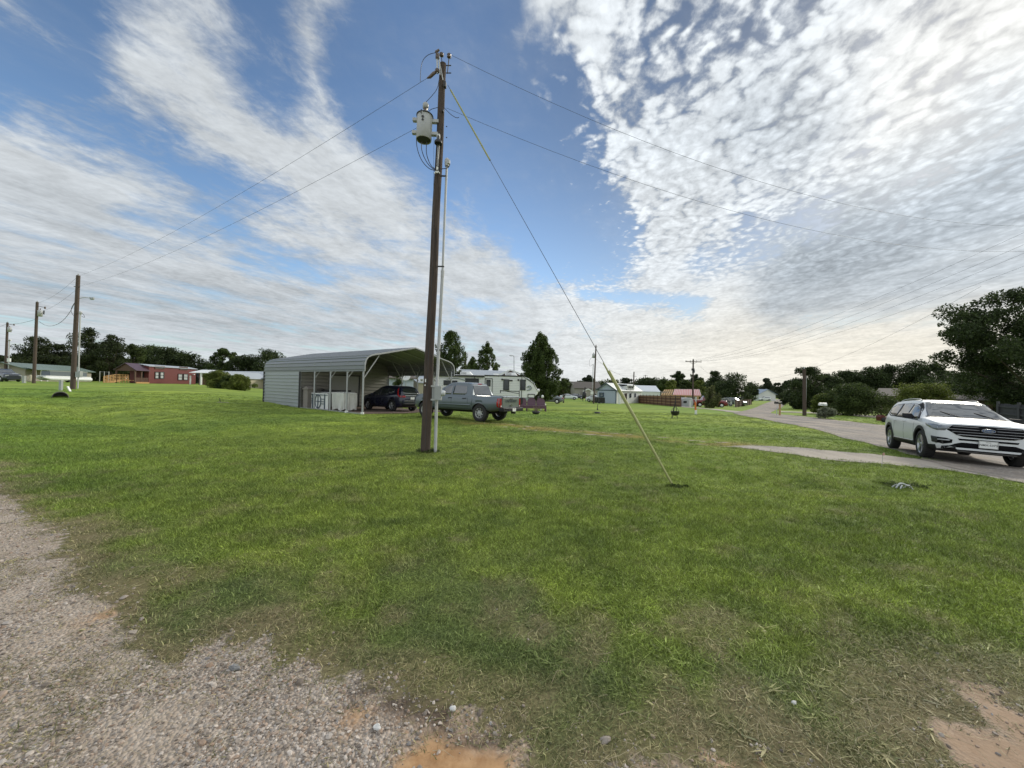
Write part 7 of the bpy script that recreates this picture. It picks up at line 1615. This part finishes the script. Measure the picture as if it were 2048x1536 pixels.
def tree(name, label, px, Y, toppy, wpx, kind='oak', mat=None, seed=1, base=.16, ncl=60, nper=150, leaf=None, group=None, cat='tree', rcf=.17, toppx=None, gap=.0, trunk=True, mint=.0, depth=1.0, rag=1.0):
    rag = rag * (.35 if kind == 'cone' else .75)
    rs = np.random.RandomState(seed); p0 = P(px, Y); H = W(toppx or px, toppy, Y).z - p0.z; Wd = wpx * Y / F; lf = (leaf or max(.055, Y / 390 * .62)) * 1.22; nper = int(nper * 1.5); ncl = int(ncl * 1.3)
    e = empty(name, p0, 0, label, cat, group); zb = H * base; hc = H - zb; ex, ey = ENV[kind]
    C_, Rr = [], []; tries = 0; ph = rs.rand(6) * 6.28
    while len(C_) < ncl and tries < ncl * 30:
        tries += 1; t_ = rs.rand() ** (.9 if kind != 'cone' else 1.15); a = rs.rand() * 6.283; rr_ = (rs.rand() ** .5) * .95
        er = float(np.interp(t_, ex, ey)) * (1 + rag * (.20 * math.sin(a * 2 + ph[0] + t_ * 5) + .15 * math.sin(a * 5 + ph[1] + t_ * 11)))
        rc = Wd * rcf * (.55 + .75 * rs.rand()) * (.55 + .45 * er)
        R_ = max(0, er * Wd / 2 - rc * .6) * rr_; z = zb + hc * t_
        if kind == 'pine': z = zb + hc * (round(t_ * 9) / 9 + (rs.rand() - .5) * .05)
        z = min(z, H - rc * .55)
        if gap and math.sin(a * 3 + ph[2] + t_ * 7) * math.sin(t_ * 11 + ph[3]) < -1 + gap: continue
        C_.append((R_ * math.cos(a), R_ * math.sin(a) * depth, max(z, rc * .5 + mint))); Rr.append(rc)
        if rs.rand() < .40:      # small sprays that break the outline
            q_ = min(er * Wd / 2 * (.88 + .14 * rs.rand()), R_ + rc * 1.25); C_.append((q_ * math.cos(a), q_ * math.sin(a) * depth, min(H - .1, max(.2, zb + hc * (t_ + (rs.rand() - .35) * .10))))); Rr.append(rc * (.28 + .3 * rs.rand()))
    if kind in ('cone',):      # leader and spiky shoots
        for k in range(16): a = rs.rand() * 6.28; t_ = rs.rand(); er = float(np.interp(t_, ex, ey)) * Wd / 2; C_.append((er * math.cos(a), er * math.sin(a), zb + hc * t_ + Wd * .03)); Rr.append(Wd * .055)
        for k in range(4): C_.append(((rs.rand() - .5) * Wd * .04, 0, H - Wd * (.05 + .05 * k))); Rr.append(Wd * (.03 + .014 * k))
    leaf_object('crown', C_, Rr, nper, lf, mat or L_OAK, e, (0, 0, 0), rs, 1.35 if kind == 'cone' else .68 if kind == 'pine' else .85, 1.0, .3)
    if trunk:
        mb = MB(); r0 = max(.05, H * .022 + .04); tz = zb + hc * .55
        tp = [Vector((math.sin(k * 1.1 + ph[4]) * .012 * H * k / 5, math.cos(k * 1.3) * .01 * H, tz * k / 5 - (.2 if k == 0 else 0))) for k in range(6)]
        mb.tube(tp, [r0 * (1.25 if k == 0 else 1 - .13 * k) for k in range(6)], 8)
        idx = rs.permutation(len(C_))[:max(5, min(16, len(C_) // 5))]
        for i in idx:
            c = Vector(C_[i]); s_ = min(max(.25, c.z / H - .28), .92) * tz; k_ = min(4, int(s_ / tz * 5)); a = tp[k_].lerp(tp[k_ + 1], s_ / tz * 5 - k_); m_ = a.lerp(c, .5) + Vector((0, 0, -.03 * H)) * (.5 if kind == 'pine' else -.3)
            mb.tube([a, m_, c], [r0 * .42, r0 * .26, r0 * .08], 5, cap=False)
        mb.build('trunk', M_BARK, e)
    return e
TB = 'trees behind the left buildings'
for i, a in enumerate([
    ('dark pine clump cut by the left picture edge', 4, 118, 712, 60, 'oak', L_PINE), ('lower dark pine right of the leftmost pole', 38, 100, 708, 62, 'pine', L_PINE),
    ('broad dark pine above the green roof, tallest of its clump', 76, 96, 672, 86, 'pine', L_PINE), ('dark pine between the broad pine and the lamp pole', 116, 98, 688, 72, 'pine', L_PINE),
    ('tallest dark pine behind the lamp pole', 172, 92, 655, 78, 'pine', L_PINE), ('dark pine directly left of the red cabin porch', 222, 92, 670, 76, 'pine', L_PINE),
    ('feathery mid green tree above the red cabin porch', 262, 100, 690, 60, 'oak', L_MID), ('rounded green tree above the left half of the red cabin', 300, 112, 693, 92, 'wide', L_DEEP),
    ('rounded dark tree above the middle of the red cabin', 338, 112, 698, 86, 'wide', L_OAK), ('rounded low dark tree above the right end of the red cabin', 372, 112, 708, 66, 'wide', L_OAK),
    ('small dark tree between the red cabin and the airy tree', 396, 122, 733, 34, 'oak', L_OAK), ('airy tree with sky showing through its upper branches', 444, 112, 698, 58, 'oak', L_DEEP),
    ('low dark tree left of the airy tree', 417, 118, 727, 34, 'oak', L_OAK), ('dark spreading tree right of the airy tree', 492, 112, 711, 66, 'wide', L_OAK), ('dark spreading tree touching the carport roof corner', 543, 112, 702, 88, 'wide', L_OAK),
    ('dark undergrowth tree behind the green roof', 145, 104, 712, 90, 'wide', L_PINE), ('dark undergrowth tree behind the wooden ramp', 200, 104, 716, 80, 'wide', L_PINE)]):
    lb, px, Y, ty, wp, kd, mt = a
    tree('pine_tree' if kd == 'pine' else 'broadleaf_tree', lb, px, Y, ty, wp, kd, mt, 100 + i, base=.06 if kd != 'oak' else .14, ncl=(46 if i != 11 else 54), nper=130 if kd != 'oak' else 120, group=TB, rcf=.19 if kd != 'oak' else .15)
tree('broadleaf_tree', 'upright bushy tree just right of the tall pole behind the carport', 897, 58, 664, 90, 'cone', L_DEEP, 131, base=.05, ncl=210, nper=80, rcf=.09, group='trees behind the trailer')
tree('broadleaf_tree', 'thin tree with spiky shoots above the trailer middle', 973, 74, 688, 66, 'cone', L_DEEP, 132, base=.05, ncl=120, nper=60, rcf=.085, group='trees behind the trailer')
tree('broadleaf_tree', 'small tree left of the spiky tree above the trailer', 942, 80, 716, 44, 'cone', L_DEEP, 133, base=.05, ncl=26, nper=80, rcf=.15, group='trees behind the trailer')
tree('broadleaf_tree', 'dense dark cone shaped tree right of the travel trailer', 1077, 50, 670, 88, 'cone', L_DEEP, 134, base=.10, ncl=300, nper=90, rcf=.085, group='trees behind the trailer')
tree('broadleaf_tree', 'small green tree seen through the open carport', 793, 42, 742, 30, 'bush', L_MID, 135, ncl=26, nper=80)
tree('sapling', 'small round topped sapling on a thin trunk left of the white low car', 1127, 74, 757, 32, 'oak', L_MID, 136, base=.42, ncl=26, nper=90, leaf=.09)
SH = 'shrubs on the left lawn'
tree('shrub', 'tall green shrub right of the white shelter', 434, 52, 740, 50, 'bush', L_BUSH, 140, base=.02, ncl=46, nper=170, group=SH, cat='shrub', trunk=False, leaf=.06, rag=1.5)
tree('shrub', 'wide lower grey green shrub before the beige building', 479, 51, 750, 52, 'bush', L_BUSH, 141, base=.02, ncl=40, nper=170, group=SH, cat='shrub', trunk=False, leaf=.075)
tree('shrub', 'low shrub joining the two bigger shrubs on the left lawn', 455, 52, 752, 44, 'bush', L_DEEP, 142, base=.02, ncl=28, nper=150, group=SH, cat='shrub', trunk=False, leaf=.075)
# middle distance
MD = 'trees in the middle distance'
for i, (lb, px, Y, ty, wp, kd, mt) in enumerate([
    ('taller dark tree standing behind the slim pole', 1176, 185, 751, 26, 'oak', L_FAR), ('olive rounded tree above the white house roof', 1222, 150, 759, 48, 'wide', L_MID), ('dark rounded tree above the fence end pole', 1253, 180, 757, 36, 'wide', L_FAR),
    ('wide dark tree behind the white barn', 1295, 165, 757, 60, 'wide', L_OAK), ('dark tall tree above the rafters of the pavilion', 1356, 160, 743, 34, 'oak', L_OAK), ('dark tree behind the cross arm pole', 1388, 160, 749, 40, 'oak', L_OAK),
    ('light green round tree above the stripped rafters', 1343, 130, 761, 34, 'bush', L_BUSH), ('light green round tree above the faded red roof', 1372, 130, 760, 38, 'bush', L_MID), ('light green round tree right of the cross arm pole', 1400, 128, 762, 36, 'bush', L_BUSH),
    ('olive tree at the left end of the middle tree line', 1128, 140, 765, 46, 'wide', L_MID), ('dark tree filling behind the grey house', 1158, 160, 763, 44, 'wide', L_FAR), ('dark tree between barn and pavilion', 1325, 150, 760, 36, 'wide', L_DEEP),
    ('big dark round tree, left one of the pair before the far road', 1430, 112, 743, 50, 'wide', L_OAK), ('big dark tree with ragged top, right one of the pair', 1470, 108, 748, 70, 'wide', L_OAK), ('low dark tree under the ragged pair', 1446, 104, 762, 60, 'wide', L_OAK),
    ('small dark tree right of the ragged pair', 1500, 140, 766, 30, 'wide', L_FAR), ('flat topped tree beyond the white van', 1532, 250, 757, 34, 'oak', L_FAR), ('small leaning tree at the vanishing road', 1555, 270, 766, 20, 'oak', L_FAR), ('dark tree at the right side of the vanishing road', 1578, 170, 762, 34, 'wide', L_OAK)]):
    tree('broadleaf_tree', lb, px, Y, ty, wp, kd, mt, 160 + i, base=.04 if kd != 'oak' else .2, ncl=34, nper=90, group=MD, rcf=.2 if kd != 'oak' else .17)
tree('shrub', 'feathery olive shrub before the dark red pickup', 1424, 60, 773, 34, 'cone', L_FEA, 190, base=.04, ncl=34, nper=70, cat='shrub', leaf=.10, rcf=.13)
tree('shrub', 'small pale blooming bush left of the dark green vehicle', 1451, 79, 797, 22, 'bush', L_WHT, 191, base=.02, ncl=14, nper=70, cat='shrub', trunk=False)
# right side
RS_ = 'dark trees across the road'
for i, (lb, px, Y, ty, wp, kd, mt) in enumerate([
    ('airy dark tree with bare twigs above the short dark pole', 1612, 66, 736, 66, 'wide', L_OAK), ('low spreading dark tree left of the short dark pole', 1592, 70, 760, 48, 'wide', L_OAK), ('dark tree right behind the short dark pole', 1652, 74, 748, 76, 'wide', L_OAK),
    ('dark tree above the small round bush', 1694, 76, 743, 72, 'wide', L_OAK), ('dark tree above the big round bush', 1735, 76, 736, 76, 'wide', L_OAK), ('dark tree above the low brown house', 1780, 76, 730, 76, 'wide', L_OAK),
    ('highest dark tree of the row behind the white car', 1828, 74, 723, 84, 'wide', L_OAK), ('dark tree at the right end of the row', 1868, 72, 728, 60, 'oak', L_OAK), ('dark tree under the big oak behind the white car roof', 1915, 52, 748, 120, 'wide', L_OAK),
    ('dark tree filling beneath the big oak', 1985, 47, 716, 130, 'wide', L_OAK), ('dark tree at the picture edge beneath the big oak', 2060, 42, 690, 150, 'wide', L_OAK)]):
    tree('broadleaf_tree', lb, px, Y, ty, wp, kd, mt, 200 + i, base=.03 if kd != 'oak' else .2, ncl=52, nper=130, group=RS_, rcf=.19 if kd != 'oak' else .14)
tree('oak_tree', 'big black green oak towering at the right picture edge', 2082, 33, 572, 312, 'oak', L_OAK, 231, base=.08, ncl=300, nper=150, leaf=.085, rcf=.07, gap=.42, rag=1.5, toppx=2070)
tree('round_bush', 'big rounded olive green bush on several stems across the road', 1705, 38, 769, 108, 'bush', L_MID, 240, base=.06, ncl=80, nper=190, rag=1.3, leaf=.06, rcf=.15, cat='bush', group='round bushes across the road')
tree('round_bush', 'smaller rounded yellow green bush left of the big one', 1644, 40, 788, 44, 'bush', L_BUSH, 241, base=.03, ncl=50, nper=170, leaf=.055, rcf=.17, cat='bush', group='round bushes across the road')
tree('round_bush', 'wide yellow green bush rising behind the white car roof', 1848, 44, 770, 128, 'bush', L_BUSH, 242, base=.05, ncl=80, nper=190, rag=1.3, leaf=.065, rcf=.14, cat='bush', group='round bushes across the road')
tree('shrub', 'small grey leaved shrub under the white mailbox', 1655, 29.5, 815, 38, 'bush', L_GREY, 243, base=.02, ncl=34, nper=110, leaf=.04, cat='shrub', trunk=False)
# woods that read as one mass
def woods(name, label, Y, prof, n, mat, seed, dz=18):
    rs = np.random.RandomState(seed); xs_, ys_ = zip(*prof); C_, Rr = [], []
    for k in range(n):
        px = xs_[0] + (xs_[-1] - xs_[0]) * rs.rand(); yy = Y + rs.rand() * dz; p = P(px, yy); top = W(px, float(np.interp(px, xs_, ys_)) + 2.2 * math.sin(px * .23) + 1.6 * math.sin(px * .61), Y).z - p.z; rc = 1.6 + 1.8 * rs.rand()
        z = (top - rc * .6) * (rs.rand() ** .6); C_.append((p.x, p.y, p.z + max(.5, z))); Rr.append(rc)
    o = leaf_object(name, C_, Rr, 90, Y / 390 * .7, mat, None, (0, 0, 0), rs, .8); return tag(o, label, kind='stuff')
woods('woods', 'far low tree line behind the middle houses', 205, [(1085, 770), (1120, 764), (1180, 762), (1240, 763), (1300, 760), (1345, 755), (1420, 758)], 460, L_FAR, 301)
woods('woods', 'hazy far woods closing the end of the road', 290, [(1490, 772), (1520, 771), (1560, 772), (1600, 773)], 130, L_FAR, 302)
woods('woods', 'dark woods behind the left pines', 128, [(-60, 716), (40, 716), (140, 712), (230, 716), (330, 716), (400, 744), (430, 742), (480, 732), (580, 730)], 520, L_PINE, 303)
woods('woods', 'dark woods behind the row across the road', 92, [(1588, 764), (1640, 758), (1720, 750), (1830, 742), (1900, 745), (2000, 735), (2150, 720), (2900, 700)], 1100, L_OAK, 304)
woods('undergrowth', 'low dark undergrowth beneath the trees across the road', 62, [(1700, 800), (1800, 792), (1900, 785), (2000, 780), (2150, 775), (2800, 765)], 300, L_OAK, 305, 8)
# dark weeds at the guy anchor and in the swale, coarse tufts at the poles
rs = np.random.RandomState(5); kp = G(1345, 975)
o = leaf_object('anchor_weeds', [(rs.randn() * .085 + .03, rs.randn() * .045, .02 + .02 * rs.rand()) for _ in range(26)], [.04] * 26, 22, .014, L_DEEP, None, kp, rs, .6, 1.6); tag(o, 'small dark mound of clippings round the guy wire foot', kind='stuff')
kp = G(1808, 974); o = leaf_object('hollow_weeds', [(rs.randn() * .20, rs.randn() * .12, .01 + .02 * rs.rand()) for _ in range(44)], [.05] * 44, 15, .014, L_MID, None, kp, rs, .5, 1.6); tag(o, 'dark weeds in the small hollow of the right lawn', kind='stuff')

kp = P(850, 10.17); o = leaf_object('pole_weeds', [(math.cos(a_) * .20, math.sin(a_) * .20, .03) for a_ in np.linspace(0, 6.2, 22)] + [(.25 + rs.randn() * .05, rs.randn() * .05, .03) for _ in range(6)], [.04] * 28, 16, .016, L_MID, None, kp, rs, 1.1, 1.7, 0); tag(o, 'taller dark grass and weeds round the foot of the tall pole', kind='stuff')
# ================================================================== every separate piece of a kind becomes a part of its own
SPLIT = ('side_wall', 'mounting_lug', 'conduit_strap', 'meter_rail', 'leg', 'knee_brace', 'eave_brace', 'corner_trim', 'foot_cap', 'trailer_wheel', 'porch_post', 'speaker', 'headlamp', 'tail_lamp', 'pontoon', 'lid_band',
         'down_rod', 'door_frame', 'base_rail', 'back_plate', 'number_tag', 'cutout_insulator', 'fuse_cutout', 'crossbar', 'bracket', 'stencil_mark', 'rafter', 'gable_trim', 'blue_trim', 'boards_', 'clutter', 'railing', 'hardware', 'rear_bumper', 'swoosh_mark', 'post', 'bolt_hardware', 'meter_box', 'hitch', 'rail')
def split_loose(o):
    me = o.data; n = len(me.vertices); par = list(range(n))
    def fd(i):
        while par[i] != i: par[i] = par[par[i]]; i = par[i]
        return i
    for p in me.polygons:
        v = p.vertices; a = fd(v[0])
        for k in v[1:]: par[fd(k)] = a
    grp = {}
    for p in me.polygons: grp.setdefault(fd(p.vertices[0]), []).append(p.index)
    if len(grp) < 2 or len(grp) > 60: return
    nm = o.name.split('.')[0]
    for g in list(grp.values()):
        vi = sorted({k for f in g for k in me.polygons[f].vertices}); mp = {k: i for i, k in enumerate(vi)}
        m2 = bpy.data.meshes.new(nm); m2.from_pydata([me.vertices[k].co[:] for k in vi], [], [[mp[k] for k in me.polygons[f].vertices] for f in g])
        for m in me.materials: m2.materials.append(m)
        m2.polygons.foreach_set('material_index', [me.polygons[f].material_index for f in g]); m2.polygons.foreach_set('use_smooth', [me.polygons[f].use_smooth for f in g]); m2.update()
        c = o.copy(); c.data = m2; COL.objects.link(c)
        c.name = nm
    bpy.data.objects.remove(o)
for o in list(scene.objects):
    if o.type == 'MESH' and o.parent is not None and not o.children and o.name.split('.')[0] in SPLIT and not (o.name.startswith('meter_box')): split_loose(o)
